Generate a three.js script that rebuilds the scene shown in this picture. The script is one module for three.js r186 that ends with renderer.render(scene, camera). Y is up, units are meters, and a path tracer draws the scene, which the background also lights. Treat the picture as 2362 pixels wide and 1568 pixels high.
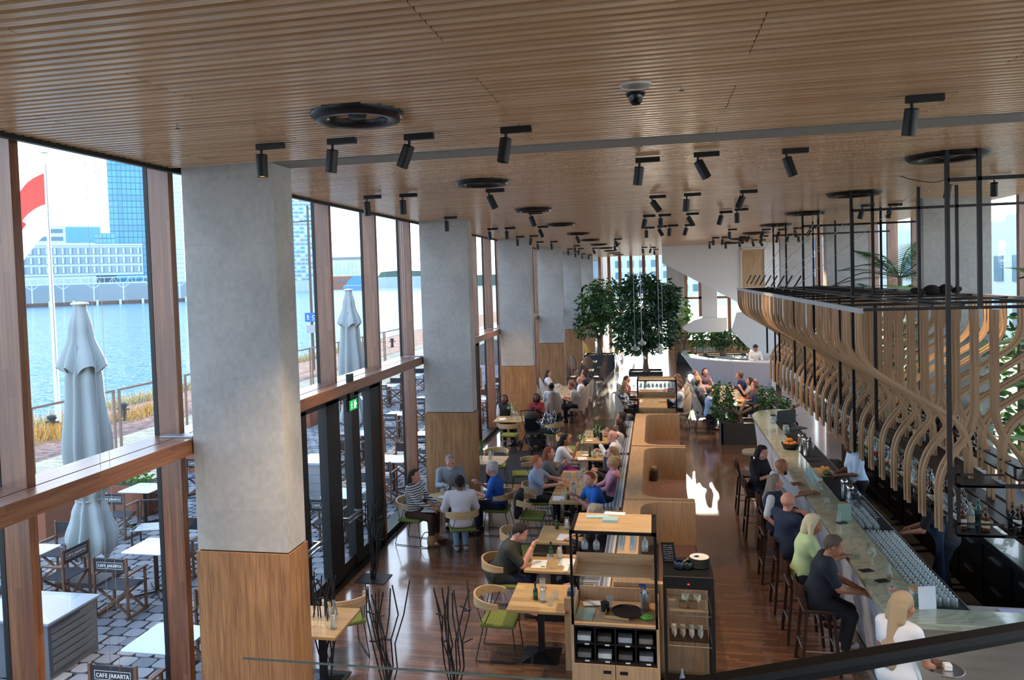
import * as THREE from 'three';
import { mergeGeometries, toCreasedNormals } from 'three/addons/utils/BufferGeometryUtils.js';
import { RoundedBoxGeometry } from 'three/addons/geometries/RoundedBoxGeometry.js';

// ---------------------------------------------------------------- camera, sky, sun, exposure
const scene = new THREE.Scene();
const EYE = new THREE.Vector3(0, 4.78, 0), F = 1787.06, CX = 1144.35, CY = 707.84;
const camera = new THREE.PerspectiveCamera(2 * Math.atan(784 / F) * 180 / Math.PI, 2362 / 1568, 0.1, 3000);
camera.position.copy(EYE);
camera.rotation.set(-0.0363405, 0.202224, -0.0313416, 'YXZ');
camera.setViewOffset(2362, 1568, 1181 - CX, 784 - CY, 2362, 1568);
camera.updateMatrixWorld(true);
const renderer = new THREE.WebGLRenderer({ antialias: true });
renderer.toneMapping = THREE.LinearToneMapping;
renderer.toneMappingExposure = 2.6;
renderer.shadowMap.enabled = true;

let seed = 1234567;
const rnd = () => { seed |= 0; seed = seed + 0x6D2B79F5 | 0; let t = Math.imul(seed ^ seed >>> 15, 1 | seed); t = t + Math.imul(t ^ t >>> 7, 61 | t) ^ t; return ((t ^ t >>> 14) >>> 0) / 4294967296; };
const rr = (a, b) => a + (b - a) * rnd(), pick = (a) => a[Math.floor(rnd() * a.length)];
const clamp = (x, a = 0, b = 1) => Math.min(b, Math.max(a, x)), mix = (a, b, t) => a + (b - a) * t, smooth = (t) => t * t * (3 - 2 * t);
// value noise, periodic in px / py cells
const HT = new Float32Array(65536); { let s = 99; for (let i = 0; i < 65536; i++) { s = (Math.imul(s, 1664525) + 1013904223) >>> 0; HT[i] = s / 4294967296; } }
const hash2 = (x, y) => HT[(Math.imul(x, 73856093) ^ Math.imul(y, 19349663) ^ (x << 7)) >>> 3 & 65535];
function vn(x, y, px, py) {
  const x0 = Math.floor(x), y0 = Math.floor(y), fx = smooth(x - x0), fy = smooth(y - y0), m = (a, n) => ((a % n) + n) % n;
  const a = m(x0, px), b = m(x0 + 1, px), c = m(y0, py), d = m(y0 + 1, py);
  return mix(mix(hash2(a, c), hash2(b, c), fx), mix(hash2(a, d), hash2(b, d), fx), fy);
}
const fbm = (u, v, nx, ny, o = 4) => { let s = 0, a = .5, t = 0; for (let i = 0; i < o; i++) { s += a * vn(u * nx, v * ny, nx, ny); t += a; nx *= 2; ny *= 2; a *= .5; } return s / t; };

// sky: pale evening sky, the same all round apart from height and a soft brightening towards the low sun
const SUN = new THREE.Vector3(0.04, Math.sin(9.6 * Math.PI / 180), -Math.cos(9.6 * Math.PI / 180)).normalize();
{
  const W = 512, H = 256, d = new Float32Array(W * H * 4), v = new THREE.Vector3();
  for (let j = 0; j < H; j++) for (let i = 0; i < W; i++) {
    const el = ((j + .5) / H - .5) * Math.PI, az = ((i + .5) / W - .5) * 2 * Math.PI;
    v.set(Math.cos(el) * Math.cos(az), Math.sin(el), Math.cos(el) * Math.sin(az));
    const h = Math.max(0, Math.sin(el)), t = Math.pow(h, .55), n = fbm((i + .5) / W, (j + .5) / H, 8, 12, 4);
    const cl = smooth(clamp((n - .48) * 3.4)) * .5 * (1 - h * .6), g = Math.pow(Math.max(0, v.dot(SUN)), 6) * .5;
    const k = (j * W + i) * 4;
    d[k] = mix(mix(1.00, .34, t), 1.12, cl) + g * .8; d[k + 1] = mix(mix(1.14, .62, t), 1.14, cl) + g * .7; d[k + 2] = mix(mix(1.22, 1.10, t), 1.16, cl) + g * .5; d[k + 3] = 1;
  }
  const t = new THREE.DataTexture(d, W, H, THREE.RGBAFormat, THREE.FloatType);
  t.mapping = THREE.EquirectangularReflectionMapping; t.magFilter = t.minFilter = THREE.LinearFilter; t.wrapS = THREE.RepeatWrapping; t.needsUpdate = true;
  scene.background = t; scene.environment = t; scene.backgroundIntensity = 1.25; scene.environmentIntensity = 1.25;
}
const sun = new THREE.DirectionalLight(new THREE.Color(1, .86, .66), 4.2);
sun.name = 'sun_light'; sun.position.copy(SUN).multiplyScalar(120); sun.castShadow = true; sun.shadow.mapSize.set(4096, 4096);
Object.assign(sun.shadow.camera, { left: -60, right: 60, top: 60, bottom: -60, near: 1, far: 300 }); scene.add(sun, sun.target);

// ---------------------------------------------------------------- helpers
// a photo pixel gives a direction; its distance comes from the level plane it touches
const ROT = new THREE.Matrix4().makeRotationFromEuler(camera.rotation);
const dirOf = (u, v) => new THREE.Vector3((u - CX) / F, -(v - CY) / F, -1).applyMatrix4(ROT);
function G(u, v, h = 0) { const d = dirOf(u, v); return d.multiplyScalar((h - EYE.y) / d.y).add(EYE); }
function GZ(u, v, z) { const d = dirOf(u, v); return d.multiplyScalar(z / d.z).add(EYE); }

const names = {};
function numbered(n) { const k = names[n] = (names[n] ?? -1) + 1; return k ? n + '_' + String(k).padStart(3, '0') : n; }
function tag(o, label, category, group, kind) { o.userData = { label, category }; if (group) o.userData.group = group; if (kind) o.userData.kind = kind; return o; }
function shade(o) { o.traverse((m) => { if (m.isMesh) { m.castShadow = true; m.receiveShadow = true; } }); return o; }
function mesh(name, geo, mat, parent) {
  const m = new THREE.Mesh(Array.isArray(geo) ? merge(geo) : geo, mat); m.castShadow = m.receiveShadow = true;
  m.name = parent ? name : numbered(name); (parent ?? scene).add(m); return m;
}
function thing(name, label, category, p = [0, 0, 0], turn = 0, group) {
  const o = new THREE.Group(); o.name = numbered(name); scene.add(o); o.position.set(...(p.toArray ? p.toArray() : p)); o.rotation.y = turn;
  return tag(o, label, category, group);
}
function structure(name, geo, mat) { const m = geo ? mesh(name, geo, mat) : new THREE.Group(); if (!geo) { m.name = numbered(name); scene.add(m); } m.userData = { kind: 'structure' }; return m; }
function dup(root, p, turn, label, group) {
  const r = root.clone(); r.name = numbered(root.name.replace(/_\d{3}$/, '')); scene.add(r); r.userData = { ...root.userData };
  r.position.set(...(p.toArray ? p.toArray() : p)); r.rotation.set(0, turn ?? 0, 0); if (label) r.userData.label = label; if (group) r.userData.group = group; return r;
}
function merge(list) {
  const ks = ['position', 'normal', 'uv'];
  return list.length === 1 ? list[0] : mergeGeometries(list.map((g) => { g = g.index ? g.toNonIndexed() : g; if (!g.attributes.uv) g.setAttribute('uv', new THREE.BufferAttribute(new Float32Array(g.attributes.position.count * 2), 2)); for (const k of Object.keys(g.attributes)) if (!ks.includes(k)) g.deleteAttribute(k); return g; }));
}
// uv in metres, v along the grain axis
function uvm(g, grain = 'y', ox = 0, oy = 0) {
  const p = g.attributes.position, n = g.attributes.normal, uv = new Float32Array(p.count * 2), gi = 'xyz'.indexOf(grain);
  for (let i = 0; i < p.count; i++) {
    const P = [p.getX(i), p.getY(i), p.getZ(i)], N = [Math.abs(n.getX(i)), Math.abs(n.getY(i)), Math.abs(n.getZ(i))], k = N.indexOf(Math.max(...N));
    let ax = [0, 1, 2].filter((a) => a !== k), v = gi === k ? ax[1] : gi, u = ax.find((a) => a !== v);
    uv[i * 2] = P[u] + ox + k * .37; uv[i * 2 + 1] = P[v] + oy;
  }
  g.setAttribute('uv', new THREE.BufferAttribute(uv, 2)); return g;
}
// box given by its centre; grain axis for the wood, random texture offset
function box(w, h, d, x = 0, y = 0, z = 0, grain = 'y', b = 0) {
  const g = b ? new RoundedBoxGeometry(w, h, d, 2, b) : new THREE.BoxGeometry(w, h, d);
  uvm(g, grain, rnd() * 7, rnd() * 7); return g.translate(x, y, z);
}
const span = (x0, x1, y0, y1, z0, z1, grain = 'y', b = 0) => box(Math.abs(x1 - x0), Math.abs(y1 - y0), Math.abs(z1 - z0), (x0 + x1) / 2, (y0 + y1) / 2, (z0 + z1) / 2, grain, b);
const cyl = (r0, r1, h, x = 0, y = 0, z = 0, s = 14) => new THREE.CylinderGeometry(r1, r0, h, s).translate(x, y + h / 2, z);
const lathe = (pts, s = 14) => new THREE.LatheGeometry(pts.map((p) => new THREE.Vector2(p[0], p[1])), s);
const V = (x, y, z) => new THREE.Vector3(x, y, z);
const tube = (pts, r, seg, rs = 6, closed = false, tension) => new THREE.TubeGeometry(new THREE.CatmullRomCurve3(pts.map((p) => p.isVector3 ? p : V(...p)), closed, 'catmullrom', tension ?? .5), seg ?? pts.length * 4, r, rs, closed);
function rod(a, b, r, s = 6) { const A = a.isVector3 ? a : V(...a), B = b.isVector3 ? b : V(...b), d = B.clone().sub(A), g = new THREE.CylinderGeometry(r, r, d.length(), s); g.applyQuaternion(new THREE.Quaternion().setFromUnitVectors(V(0, 1, 0), d.normalize())); return g.translate((A.x + B.x) / 2, (A.y + B.y) / 2, (A.z + B.z) / 2); }
// a square bar between two points
function bar(a, b, w, h = w, up = V(0, 1, 0)) {
  const A = a.isVector3 ? a : V(...a), B = b.isVector3 ? b : V(...b), d = B.clone().sub(A), L = d.length(), m = new THREE.Matrix4().lookAt(A, B, Math.abs(d.y) > .95 * L ? V(0, 0, 1) : up);
  const g = new THREE.BoxGeometry(w, h, L); uvm(g, 'z', rnd() * 5, rnd() * 5); g.applyMatrix4(m); return g.translate((A.x + B.x) / 2, (A.y + B.y) / 2, (A.z + B.z) / 2);
}
// outline in the x-y plane extruded along z
function extrude(pts, depth, bevel = 0, curve = 4, grain = 'y') {
  const s = pts.isShape ? pts : new THREE.Shape(pts.map((p) => new THREE.Vector2(p[0], p[1])));
  const g = new THREE.ExtrudeGeometry(s, { depth: depth - 2 * bevel, bevelEnabled: bevel > 0, bevelThickness: bevel, bevelSize: bevel, bevelOffset: -bevel, bevelSegments: 2, curveSegments: curve });
  return uvm(g.translate(0, 0, bevel), grain, rnd() * 3, rnd() * 3);
}

// ---------------------------------------------------------------- procedural materials
function tex(n, m, S, T, fn, srgb = true) {
  const d = new Uint8Array(n * m * 4);
  for (let j = 0; j < m; j++) for (let i = 0; i < n; i++) { const c = fn((i + .5) / n, (j + .5) / m), k = (j * n + i) * 4; d[k] = clamp(c[0]) * 255; d[k + 1] = clamp(c[1] ?? c[0]) * 255; d[k + 2] = clamp(c[2] ?? c[0]) * 255; d[k + 3] = 255; }
  const t = new THREE.DataTexture(d, n, m); t.wrapS = t.wrapT = THREE.RepeatWrapping; t.magFilter = THREE.LinearFilter; t.minFilter = THREE.LinearMipmapLinearFilter; t.generateMipmaps = true;
  if (srgb) t.colorSpace = THREE.SRGBColorSpace; t.repeat.set(1 / S, 1 / T); t.needsUpdate = true; return t;
}
const rgb = (h) => { const c = new THREE.Color(h); return [c.r, c.g, c.b].map((x) => x <= .0031308 ? x * 12.92 : 1.055 * Math.pow(x, 1 / 2.4) - .055); };
const std = (color, roughness = .6, o = {}) => new THREE.MeshStandardMaterial({ color, roughness, ...o });
const phy = (o) => new THREE.MeshPhysicalMaterial(o);
// wood: two tones, fine streaks along v, optional glued staves of width st (m)
function woodMap(a, b, o = {}) {
  const A = rgb(a), B = rgb(b), { S = 1, T = 2, fine = 90, st = 0, amp = 1, len = 6 } = o, ns = st ? Math.round(S / st) : 0;
  return tex(512, 512, S, T, (u, v) => {
    let t = .55 * fbm(u, v, fine, 5, 3) + .45 * fbm(u, v, Math.round(fine / 6), 3, 3); t = (t - .5) * 2.2 * amp + .5;
    if (ns) { const s = Math.floor(u * ns), o2 = hash2(s, 7), q = Math.floor((v + o2) * len / 2) % Math.max(1, Math.round(len / 2)); t += (hash2(s + 31, q + 5) - .5) * (o.var ?? .9); if (u * ns - s < .04) t -= .2; }
    t = clamp(t); return [mix(A[0], B[0], t), mix(A[1], B[1], t), mix(A[2], B[2], t)];
  });
}
const M = {};
M.black = std('#141516', .45); M.blackMetal = std('#17181a', .38, { metalness: .3 }); M.blackSoft = std('#1c1d20', .8); M.darkGrey = std('#33363a', .6);
M.steel = std('#b9bcc0', .28, { metalness: .9 }); M.chrome = std('#d8dadd', .12, { metalness: 1 }); M.alu = std('#a9adb2', .45, { metalness: .6 });
M.white = std('#e8e6e1', .55); M.paper = std('#eeece6', .8); M.whiteWall = std('#d9d5cd', .7); M.gasket = std('#0d1013', .5);
M.mullion = phy({ color: '#ffffff', roughness: .4, clearcoat: .7, clearcoatRoughness: .22, map: woodMap('#6a3b25', '#a06a45', { S: .5, T: 2, fine: 60, st: .062, amp: .7, len: 4, var: .5 }) });
M.clad = std('#ffffff', .5, { map: woodMap('#845b39', '#b8895a', { S: .8, T: 1.4, fine: 110, amp: 1.1 }) });
M.slat = [['#cfa27a', '#e9c49b'], ['#c5986f', '#dfb990'], ['#d6ab84', '#eecdaa']].map(([a, b]) => std('#ffffff', .24, { map: woodMap(a, b, { S: .4, T: 2, fine: 30, amp: .7 }) }));
M.slatDark = std('#2a1d15', .8);
M.oak = std('#ffffff', .38, { map: woodMap('#b3936a', '#d6b88c', { S: .8, T: 1.6, fine: 60, amp: .8 }) });
M.oakTable = std('#ffffff', .3, { map: woodMap('#ab8a5c', '#cdae7c', { S: .8, T: 1.6, fine: 40, st: .13, amp: .7, len: 4 }) });
M.oakEdge = std('#bd9a6c', .5);
M.booth = std('#ffffff', .42, { map: woodMap('#ae8a64', '#ceac84', { S: .6, T: 1, fine: 60, amp: .8 }) });
M.canopy = std('#ffffff', .45, { map: woodMap('#9c7a58', '#c6a580', { S: .3, T: 2, fine: 24, amp: .7 }) });
M.walnut = std('#ffffff', .4, { map: woodMap('#2b1810', '#4c2c1c', { S: .5, T: 1, fine: 40 }) });
M.teak = std('#ffffff', .6, { map: woodMap('#4f3626', '#7d5b42', { S: .3, T: 1, fine: 24 }) });
{
  const A = rgb('#573c2d'), B = rgb('#86644f'), rows = 40;
  const fn = (u, v) => {
    const r = Math.floor(v * rows), o = hash2(r, 3), L = 3 + Math.floor(hash2(r, 11) * 3), s = (u + o) * L, q = Math.floor(s) % L, t = hash2(r + 17, q + 9), g = fbm(u, v, 10, 320, 2);
    const e = Math.min((v * rows - r), 1 - (v * rows - r)) < .05 || (s - Math.floor(s)) < .004 * L ? .72 : 1, k = clamp(.12 + t * .66 + (g - .5) * .5);
    return [mix(A[0], B[0], k) * e, mix(A[1], B[1], k) * e, mix(A[2], B[2], k) * e];
  };
  M.floor = phy({ color: '#ffffff', roughness: .3, map: tex(1024, 1024, 2.2, 2.2, fn), clearcoat: 1, clearcoatRoughness: .1, roughnessMap: tex(256, 256, 3.1, 3.1, (u, v) => { const k = .75 + .5 * (fbm(u, v, 6, 6, 4) - .5); return [0, k, 0]; }, false) });
}
M.concrete = std('#ffffff', .7, { map: tex(512, 1024, 1.7, 3.4, (u, v) => { let k = .70 + .16 * (fbm(u, v, 3, 5, 5) - .5) + .07 * (fbm(u, v, 40, 60, 2) - .5); const b = Math.floor(v * 5), w = v * 5 - b; if (w < .012) k -= .025; k += (hash2(b, Math.floor(u * 2 + b * .37)) - .5) * .035; return [k * 1.0, k * .985, k * .955]; }) });
M.beam = std('#8d8c88', .75);
M.marble = phy({ color: '#ffffff', roughness: .16, clearcoat: .5, clearcoatRoughness: .06, map: tex(512, 512, 1.6, 1.6, (u, v) => { const w = fbm(u, v, 4, 4, 4), k = Math.abs(Math.sin((u * 2 + v * 4 + w * 2.4) * Math.PI * 2)), t = Math.pow(k, .35), n = fbm(u, v, 12, 12, 3); return [mix(.60, .73, t) + (n - .5) * .1, mix(.62, .74, t) + (n - .5) * .1, mix(.53, .64, t) + (n - .5) * .1]; }) });
M.marbleFront = std('#ffffff', .35, { map: tex(512, 512, 2, 2, (u, v) => { const w = fbm(u, v, 5, 5, 5), k = Math.abs(Math.sin((u * 1 + v * 3 + w * 2) * Math.PI * 2)), t = Math.pow(k, .5); return [mix(.70, .86, t), mix(.72, .87, t), mix(.75, .89, t)]; }) });
M.carpet = std('#ffffff', .95, { map: tex(256, 256, .5, .5, (u, v) => { const k = .6 + .8 * fbm(u, v, 60, 60, 2); return [.085 * k, .105 * k, .125 * k]; }) });
M.green = std('#717d36', .9); M.greyFab = std('#8f9092', .9); M.beigeFab = std('#a79a8c', .9); M.purpleSeat = std('#8c6a62', .45); M.yellow = std('#b98a2a', .8); M.brownShell = std('#6b5344', .7);
M.stripe = std('#ffffff', .95, { map: tex(256, 64, .32, .32, (u) => { const s = Math.floor(u * 16), t = hash2(s, 3); return t < .3 ? [.30, .34, .40] : t < .55 ? [.55, .58, .62] : t < .8 ? [.68, .70, .72] : [.42, .45, .5]; }) });
M.pane = phy({ color: '#ffffff', roughness: 0, transmission: 1, thickness: 0, ior: 1.45, metalness: 0 });
M.glass = phy({ color: '#f4faf8', roughness: .02, transmission: 1, thickness: 0, ior: 1.5 });
M.leaf = [['#2f5a34', .4], ['#3f6d3a', .45], ['#27493a', .4], ['#5b8a3c', .5]].map(([c, r]) => phy({ color: c, roughness: r, transmission: .25, thickness: 0, side: THREE.DoubleSide }));
M.soil = std('#3a2c22', .95); M.bark = std('#8a7560', .9); M.planter = std('#3c3d3f', .7);
M.corten = std('#8a5138', .85); M.fabricGreen = std('#a9b3ad', .9); M.navyFab = std('#23272e', .9); M.terraTop = phy({ color: '#a9b9c2', roughness: .3, clearcoat: .4, clearcoatRoughness: .1 }); M.rope = std('#6b6258', .9);
// ---------------------------------------------------------------- the hall: floor, ceiling, glazing
const XL = -5.2, XR = 6.6, ZB = 4.5, ZE = -52.3, CEIL = 6.0;
{
  const g = span(-5.25, XR + .1, -.3, 0, ZE - .1, ZB, 'x'); uvm(g, 'z'); const f = structure('floor', g, M.floor); f.userData.label = 'dark strip parquet floor with a soft gloss';
}
const ceiling = structure('ceiling');
mesh('slab', span(-5.3, XR + .2, 6.12, 6.5, ZE - .2, ZB + .2), M.slatDark, ceiling);
{ // slats run across the hall, 91 mm apart, in panels whose joints are staggered
  const PIT = .091, A = [-4.77, -4.17, -1.03, 2.15, 5.3, 6.45], B = [-4.77, -2.9, .555, 3.7, 6.45], far = M.slat.map(() => []), shared = {}; let n = 0, i = 0;
  const beams = [[-7.55, -7.15]];
  for (let z = -2.05; z > ZE + .2; z -= PIT, i++) {
    if (beams.some(([a, b]) => z > a - .03 && z < b + .03)) continue;
    const set = Math.floor((i + 3) / 8) % 2 ? B : A, k = (i * 7 + (i >> 2)) % 3;
    for (let s = 0; s + 1 < set.length; s++) {
      const L = set[s + 1] - set[s] - .006, x = (set[s] + set[s + 1]) / 2, j = (k + s) % 3;
      if (n < 300 && z < -2.3 && !(z > -3.2 && x > 3) ) { const key = L.toFixed(3) + (n % 4); shared[key] ??= box(L, .08, .05, 0, 0, 0, 'x'); const m = mesh('slat', shared[key], M.slat[j], ceiling); m.position.set(x, CEIL + .04, z); n++; }
      else far[j].push(box(L, .08, .05, x, CEIL + .04, z, 'x'));
    }
  }
  for (let z = -2.05 + PIT; z < ZB; z += PIT) far[0].push(box(11.2, .08, .05, .84, CEIL + .04, z, 'x'));
  far.forEach((f, j) => { const m = mesh('slat', f, M.slat[j], ceiling); m.userData.kind = 'stuff'; });
  mesh('concrete_beam', span(-3.69, 4.83, CEIL - .005, 6.13, -7.55, -7.15), M.beam, ceiling);
}
structure('wall_back', span(-5.3, XR + .2, 0, 6.5, ZB, ZB + .25), M.whiteWall);

const mzOf = (k) => -5.31 - 2.0375 * k, DOORS = [[2, 4], [6, 8]];
let wn = 0;
function paneG(z0, z1, y0, y1, x) { const g = new THREE.PlaneGeometry(Math.abs(z1 - z0), y1 - y0); g.rotateY(Math.PI / 2); return g.translate(x, (y0 + y1) / 2, (z0 + z1) / 2); }
for (let k = -4; k < 23; k++) {   // river side: a tall bay between two mullions
  const z = mzOf(k), z1 = mzOf(k + 1), w = structure('window_' + ++wn);
  const low = !DOORS.some(([a, b]) => k > a - 1 && k < b), lowM = !DOORS.some(([a, b]) => k >= a && k < b);
  mesh('mullion', span(XL, -4.96, 3.22, 6.45, z - .045, z + .045), M.mullion, w);
  mesh('gasket', span(XL - .05, XL, 3.2, 6.45, z - .05, z + .05), M.gasket, w);
  mesh('pane', paneG(z1, z, 3.2, 6.4, XL - .03), M.pane, w);
  if (lowM) { mesh('mullion', span(XL, -4.96, 0, 3.07, z - .045, z + .045), M.mullion, w); mesh('gasket', span(XL - .05, XL, 0, 3.07, z - .05, z + .05), M.gasket, w); }
  if (low) { mesh('pane', paneG(z1, z, .12, 3.1, XL - .03), M.pane, w); mesh('sill', span(XL - .06, -4.96, 0, .12, z1, z), M.gasket, w); }
}
{ // timber transom in two parts with a groove, and the black edge of the ceiling
  const t = structure('trim_1'); mesh('transom_inner', span(-4.935, -4.72, 3.062, 3.226, ZE, ZB, 'z', .006), M.mullion, t); mesh('transom_outer', span(XL - .05, -4.95, 3.062, 3.226, ZE, ZB, 'z', .006), M.mullion, t);
  const e = structure('trim_2', span(-4.83, -4.775, 5.965, 6.1, ZE, ZB), M.black);
  structure('trim_3', span(XL - .05, -4.9, 0, .02, ZE, ZB), M.black);
}
// glazed double doors under the transom, black frames
function doorSet(n, z0, z1, leaves, handles) {
  const d = structure('door_' + n), x0 = -5.12, x1 = -4.98; let f = [span(x0, x1, 2.9, 3.06, z1, z0), span(x0, x1, 0, .05, z1, z0)];
  for (const [a, b] of leaves.stiles) f.push(span(x0, x1, 0, 2.95, b, a));
  mesh('frame', f, M.black, d);
  for (const [a, b] of leaves.panes) { mesh('pane', paneG(b, a, .25, 2.9, -5.05), M.pane, d); mesh('bottom_rail', span(x0 + .02, x1 - .02, .05, .25, b, a), M.black, d); }
  for (const [z, dir] of handles) mesh('handle', [bar([-4.97, 1.02, z], [-4.86, 1.02, z], .03), bar([-4.86, 1.02, z], [-4.86, 1.02, z + .5 * dir], .035), bar([-4.86, 1.02, z + .5 * dir], [-4.97, 1.02, z + .5 * dir], .03), bar([-4.86, .95, z], [-4.86, .95, z + .5 * dir], .025)], M.steel, d);
  return d;
}
doorSet(1, -9.4, -13.42, { stiles: [[-9.43, -9.6], [-10.15, -10.36], [-11.05, -11.55], [-12.05, -12.38], [-12.92, -13.4]], panes: [[-9.6, -10.15], [-10.36, -11.05], [-11.55, -12.05], [-12.38, -12.92]] }, [[-10.4, 1], [-12.0, 1]]);
doorSet(2, -17.55, -21.55, { stiles: [[-17.55, -17.8], [-18.6, -18.95], [-19.6, -19.9], [-20.6, -20.9], [-21.3, -21.55]], panes: [[-17.8, -18.6], [-18.95, -19.6], [-19.9, -20.6], [-20.9, -21.3]] }, []);
{
  const s = thing('exit_sign', 'small green emergency exit sign under the timber beam above the glass doors', 'sign', [-4.74, 2.86, -11.5], Math.PI / 2);
  const c = document.createElement('canvas'); c.width = 128; c.height = 64; const x = c.getContext('2d'); x.fillStyle = '#1fae54'; x.fillRect(0, 0, 128, 64); x.fillStyle = '#f2fff4';
  x.beginPath(); x.arc(40, 14, 6, 0, 7); x.fill(); x.lineWidth = 6; x.strokeStyle = '#f2fff4'; x.beginPath(); x.moveTo(38, 22); x.lineTo(36, 40); x.lineTo(48, 54); x.moveTo(36, 40); x.lineTo(22, 54); x.moveTo(24, 30); x.lineTo(38, 24); x.lineTo(52, 32); x.stroke();
  x.fillRect(76, 10, 26, 46); x.beginPath(); x.moveTo(104, 32); x.lineTo(118, 32); x.moveTo(112, 25); x.lineTo(119, 32); x.lineTo(112, 39); x.stroke();
  const t = new THREE.CanvasTexture(c); t.colorSpace = THREE.SRGBColorSpace;
  mesh('sign_box', box(.34, .18, .05), M.black, s); mesh('sign_face', new THREE.PlaneGeometry(.32, .16).translate(0, 0, .027), std('#ffffff', .5, { map: t, emissive: '#ffffff', emissiveMap: t, emissiveIntensity: .35 }), s);
  mesh('bracket', box(.16, .42, .06, 0, .28, -.02), M.black, s);
}
// concrete columns, the lower two metres clad in oak
const col = thing('concrete_column', 'pale concrete column with oak cladding on its lower part by the river windows', 'column', [-4.195, 0, -7.35], 0, 'columns along the river windows');
mesh('concrete_shaft', span(-.505, .505, 2.075, 6.115, -.2, .2), M.concrete, col);
mesh('core', span(-.49, .49, 2.0, 2.08, -.185, .185), M.black, col);
mesh('wood_cladding', span(-.52, .52, 0, 2.06, -.215, .215), M.clad, col);
for (const k of [-1, 1, 2, 3, 4, 5]) dup(col, [-4.195, 0, -7.35 - 8.15 * k]);
const rcol = thing('concrete_column', 'plain concrete column on the street side behind the bar', 'column', [5.39, 0, -15.65], 0, 'columns on the street side');
mesh('concrete_shaft', span(-.56, .56, 0, 6.115, -.2, .2), M.concrete, rcol);
for (const k of [-1, 1, 2, 3]) dup(rcol, [5.39, 0, -15.65 - 8.15 * k]);
{ const p = GZ(1559, 700, -47.9); dup(col, [p.x, 0, -47.9], 0, 'concrete column with oak cladding standing free before the end windows', 'x'); delete scene.children[scene.children.length - 1].userData.group; }
for (const z of [-7.25, -15.3, -23.5]) mesh('bracket_plate', span(-5.12, -4.74, 3.23, 3.245, z - .1, z + .06), M.alu, scene.getObjectByName('trim_1'));

// end wall: glazing with timber mullions
{
  const us = [1384, 1405, 1430, 1456, 1485, 1516].map((u) => GZ(u, 620, ZE).x), xs = [-4.9, ...us]; let x = us[us.length - 1]; while (x < XR - .9) xs.push(x += .9);
  xs.forEach((x, i) => { const w = structure('window_' + ++wn), x1 = xs[i + 1] ?? XR; mesh('mullion', span(x - .1, x + .1, 0, 6.3, ZE, ZE + .3), M.mullion, w); const p = new THREE.PlaneGeometry(x1 - x, 6.2); mesh('pane', p.translate((x + x1) / 2, 3.15, ZE + .02), M.pane, w); });
  const t = structure('trim_4', span(-5.2, XR, 3.06, 3.22, ZE, ZE + .3, 'x'), M.mullion); 
}
// street side glazing
for (let k = 0; k < 15; k++) {
  const z = ZB - 4.075 * k, z1 = Math.max(ZE, z - 4.075), w = structure('window_' + ++wn); mesh('mullion', span(XR - .05, XR + .22, 0, 6.45, z - 1.98, z - 1.86), M.mullion, w); mesh('mullion', span(XR - .05, XR + .22, 0, 6.45, z - .06, z + .06), M.mullion, w); mesh('pane', paneG(z1, z, 0, 6.4, XR + .15), M.pane, w);
}
structure('trim_5', span(XR - .06, XR + .2, 3.0, 3.16, ZE, ZB, 'z'), M.mullion);
// entrance mat between the tables
{ const m = mesh('door_mat', span(-4.9, -2.55, 0, .012, -20.95, -17.6), M.carpet); tag(m, 'large dark grey entrance mat in front of the second glass doors', 'mat'); }

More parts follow.
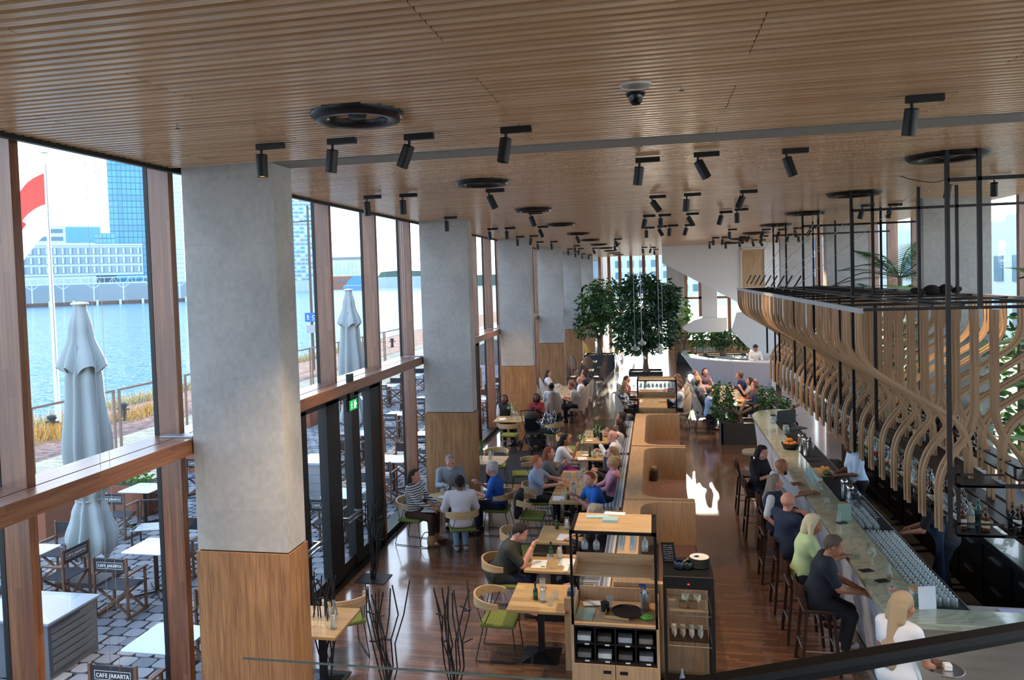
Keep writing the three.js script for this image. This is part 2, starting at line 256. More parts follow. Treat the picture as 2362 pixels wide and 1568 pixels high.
// ---------------------------------------------------------------- outside
M.water = phy({ color: '#2b7c92', roughness: .12, bumpScale: .3, bumpMap: tex(512, 512, 14, 9, (u, v) => [.6 * fbm(u, v, 9, 14, 4) + .4 * Math.abs(fbm(u, v, 20, 40, 3) * 2 - 1)], false), map: tex(256, 256, 60, 40, (u, v) => { const k = .8 + .4 * fbm(u, v, 6, 12, 4); return [k, k, k]; }, false) });
{ const w = new THREE.PlaneGeometry(900, 1500).rotateX(-Math.PI / 2).translate(-22.9 - 450, -1.6, -500); uvm(w, 'z'); const m = mesh('water', w, M.water); tag(m, 'rippled blue river water beyond the quay', 'water', null, 'stuff'); }
M.cobble = ['#77777a', '#68696d', '#828183', '#6f6e70', '#8a8785'].map((c) => std(c, .75)); M.joint = std('#2f2e2d', .95);
{
  const ground = structure('terrace_paving'); mesh('bed', span(-12.6, -5.26, -.3, -.035, -60, 3), M.joint, ground);
  const stone = (w, d, h) => { const s = new THREE.Shape(), a = w / 2, b = d / 2, r = .055; s.moveTo(-a + r, -b); s.lineTo(a - r, -b); s.quadraticCurveTo(a, -b, a, -b + r); s.lineTo(a, b - r); s.quadraticCurveTo(a, b, a - r, b); s.lineTo(-a + r, b); s.quadraticCurveTo(-a, b, -a, b - r); s.lineTo(-a, -b + r); s.quadraticCurveTo(-a, -b, -a + r, -b); return new THREE.ExtrudeGeometry(s, { depth: h, bevelEnabled: false, curveSegments: 2 }).rotateX(-Math.PI / 2).translate(0, -h / 2, 0); };
  const vars = [0, 1, 2, 3, 4, 5].map(() => { const g = stone(rr(.235, .262), rr(.215, .235), .06); return g; }), cells = [], far = M.cobble.map(() => []);
  for (let r = 0; r < 220; r++) { const z = -4.2 - r * .248; for (let x = -5.42 - (r % 2) * .14; x > -12.45; x -= .278) cells.push([x + rr(-.008, .008), z + rr(-.006, .006)]); }
  const seen = (x, z) => { const v = V(x, 0, z).sub(EYE).applyMatrix4(ROT.clone().invert()), u = CX + F * v.x / -v.z, q = CY - F * v.y / -v.z; return v.z < 0 && u > 85 && u < 385 && q > 1180 && q < 1600; };
  let n = 0; for (const [x, z] of cells) { const k = Math.floor(rnd() * 6), c = Math.floor(rnd() * 5), y = -.03 + rr(-.006, .006); if (n < 290 && seen(x, z) && z > -12.2) { const m = mesh('cobble', vars[k], M.cobble[c], ground); m.position.set(x, y, z); m.rotation.y = rr(-.06, .06); n++; } else if (z > -42) far[c].push(vars[k].clone().rotateY(rr(-.05, .05)).translate(x, y, z)); }
  far.forEach((f, c) => { mesh('cobble', f, M.cobble[c], ground).userData.kind = 'stuff'; });
}
M.sand = std('#ffffff', .95, { map: tex(512, 512, 4, 4, (u, v) => { const k = .72 + .35 * (fbm(u, v, 8, 30, 4) - .5) + .25 * (fbm(u, v, 60, 60, 2) - .5); return [k * .98, k * .9, k * .74]; }) });
M.brickQuay = std('#ffffff', .95, { map: tex(512, 512, 2, 2, (u, v) => { const r = Math.floor(v * 20), e = (v * 20 - r) < .12 || ((u * 10 + (r % 2) * .5) % 1) < .07, t = hash2(r, Math.floor(u * 10 + (r % 2) * .5)), k = (.8 + .4 * t) * (e ? .8 : 1) + .5 * (fbm(u, v, 8, 8, 4) - .5); return [.55 * k, .42 * k, .36 * k]; }) });
structure('quay_path', span(-17.3, -12.6, -.3, -.02, -110, 5, 'z'), M.sand); structure('quay_brick', span(-22.7, -17.3, -.3, -.02, -110, 5, 'z'), M.brickQuay);
structure('quay_wall', span(-22.9, -22.7, -3, .02, -400, 5, 'z'), M.beam); structure('street_paving', span(6.8, 60, -.3, -.02, -140, 10, 'z'), M.sand); structure('end_paving', span(-22.7, 60, -.32, -.04, -400, -52.4, 'z'), M.sand);
{ // dry grass on the quay edge
  const g = new THREE.ConeGeometry(.012, 1, 3).translate(0, .5, 0), mk = (label, pts, cols) => { const m = new THREE.InstancedMesh(g, std('#ffffff', .95), pts.length); m.name = numbered('dry_grass'); tag(m, label, 'grass', null, 'stuff'); const o = new THREE.Object3D(); pts.forEach((p, i) => { o.position.set(...p); o.rotation.set(rr(-.6, .6), rr(0, 6), rr(-.6, .6)); o.scale.set(1, rr(.25, .6), 1); o.updateMatrix(); m.setMatrixAt(i, o.matrix); m.setColorAt(i, new THREE.Color(pick(cols))); }); m.castShadow = m.receiveShadow = true; scene.add(m); };
  const a = [], b = []; for (let i = 0; i < 7000; i++) a.push([-21.9 - Math.pow(rnd(), 1.5) * .8 + rr(0, .5), -.03, rr(-60, -14)]);
  for (const p of [G(118, 1010), G(140, 1000), G(290, 965), G(345, 950), G(95, 1005)]) for (let i = 0; i < 260; i++) { const r = rr(0, .8), t = rr(0, 6.3); b.push([p.x + r * Math.cos(t), -.03, p.z + r * Math.sin(t) * 1.3]); }
  mk('fringe of dry yellow grass along the quay edge', a, ['#c9b98a', '#b9ab7c', '#8f9150', '#d6c9a0']); mk('tufts of dry orange grass around the mooring posts', b, ['#d0a04e', '#c9933f', '#dcc07c']);
}
// ---------------------------------------------------------------- the far bank, built at its real distance
const farMat = { white: std('#cfd6d8', .7), pale: std('#bcc8cc', .7), grey: std('#8fa0a8', .7), glassB: phy({ color: '#5d9fb4', roughness: .3 }), glassD: phy({ color: '#3f7a92', roughness: .2 }), win: phy({ color: '#5b7f8f', roughness: .15 }), curtain: std('#c9d4d2', .8), cream: std('#d8d3b4', .8), brick: std('#a4705c', .85), deck: std('#6f5a4e', .85), hull: std('#6f9fc0', .6), trees: std('#5d7366', .95), roof: std('#8c959a', .8) };
// a frame that faces the camera at pixel u, v (base on the water) : local x right, y up, z towards us; 1 unit = 1 m
function bank(u, v, base = -1.6) { const p = G(u, v, base), d = Math.hypot(p.x, p.z); return { p, d, s: d / F * Math.cos(Math.atan2(p.x, -p.z) + .2), turn: Math.atan2(-p.x, -p.z) }; }
function block(name, label, cat, u0, u1, vb, h, depth, mat, base) { const m = (u0 + u1) / 2, f = bank(m, vb, base), w = (u1 - u0) * f.s, t = thing(name, label, cat, f.p, f.turn); mesh('wall', span(-w / 2, w / 2, 0, h * f.s, -depth, 0), mat, t); t.userData.s = 0; delete t.userData.s; return { t, w, h: h * f.s, s: f.s }; }
function winGrid(b, cols, rows, x0, x1, y0, y1, fw, fh, mat, name = 'window') { const dx = (x1 - x0) / cols, dy = (y1 - y0) / rows, g = box(dx * fw, dy * fh, .5); for (let j = 0; j < rows; j++) for (let i = 0; i < cols; i++) { const m = mesh(name, g, Array.isArray(mat) ? mat[(i * 7 + j * 3 + (i * j) % 5) % mat.length] : mat, b.t); m.position.set(x0 + dx * (i + .5), y0 + dy * (j + .5), .05); } }
{
  let b = block('glass_tower', 'tall blue glass tower with a grid facade across the river', 'building', 266, 352, 690, 460, 5, farMat.glassD); winGrid(b, 9, 30, -b.w / 2, b.w / 2, b.h * .1, b.h, .9, .88, [farMat.glassB, farMat.glassB, farMat.glassB, farMat.glassB, phy({ color: '#5794aa', roughness: .2 })], 'pane');
  b = block('hotel_building', 'long pale hotel with three rows of curtained windows across the river', 'building', 20, 320, 702, 0.01, 14, farMat.pale); const s = b.s, W = b.w;
  b.t.remove(b.t.children[0]); mesh('wall', span(-W / 2, W / 2, 66 * s, 138 * s, -14, 0), farMat.pale, b.t); mesh('cornice', span(-W / 2 - .3, W / 2 + .3, 136 * s, 139.5 * s, -14.3, .4), farMat.white, b.t);
  for (let r = 0; r < 3; r++) { mesh('window_band', span(-W / 2 + .5, W / 2 - .5, (71 + r * 21.5) * s, (88 + r * 21.5) * s, -.2, .06), farMat.grey, b.t); for (let i = 0; i < 19; i++) { const x = -W / 2 + W * (i + .5) / 19; const w = mesh('window', box(W / 19 * .46, 14.5 * s, .2, x, (79.5 + r * 21.5) * s, .12), farMat.win, b.t); mesh('curtain', box(W / 19 * .26, 14 * s, .1, x - W / 19 * .08, (79.5 + r * 21.5) * s, .24), farMat.curtain, w); } }
  const pier = block('river_pier', 'steel pier deck with white branching columns along the far bank', 'pier', 10, 440, 703, 8, 10, farMat.deck), q = pier.s, X = pier.w; mesh('shed_wall', span(-X / 2, X / 2, 8 * q, 52 * q, -16, -10), farMat.grey, pier.t);
  mesh('deck_truss', [span(-X / 2, X / 2, 48 * q, 51 * q, -.4, .2), span(-X / 2, X / 2, 62 * q, 64 * q, -.2, .2), ...Array.from({ length: 26 }, (_, i) => { const x = -X / 2 + X * i / 25; return bar([x, 50 * q, 0], [x + (i % 2 ? -1 : 1) * X / 50, 63 * q, 0], .18); }), ...Array.from({ length: 27 }, (_, i) => bar([-X / 2 + X * i / 26, 50 * q, 0], [-X / 2 + X * i / 26, 63 * q, 0], .22))], farMat.white, pier.t);
  for (let i = 0; i < 7; i++) { const x = -X / 2 + X * (i + .4) / 7; mesh('branched_post', [bar([x, 8 * q, -.5], [x, 50 * q, -.5], .5), bar([x, 38 * q, -.5], [x - 16 * q, 49 * q, -.5], .35), bar([x, 38 * q, -.5], [x + 16 * q, 49 * q, -.5], .35)], farMat.white, pier.t); }
  for (let i = 0; i < 9; i++) mesh('mooring_pile', box(5 * q, 13 * q, 1, -X / 2 + X * (i + .5) / 9, 5 * q, .6), farMat.white, pier.t);
  b = block('office_building', 'pale blue office block with ribbon windows above the hotel roof', 'building', 34, 232, 700, 180, 20, farMat.white); mesh('ribbon_window', box(b.w * .42, b.h * .05, .4, -b.w * .12, b.h * .93, .1), farMat.win, b.t); mesh('ribbon_window', box(b.w * .42, b.h * .05, .4, -b.w * .12, b.h * .83, .1), farMat.win, b.t); mesh('glazed_end', box(b.w * .36, b.h * .2, .4, b.w * .3, b.h * .88, .1), farMat.glassB, b.t);
  b = block('glass_annex', 'low blue glass annex joined to the tower', 'building', 228, 270, 698, 160, 20, farMat.glassD); winGrid(b, 5, 6, -b.w / 2, b.w / 2, b.h * .55, b.h, .88, .8, farMat.glassB, 'pane');
  b = block('pale_tower', 'slim pale tower with dense floor lines across the river', 'building', 392, 428, 692, 330, 14, farMat.white); winGrid(b, 4, 26, -b.w / 2, b.w / 2, b.h * .15, b.h, .7, .55, farMat.curtain, 'floor_band');
  b = block('grey_tower', 'grey white residential tower with banded balconies across the river', 'building', 676, 728, 672, 240, 25, farMat.pale); winGrid(b, 5, 24, -b.w / 2, b.w / 2, b.h * .1, b.h, .8, .5, [farMat.glassB, farMat.white, farMat.grey], 'window');
  b = block('brick_shed', 'low red brick shed with a row of small windows on the far bank', 'building', 684, 842, 668, 30, 12, farMat.brick); winGrid(b, 14, 1, -b.w / 2, b.w / 2, b.h * .55, b.h * .75, .5, .8, farMat.glassD);
  b = block('cream_hall', 'cream coloured dockside hall with a flat grey roof', 'building', 768, 842, 664, 66, 40, farMat.cream); mesh('roof', span(-b.w / 2 - 1, b.w / 2 + 1, b.h, b.h * 1.08, -41, 1), farMat.roof, b.t); winGrid(b, 8, 3, -b.w / 2, b.w / 2, b.h * .3, b.h * .9, .9, .85, [farMat.cream, farMat.curtain], 'panel');
  b = block('ferry_boat', 'blue river ferry with a glazed deck moored on the far bank', 'boat', 792, 842, 669, 10, 10, farMat.hull); mesh('deckhouse', extrude([[-b.w * .4, 0], [b.w * .5, 0], [b.w * .5, 22 * b.s], [-b.w * .05, 22 * b.s], [-b.w * .25, 12 * b.s]], 6).translate(0, 10 * b.s, -7), farMat.glassB, b.t); mesh('rail', span(-b.w * .45, b.w * .5, 10 * b.s, 11.5 * b.s, -.2, .2), farMat.white, b.t);
  b = block('quay_shed', 'long grey shed with a curved roof on the distant bank', 'building', 872, 980, 664, 26, 20, farMat.pale); mesh('roof', extrude([[-b.w / 2, 0], [b.w / 2, 0], [b.w * .42, 12 * b.s], [0, 15 * b.s], [-b.w * .42, 12 * b.s]], 20).translate(0, b.h, -20), farMat.trees, b.t);
  b = block('tree_line', 'hazy line of trees on the distant river bank', 'trees', 930, 1150, 660, 24, 12, farMat.trees); b.t.userData.kind = 'stuff'; b = block('jetty', 'white railing of a jetty on the far bank', 'jetty', 872, 1000, 668, 4, 4, farMat.white);
}
{ // buildings near the hall: one on the quay that shades the terrace, low ones beyond the end windows and the street
  const t = thing('quay_building', 'dark quayside building beyond the terrace', 'building', [-10.4, 0, -92]); mesh('wall', span(-5, 5, 0, 14.5, -8, 8), std('#6d6a66', .85), t); mesh('roof', span(-5.3, 5.3, 14.5, 15, -8.3, 8.3), farMat.roof, t);
  for (let i = 0; i < 5; i++) for (let j = 0; j < 4; j++) mesh('window', box(1.1, 1.8, .15, -4 + i * 2, 2.2 + j * 3.2, 8), farMat.win, t);
  for (const [x, z, w, h, l, m] of [[-4, -190, 22, 9.5, 'pale greenish low block far beyond the end windows', farMat.pale], [14, -170, 18, 8.5, 'pale blue low block far beyond the end windows', farMat.white], [34, -150, 20, 12, 'pale terraced block beyond the end windows', farMat.curtain], [-30, -210, 20, 8, 'grey low block far beyond the end windows', farMat.grey]]) { const o = thing('low_building', l, 'building', [x, 0, z]); mesh('wall', span(-w / 2, w / 2, 0, h, -6, 6), m, o); for (let i = 0; i < 8; i++) for (let j = 0; j < 3; j++) mesh('window', box(w * .07, h * .17, .2, -w / 2 + w * (i + .5) / 8, h * (.2 + j * .28), 6), farMat.win, o); }
  const teal = std('#c2d0d0', .8); for (const [x, z, d, h, l] of [[24, -52, 16, 6.6, 'pale terraced house across the street, stepped roof'], [23, -36, 12, 5.4, 'pale low house across the street'], [26, -84, 30, 7, 'long pale house across the street']]) { const o = thing('street_house', l, 'building', [x, 0, z]); mesh('wall', span(-2, 6, 0, h, -d / 2, d / 2), teal, o); mesh('roof_step', span(0, 6, h, h + 1.5, -d / 2, d / 4), teal, o); for (let i = 0; i < 6; i++) for (let j = 0; j < 2; j++) mesh('window', box(.15, h * .25, d * .08, -2, h * (.25 + j * .42), -d / 2 + d * (i + .5) / 6), farMat.win, o); }
}
// ---------------------------------------------------------------- ceiling fittings
const glow = std('#3a2a1c', .4, { emissive: '#ffb978', emissiveIntensity: 2.2 }), dim = std('#241c16', .5);
function spot(u, v, tx, tz, lit, y = 5.985) {
  const p = G(u, v, 5.95), t = thing('track_spotlight', lit ? 'black can spotlight on the slatted ceiling, switched on' : 'black can spotlight on the slatted ceiling, its lamp turned out of sight', 'spotlight', [p.x, y, p.z], 0, lit ? 'lit spotlights on the ceiling' : 'spotlights on the ceiling');
  mesh('track_adapter', span(-.13, .12, -.05, 0, -.025, .025, 'x', .004), M.black, t); mesh('stem', cyl(.012, .012, .05, -.09, -.1, 0, 8), M.black, t);
  const can = new THREE.Mesh(merge([lathe([[0, 0], [.045, 0], [.048, -.01], [.048, -.19], [.043, -.19], [.04, -.13], [0, -.13]], 16)]), M.black); can.name = 'lamp_can'; can.position.set(-.09, -.09, 0); can.rotation.set(tz, 0, tx); t.add(can);
  mesh('lamp_lens', lathe([[0, -.145], [.039, -.145], [.041, -.165], [.043, -.185]], 16), lit ? glow : dim, can);
  if (lit) { const l = new THREE.SpotLight('#ffdcb4', 20, 0, .5, .6); l.position.set(0, -.2, 0); l.target.position.set(0, -1.5, 0); l.castShadow = true; can.add(l, l.target); }
  return t;
}
for (const [u, v, tx, tz, lit] of [[625, 340, 0, 0, 1], [790, 328, -.16, .1, 0], [968, 318, -.42, .1, 1], [1192, 302, -.15, -.1, 0], [2135, 230, -.08, .15, 1], [1495, 371, -.14, .15, 1], [1631, 358, .45, -.1, 0], [1836, 350, .3, -.1, 0], [860, 456, .02, 0, 1], [943, 452, 0, 0, 0], [1143, 441, .4, .1, 1], [1040, 503, 0, 0, 0], [2205, 416, -.15, 0, 0], [2310, 411, .1, .3, 1], [2001, 475, -.25, 0, 0], [2065, 473, -.2, 0, 0],
  [1518, 455, .6, 0, 0], [1598, 450, -.1, .1, 0], [1728, 443, -.4, .1, 0], [1235, 492, .35, 0, 0], [1498, 499, -.2, 0, 0], [1534, 497, 0, 0, 0], [1598, 494, .5, .2, 1], [1675, 490, -.3, 0, 1], [1711, 484, 0, 0, 0], [1499, 526, 0, 0, 0], [1528, 523, .5, .2, 1], [1553, 521, -.1, 0, 1], [1592, 520, -.3, .1, 0],
  [1137, 529, .05, .1, 1], [1177, 527, 0, 0, 0], [1200, 547, 0, 0, 0], [1232, 545, -.2, .1, 1], [1253, 524, .35, 0, 1], [1246, 559, 0, .1, 1], [1278, 558, 0, 0, 0], [1337, 541, .35, 0, 0], [1315, 575, 0, 0, 0], [1331, 567, 0, 0, 0], [1340, 574, -.2, .2, 1], [1331, 581, 0, 0, 0], [1346, 586, 0, 0, 0], [1361, 588, 0, 0, 0], [1373, 573, .4, 0, 0], [1426, 552, .3, 0, 0], [1423, 563, .1, 0, 0], [1487, 571, .1, 0, 0], [1506, 571, -.3, 0, 0], [1513, 576, .1, 0, 0],
  [1651, 549, 0, .1, 1], [1673, 548, -.1, 0, 0], [1711, 555, .1, .2, 1], [1642, 559, 0, 0, 0], [1679, 559, 0, 0, 0], [1741, 554, .3, 0, 0], [1759, 554, .5, 0, 0], [1764, 545, -.3, .3, 1], [1768, 530, -.4, .3, 1], [1805, 530, -.4, .1, 1], [1800, 543, -.2, .2, 1], [1824, 541, -.1, 0, 0], [1841, 527, .2, .2, 1], [1877, 526, -.5, .3, 1], [1848, 541, .1, .1, 1], [1714, 547, .5, 0, 0], [1735, 541, -.5, .2, 1], [1690, 530, 0, 0, 0]]) spot(u, v, tx, tz, lit);
function vent(x, z, r, group, label) {
  const t = thing('ceiling_vent', label, 'ceiling vent', [x, 6.0, z], 0, group), s = r / .33;
  mesh('outer_ring', lathe([[.2 * s, .03], [.2 * s, -.02], [.23 * s, -.05], [.3 * s, -.055], [.33 * s, -.02], [.335 * s, 0], [.335 * s, .02]], 40), M.blackMetal, t); mesh('throat', lathe([[.2 * s, 0], [.15 * s, .04], [0, .045]], 32), M.gasket, t);
  mesh('centre_disc', lathe([[0, -.035], [.055 * s, -.035], [.065 * s, -.02], [.065 * s, .03]], 24), M.darkGrey, t); return t;
}
for (let k = 0; k < 11; k++) vent(-2.07, -5.33 - 4.15 * k, .33, 'round vents over the river side tables', 'round black ceiling vent over the river side tables');
for (let k = 0; k < 7; k++) vent(3.22, -9.5 - 4.12 * k, .42, 'round vents over the bar', 'large round black ceiling vent over the bar canopy');
{
  let p = G(1466, 196, 6.0), t = thing('ceiling_speaker', 'flush round pale speaker grille in the slatted ceiling', 'speaker', p); mesh('rim', lathe([[.085, -.004], [.1, -.012], [.108, 0]], 30), M.white, t); mesh('grille', lathe([[0, -.006], [.085, -.006], [.086, 0]], 30), M.alu, t);
  p = G(1466, 214, 6.0); t = thing('dome_camera', 'small black dome camera below the ceiling speaker', 'camera', p); mesh('base', lathe([[0, -.02], [.06, -.02], [.065, 0]], 24), M.black, t); mesh('dome', lathe([[0, -.085], [.025, -.08], [.045, -.06], [.05, -.02]], 24), phy({ color: '#101214', roughness: .08 }), t);
  for (const [u, v] of [[409, 287], [1572, 198], [877, 432], [2142, 440], [1063, 490], [1543, 398]]) { const q = G(u, v, 6.0), o = thing('sprinkler_head', 'tiny metal sprinkler head between the ceiling slats', 'sprinkler', q, 0, 'sprinklers'); mesh('stem', cyl(.008, .008, .03, 0, -.03, 0, 8), M.steel, o); mesh('deflector', lathe([[0, -.034], [.018, -.032], [.018, -.03], [0, -.03]], 12), M.darkGrey, o); }
  p = G(2205, 414, 5.93); t = thing('wifi_access_point', 'white wireless router plate hanging from a cable above the bar canopy', 'router', p, .2); mesh('plate', box(.26, .03, .22, 0, 0, 0, 'y', .01), M.white, t); mesh('cable', tube([[-.1, .02, 0], [-.3, -.03, 0], [-.6, .02, 0], [-.75, .07, 0]], .006), M.black, t);
}
// ---------------------------------------------------------------- bent timber canopy over the bar
const canopy = thing('timber_canopy', 'canopy of paired bent timber strips crossing over the bar', 'canopy', [0, 0, 0]);
const XC = 3.57, ZN = -9.42, NP = 24, PZ = .558;
function ribbon(P, R, t, w) { // corner points in x-y, rounded, swept as a flat strip w wide along z
  const q = []; P.forEach((p, i) => { if (i === 0 || i === P.length - 1) return q.push(p); const a = V(P[i - 1][0] - p[0], P[i - 1][1] - p[1], 0), b = V(P[i + 1][0] - p[0], P[i + 1][1] - p[1], 0), r = Math.min(R, a.length() * .48, b.length() * .48); a.setLength(r); b.setLength(r); for (let k = 0; k <= 8; k++) { const s = k / 8, c = (1 - s) * (1 - s), e = s * s; q.push([p[0] + a.x * c + b.x * e, p[1] + a.y * c + b.y * e]); } });
  const pos = [], uv = [], n = q.length; let L = 0; const nrm = q.map((p, i) => { const a = q[Math.max(0, i - 1)], b = q[Math.min(n - 1, i + 1)], l = Math.hypot(b[0] - a[0], b[1] - a[1]); return [-(b[1] - a[1]) / l * t / 2, (b[0] - a[0]) / l * t / 2]; });
  const C = (i, s, e) => [q[i][0] + s * nrm[i][0], q[i][1] + s * nrm[i][1], e * w / 2], quad = (a, b, c, d, u0, u1, v0, v1) => { pos.push(...a, ...b, ...c, ...a, ...c, ...d); uv.push(u0, v0, u1, v0, u1, v1, u0, v0, u1, v1, u0, v1); };
  for (let i = 0; i + 1 < n; i++) { const l = Math.hypot(q[i + 1][0] - q[i][0], q[i + 1][1] - q[i][1]), a = L, b = L += l;
    quad(C(i, 1, -1), C(i, 1, 1), C(i + 1, 1, 1), C(i + 1, 1, -1), 0, w, a, b); quad(C(i, -1, 1), C(i, -1, -1), C(i + 1, -1, -1), C(i + 1, -1, 1), .1, .1 + w, a, b);
    quad(C(i, 1, 1), C(i, -1, 1), C(i + 1, -1, 1), C(i + 1, 1, 1), .2, .2 + t, a, b); quad(C(i, -1, -1), C(i, 1, -1), C(i + 1, 1, -1), C(i + 1, -1, -1), .25, .25 + t, a, b); }
  quad(C(n - 1, 1, 1), C(n - 1, -1, 1), C(n - 1, -1, -1), C(n - 1, 1, -1), 0, t, 0, w); quad(C(0, 1, -1), C(0, -1, -1), C(0, -1, 1), C(0, 1, 1), 0, t, 0, w);
  const g = new THREE.BufferGeometry(); g.setAttribute('position', new THREE.Float32BufferAttribute(pos, 3)); g.setAttribute('uv', new THREE.Float32BufferAttribute(uv, 2)); g.computeVertexNormals(); return g;
}
{
  const f1 = [[2.27, 4.27], [2.27, 3.7], [3.40, 2.97], [3.40, 2.36]], f2 = [[3.47, 4.27], [3.47, 2.93], [3.09, 2.5], [3.09, 1.79]], mir = (f) => f.map(([x, y]) => [2 * XC - x, y]);
  const gs = [[f1, .55], [f2, .3], [mir(f2), .3], [mir(f1), .55]].map(([f, R]) => ribbon(f, R, .038, .038));
  for (let k = 0; k < NP; k++) for (const g of gs) for (const o of [0, -.125]) { const m = mesh('bent_strip', g, M.canopy, canopy); m.position.z = ZN - k * PZ + o; }
  for (const x of [2.27, 2 * XC - 2.27]) mesh('steel_edge_rail', span(x - .02, x + .02, 4.26, 4.32, ZN - PZ * 23.5, ZN + .08), M.alu, canopy);
  for (let i = 0; i < 11; i++) mesh('cross_rail', span(2.3, 5.0, 4.275, 4.31, ZN - 1.27 * i - .15, ZN - 1.27 * i - .11), M.blackMetal, canopy);
  for (const x of [3.05, 3.37, 4.3]) mesh('long_rail', span(x, x + .025, 4.31, 4.335, ZN - PZ * 23.5, ZN - .11), M.blackMetal, canopy);
  for (let k = 0; k < 4; k++) { const z = -9.1 - 4.1 * k; for (const [x, y0] of [[3.08, 1.83], [3.39, 4.3], [4.06, 1.83], [4.6, 4.3]]) mesh('hanging_post', span(x - .02, x + .02, y0, 6.0, z - .02, z + .02), M.blackMetal, canopy); mesh('upper_rail', span(3.08, 5.9, 5.66, 5.7, z - .02, z + .02), M.blackMetal, canopy); }
  for (let k = 1; k < 7; k++) mesh('drop_post', span(2.36, 2.4, 2.6, 4.3, -9.1 - 2.05 * k - .02, -9.1 - 2.05 * k + .02).translate(.5, 0, 0), M.blackMetal, canopy);
  for (let i = 0; i < 9; i++) { const z = -22 + i * .9; mesh('guy_wire', rod([2.4, 4.38, z], [3.1 + (i % 3) * .5, 6.0, z + 1.6], .004, 4), M.steel, canopy); mesh('turnbuckle', rod([2.45, 4.44, z + .06], [2.55, 4.66, z + .25], .014, 6), M.black, canopy); }
  const b = mesh('folded_cloth', merge([[0, 0, .13, .09], [.2, .02, .11, .08], [-.2, -.01, .12, .06], [.36, 0, .08, .05]].map(([x, y, r, h]) => new THREE.IcosahedronGeometry(1, 2).scale(r, h, .09).rotateZ(x).translate(4.3 + x, 4.38 + y, -13.4))), M.blackSoft); tag(b, 'bundle of dark cloth lying on the canopy frame', 'cloth');
}
// bottle gantry hung inside the canopy
const gantry = thing('bottle_gantry', 'black steel hanging shelves for bottles under the timber canopy', 'shelf', [0, 0, 0]);
for (const [x0, x1, y] of [[3.16, 3.62, 1.83], [3.16, 3.62, 2.37], [3.74, 4.12, 1.83], [3.74, 4.12, 2.45]]) { mesh('shelf_board', span(x0, x1, y, y + .025, -21.5, -9.12), M.blackMetal, gantry); mesh('edge_rail', [span(x0, x0 + .02, y + .13, y + .15, -21.5, -9.12), span(x0, x1, y + .13, y + .15, -9.14, -9.12), ...Array.from({ length: 9 }, (_, i) => span(x0, x0 + .02, y, y + .15, -9.2 - i * 1.5, -9.18 - i * 1.5))], M.blackMetal, gantry); }
mesh('end_frame', [span(3.16, 3.19, 1.83, 2.6, -9.15, -9.12), span(4.09, 4.12, 1.83, 2.6, -9.15, -9.12), span(3.16, 4.12, 2.37, 2.41, -9.15, -9.12), span(3.16, 4.12, 1.83, 1.86, -9.15, -9.12)], M.blackMetal, gantry);
const bottleShape = (r, h, n, nl) => lathe([[0, 0], [r, 0], [r * 1.0, h * .03], [r, h * .55], [r * .85, h * .64], [n, h * .74], [n, h * (1 - nl)], [n * 1.2, h * (1 - nl)], [n * 1.2, h * .985], [0, h]], 12);
const bottleKinds = [['amber whisky', '#6b3410', .042, .29], ['clear gin', '#b9c9c8', .045, .28], ['teal glass', '#2f7d74', .036, .3], ['dark rum', '#33180d', .042, .3], ['green wine', '#16281a', .037, .31], ['pale rose', '#a87a6a', .036, .3], ['blue', '#1d5f9e', .037, .29]].map(([l, c, r, h]) => ({ l, g: bottleShape(r, h, .014, .16), m: phy({ color: c, roughness: .08, clearcoat: .6, clearcoatRoughness: .05, transmission: .45, thickness: 0 }), r, h }));
const labels = ['#d9d2c2', '#c9b98a', '#1f2328', '#b23a2e', '#e6e3dc'].map((c) => std(c, .7)), capM = [std('#1b1b1c', .5), std('#b08d57', .4), std('#7c1f1c', .5), std('#d8d8d2', .5)];
const LB = [0, 1].map((k) => bottleKinds.map((b) => cyl(b.r * 1.015, b.r * 1.015, b.h * .26, 0, b.h * (.16 + k * .08), 0, 12))), CB = bottleKinds.map((b) => cyl(.0165, .0165, b.h * .1, 0, b.h * .9, 0, 10));
function bottle(k, p, where, group, withLabel = true) { const b = bottleKinds[k], t = thing('bottle', b.l + ' bottle ' + where, 'bottle', p, rnd() * 6, b.l + ' ' + group); mesh('bottle_glass', b.g, b.m, t); if (withLabel) mesh('paper_label', LB[k % 2][k], labels[(k * 3 + Math.floor(rnd() * 4)) % 5], t); mesh('cap', CB[k], pick(capM), t); return t; }
for (let i = 0; i < 88; i++) { const z = -9.3 - i * .125 - rr(0, .02); bottle(pick([0, 0, 1, 3, 5, 1, 2, 0, 6]), [3.26 + rr(-.02, .02), 1.855, z], 'in the front row of the lower gantry shelf', 'bottles in the front row', i < 44); }
for (let i = 0; i < 26; i++) bottle(pick([0, 1, 2, 3, 0]), [rr(3.36, 3.56), 1.855, -9.26 - i * .12], 'behind the front row on the lower gantry shelf', 'bottles in the second row', true);
for (let i = 0; i < 34; i++) bottle(pick([0, 3, 1, 0]), [3.52 + rr(-.03, .03), 2.395, -10.9 - i * .24], 'on the upper gantry shelf', 'bottles on the upper shelf', i < 14);
for (let i = 0; i < 8; i++) bottle(pick([0, 1, 3, 2]), [3.79 + (i % 4) * .093, 1.855, -9.24 - Math.floor(i / 4) * .12], 'at the end of the right gantry shelf', 'bottles at the gantry end', true);
for (let i = 0; i < 56; i++) bottle(4, [3.81 + (i % 2) * .085, 2.475, -10.3 - i * .1], 'in the wine rack on the upper right gantry shelf', 'bottles in the wine rack', true);
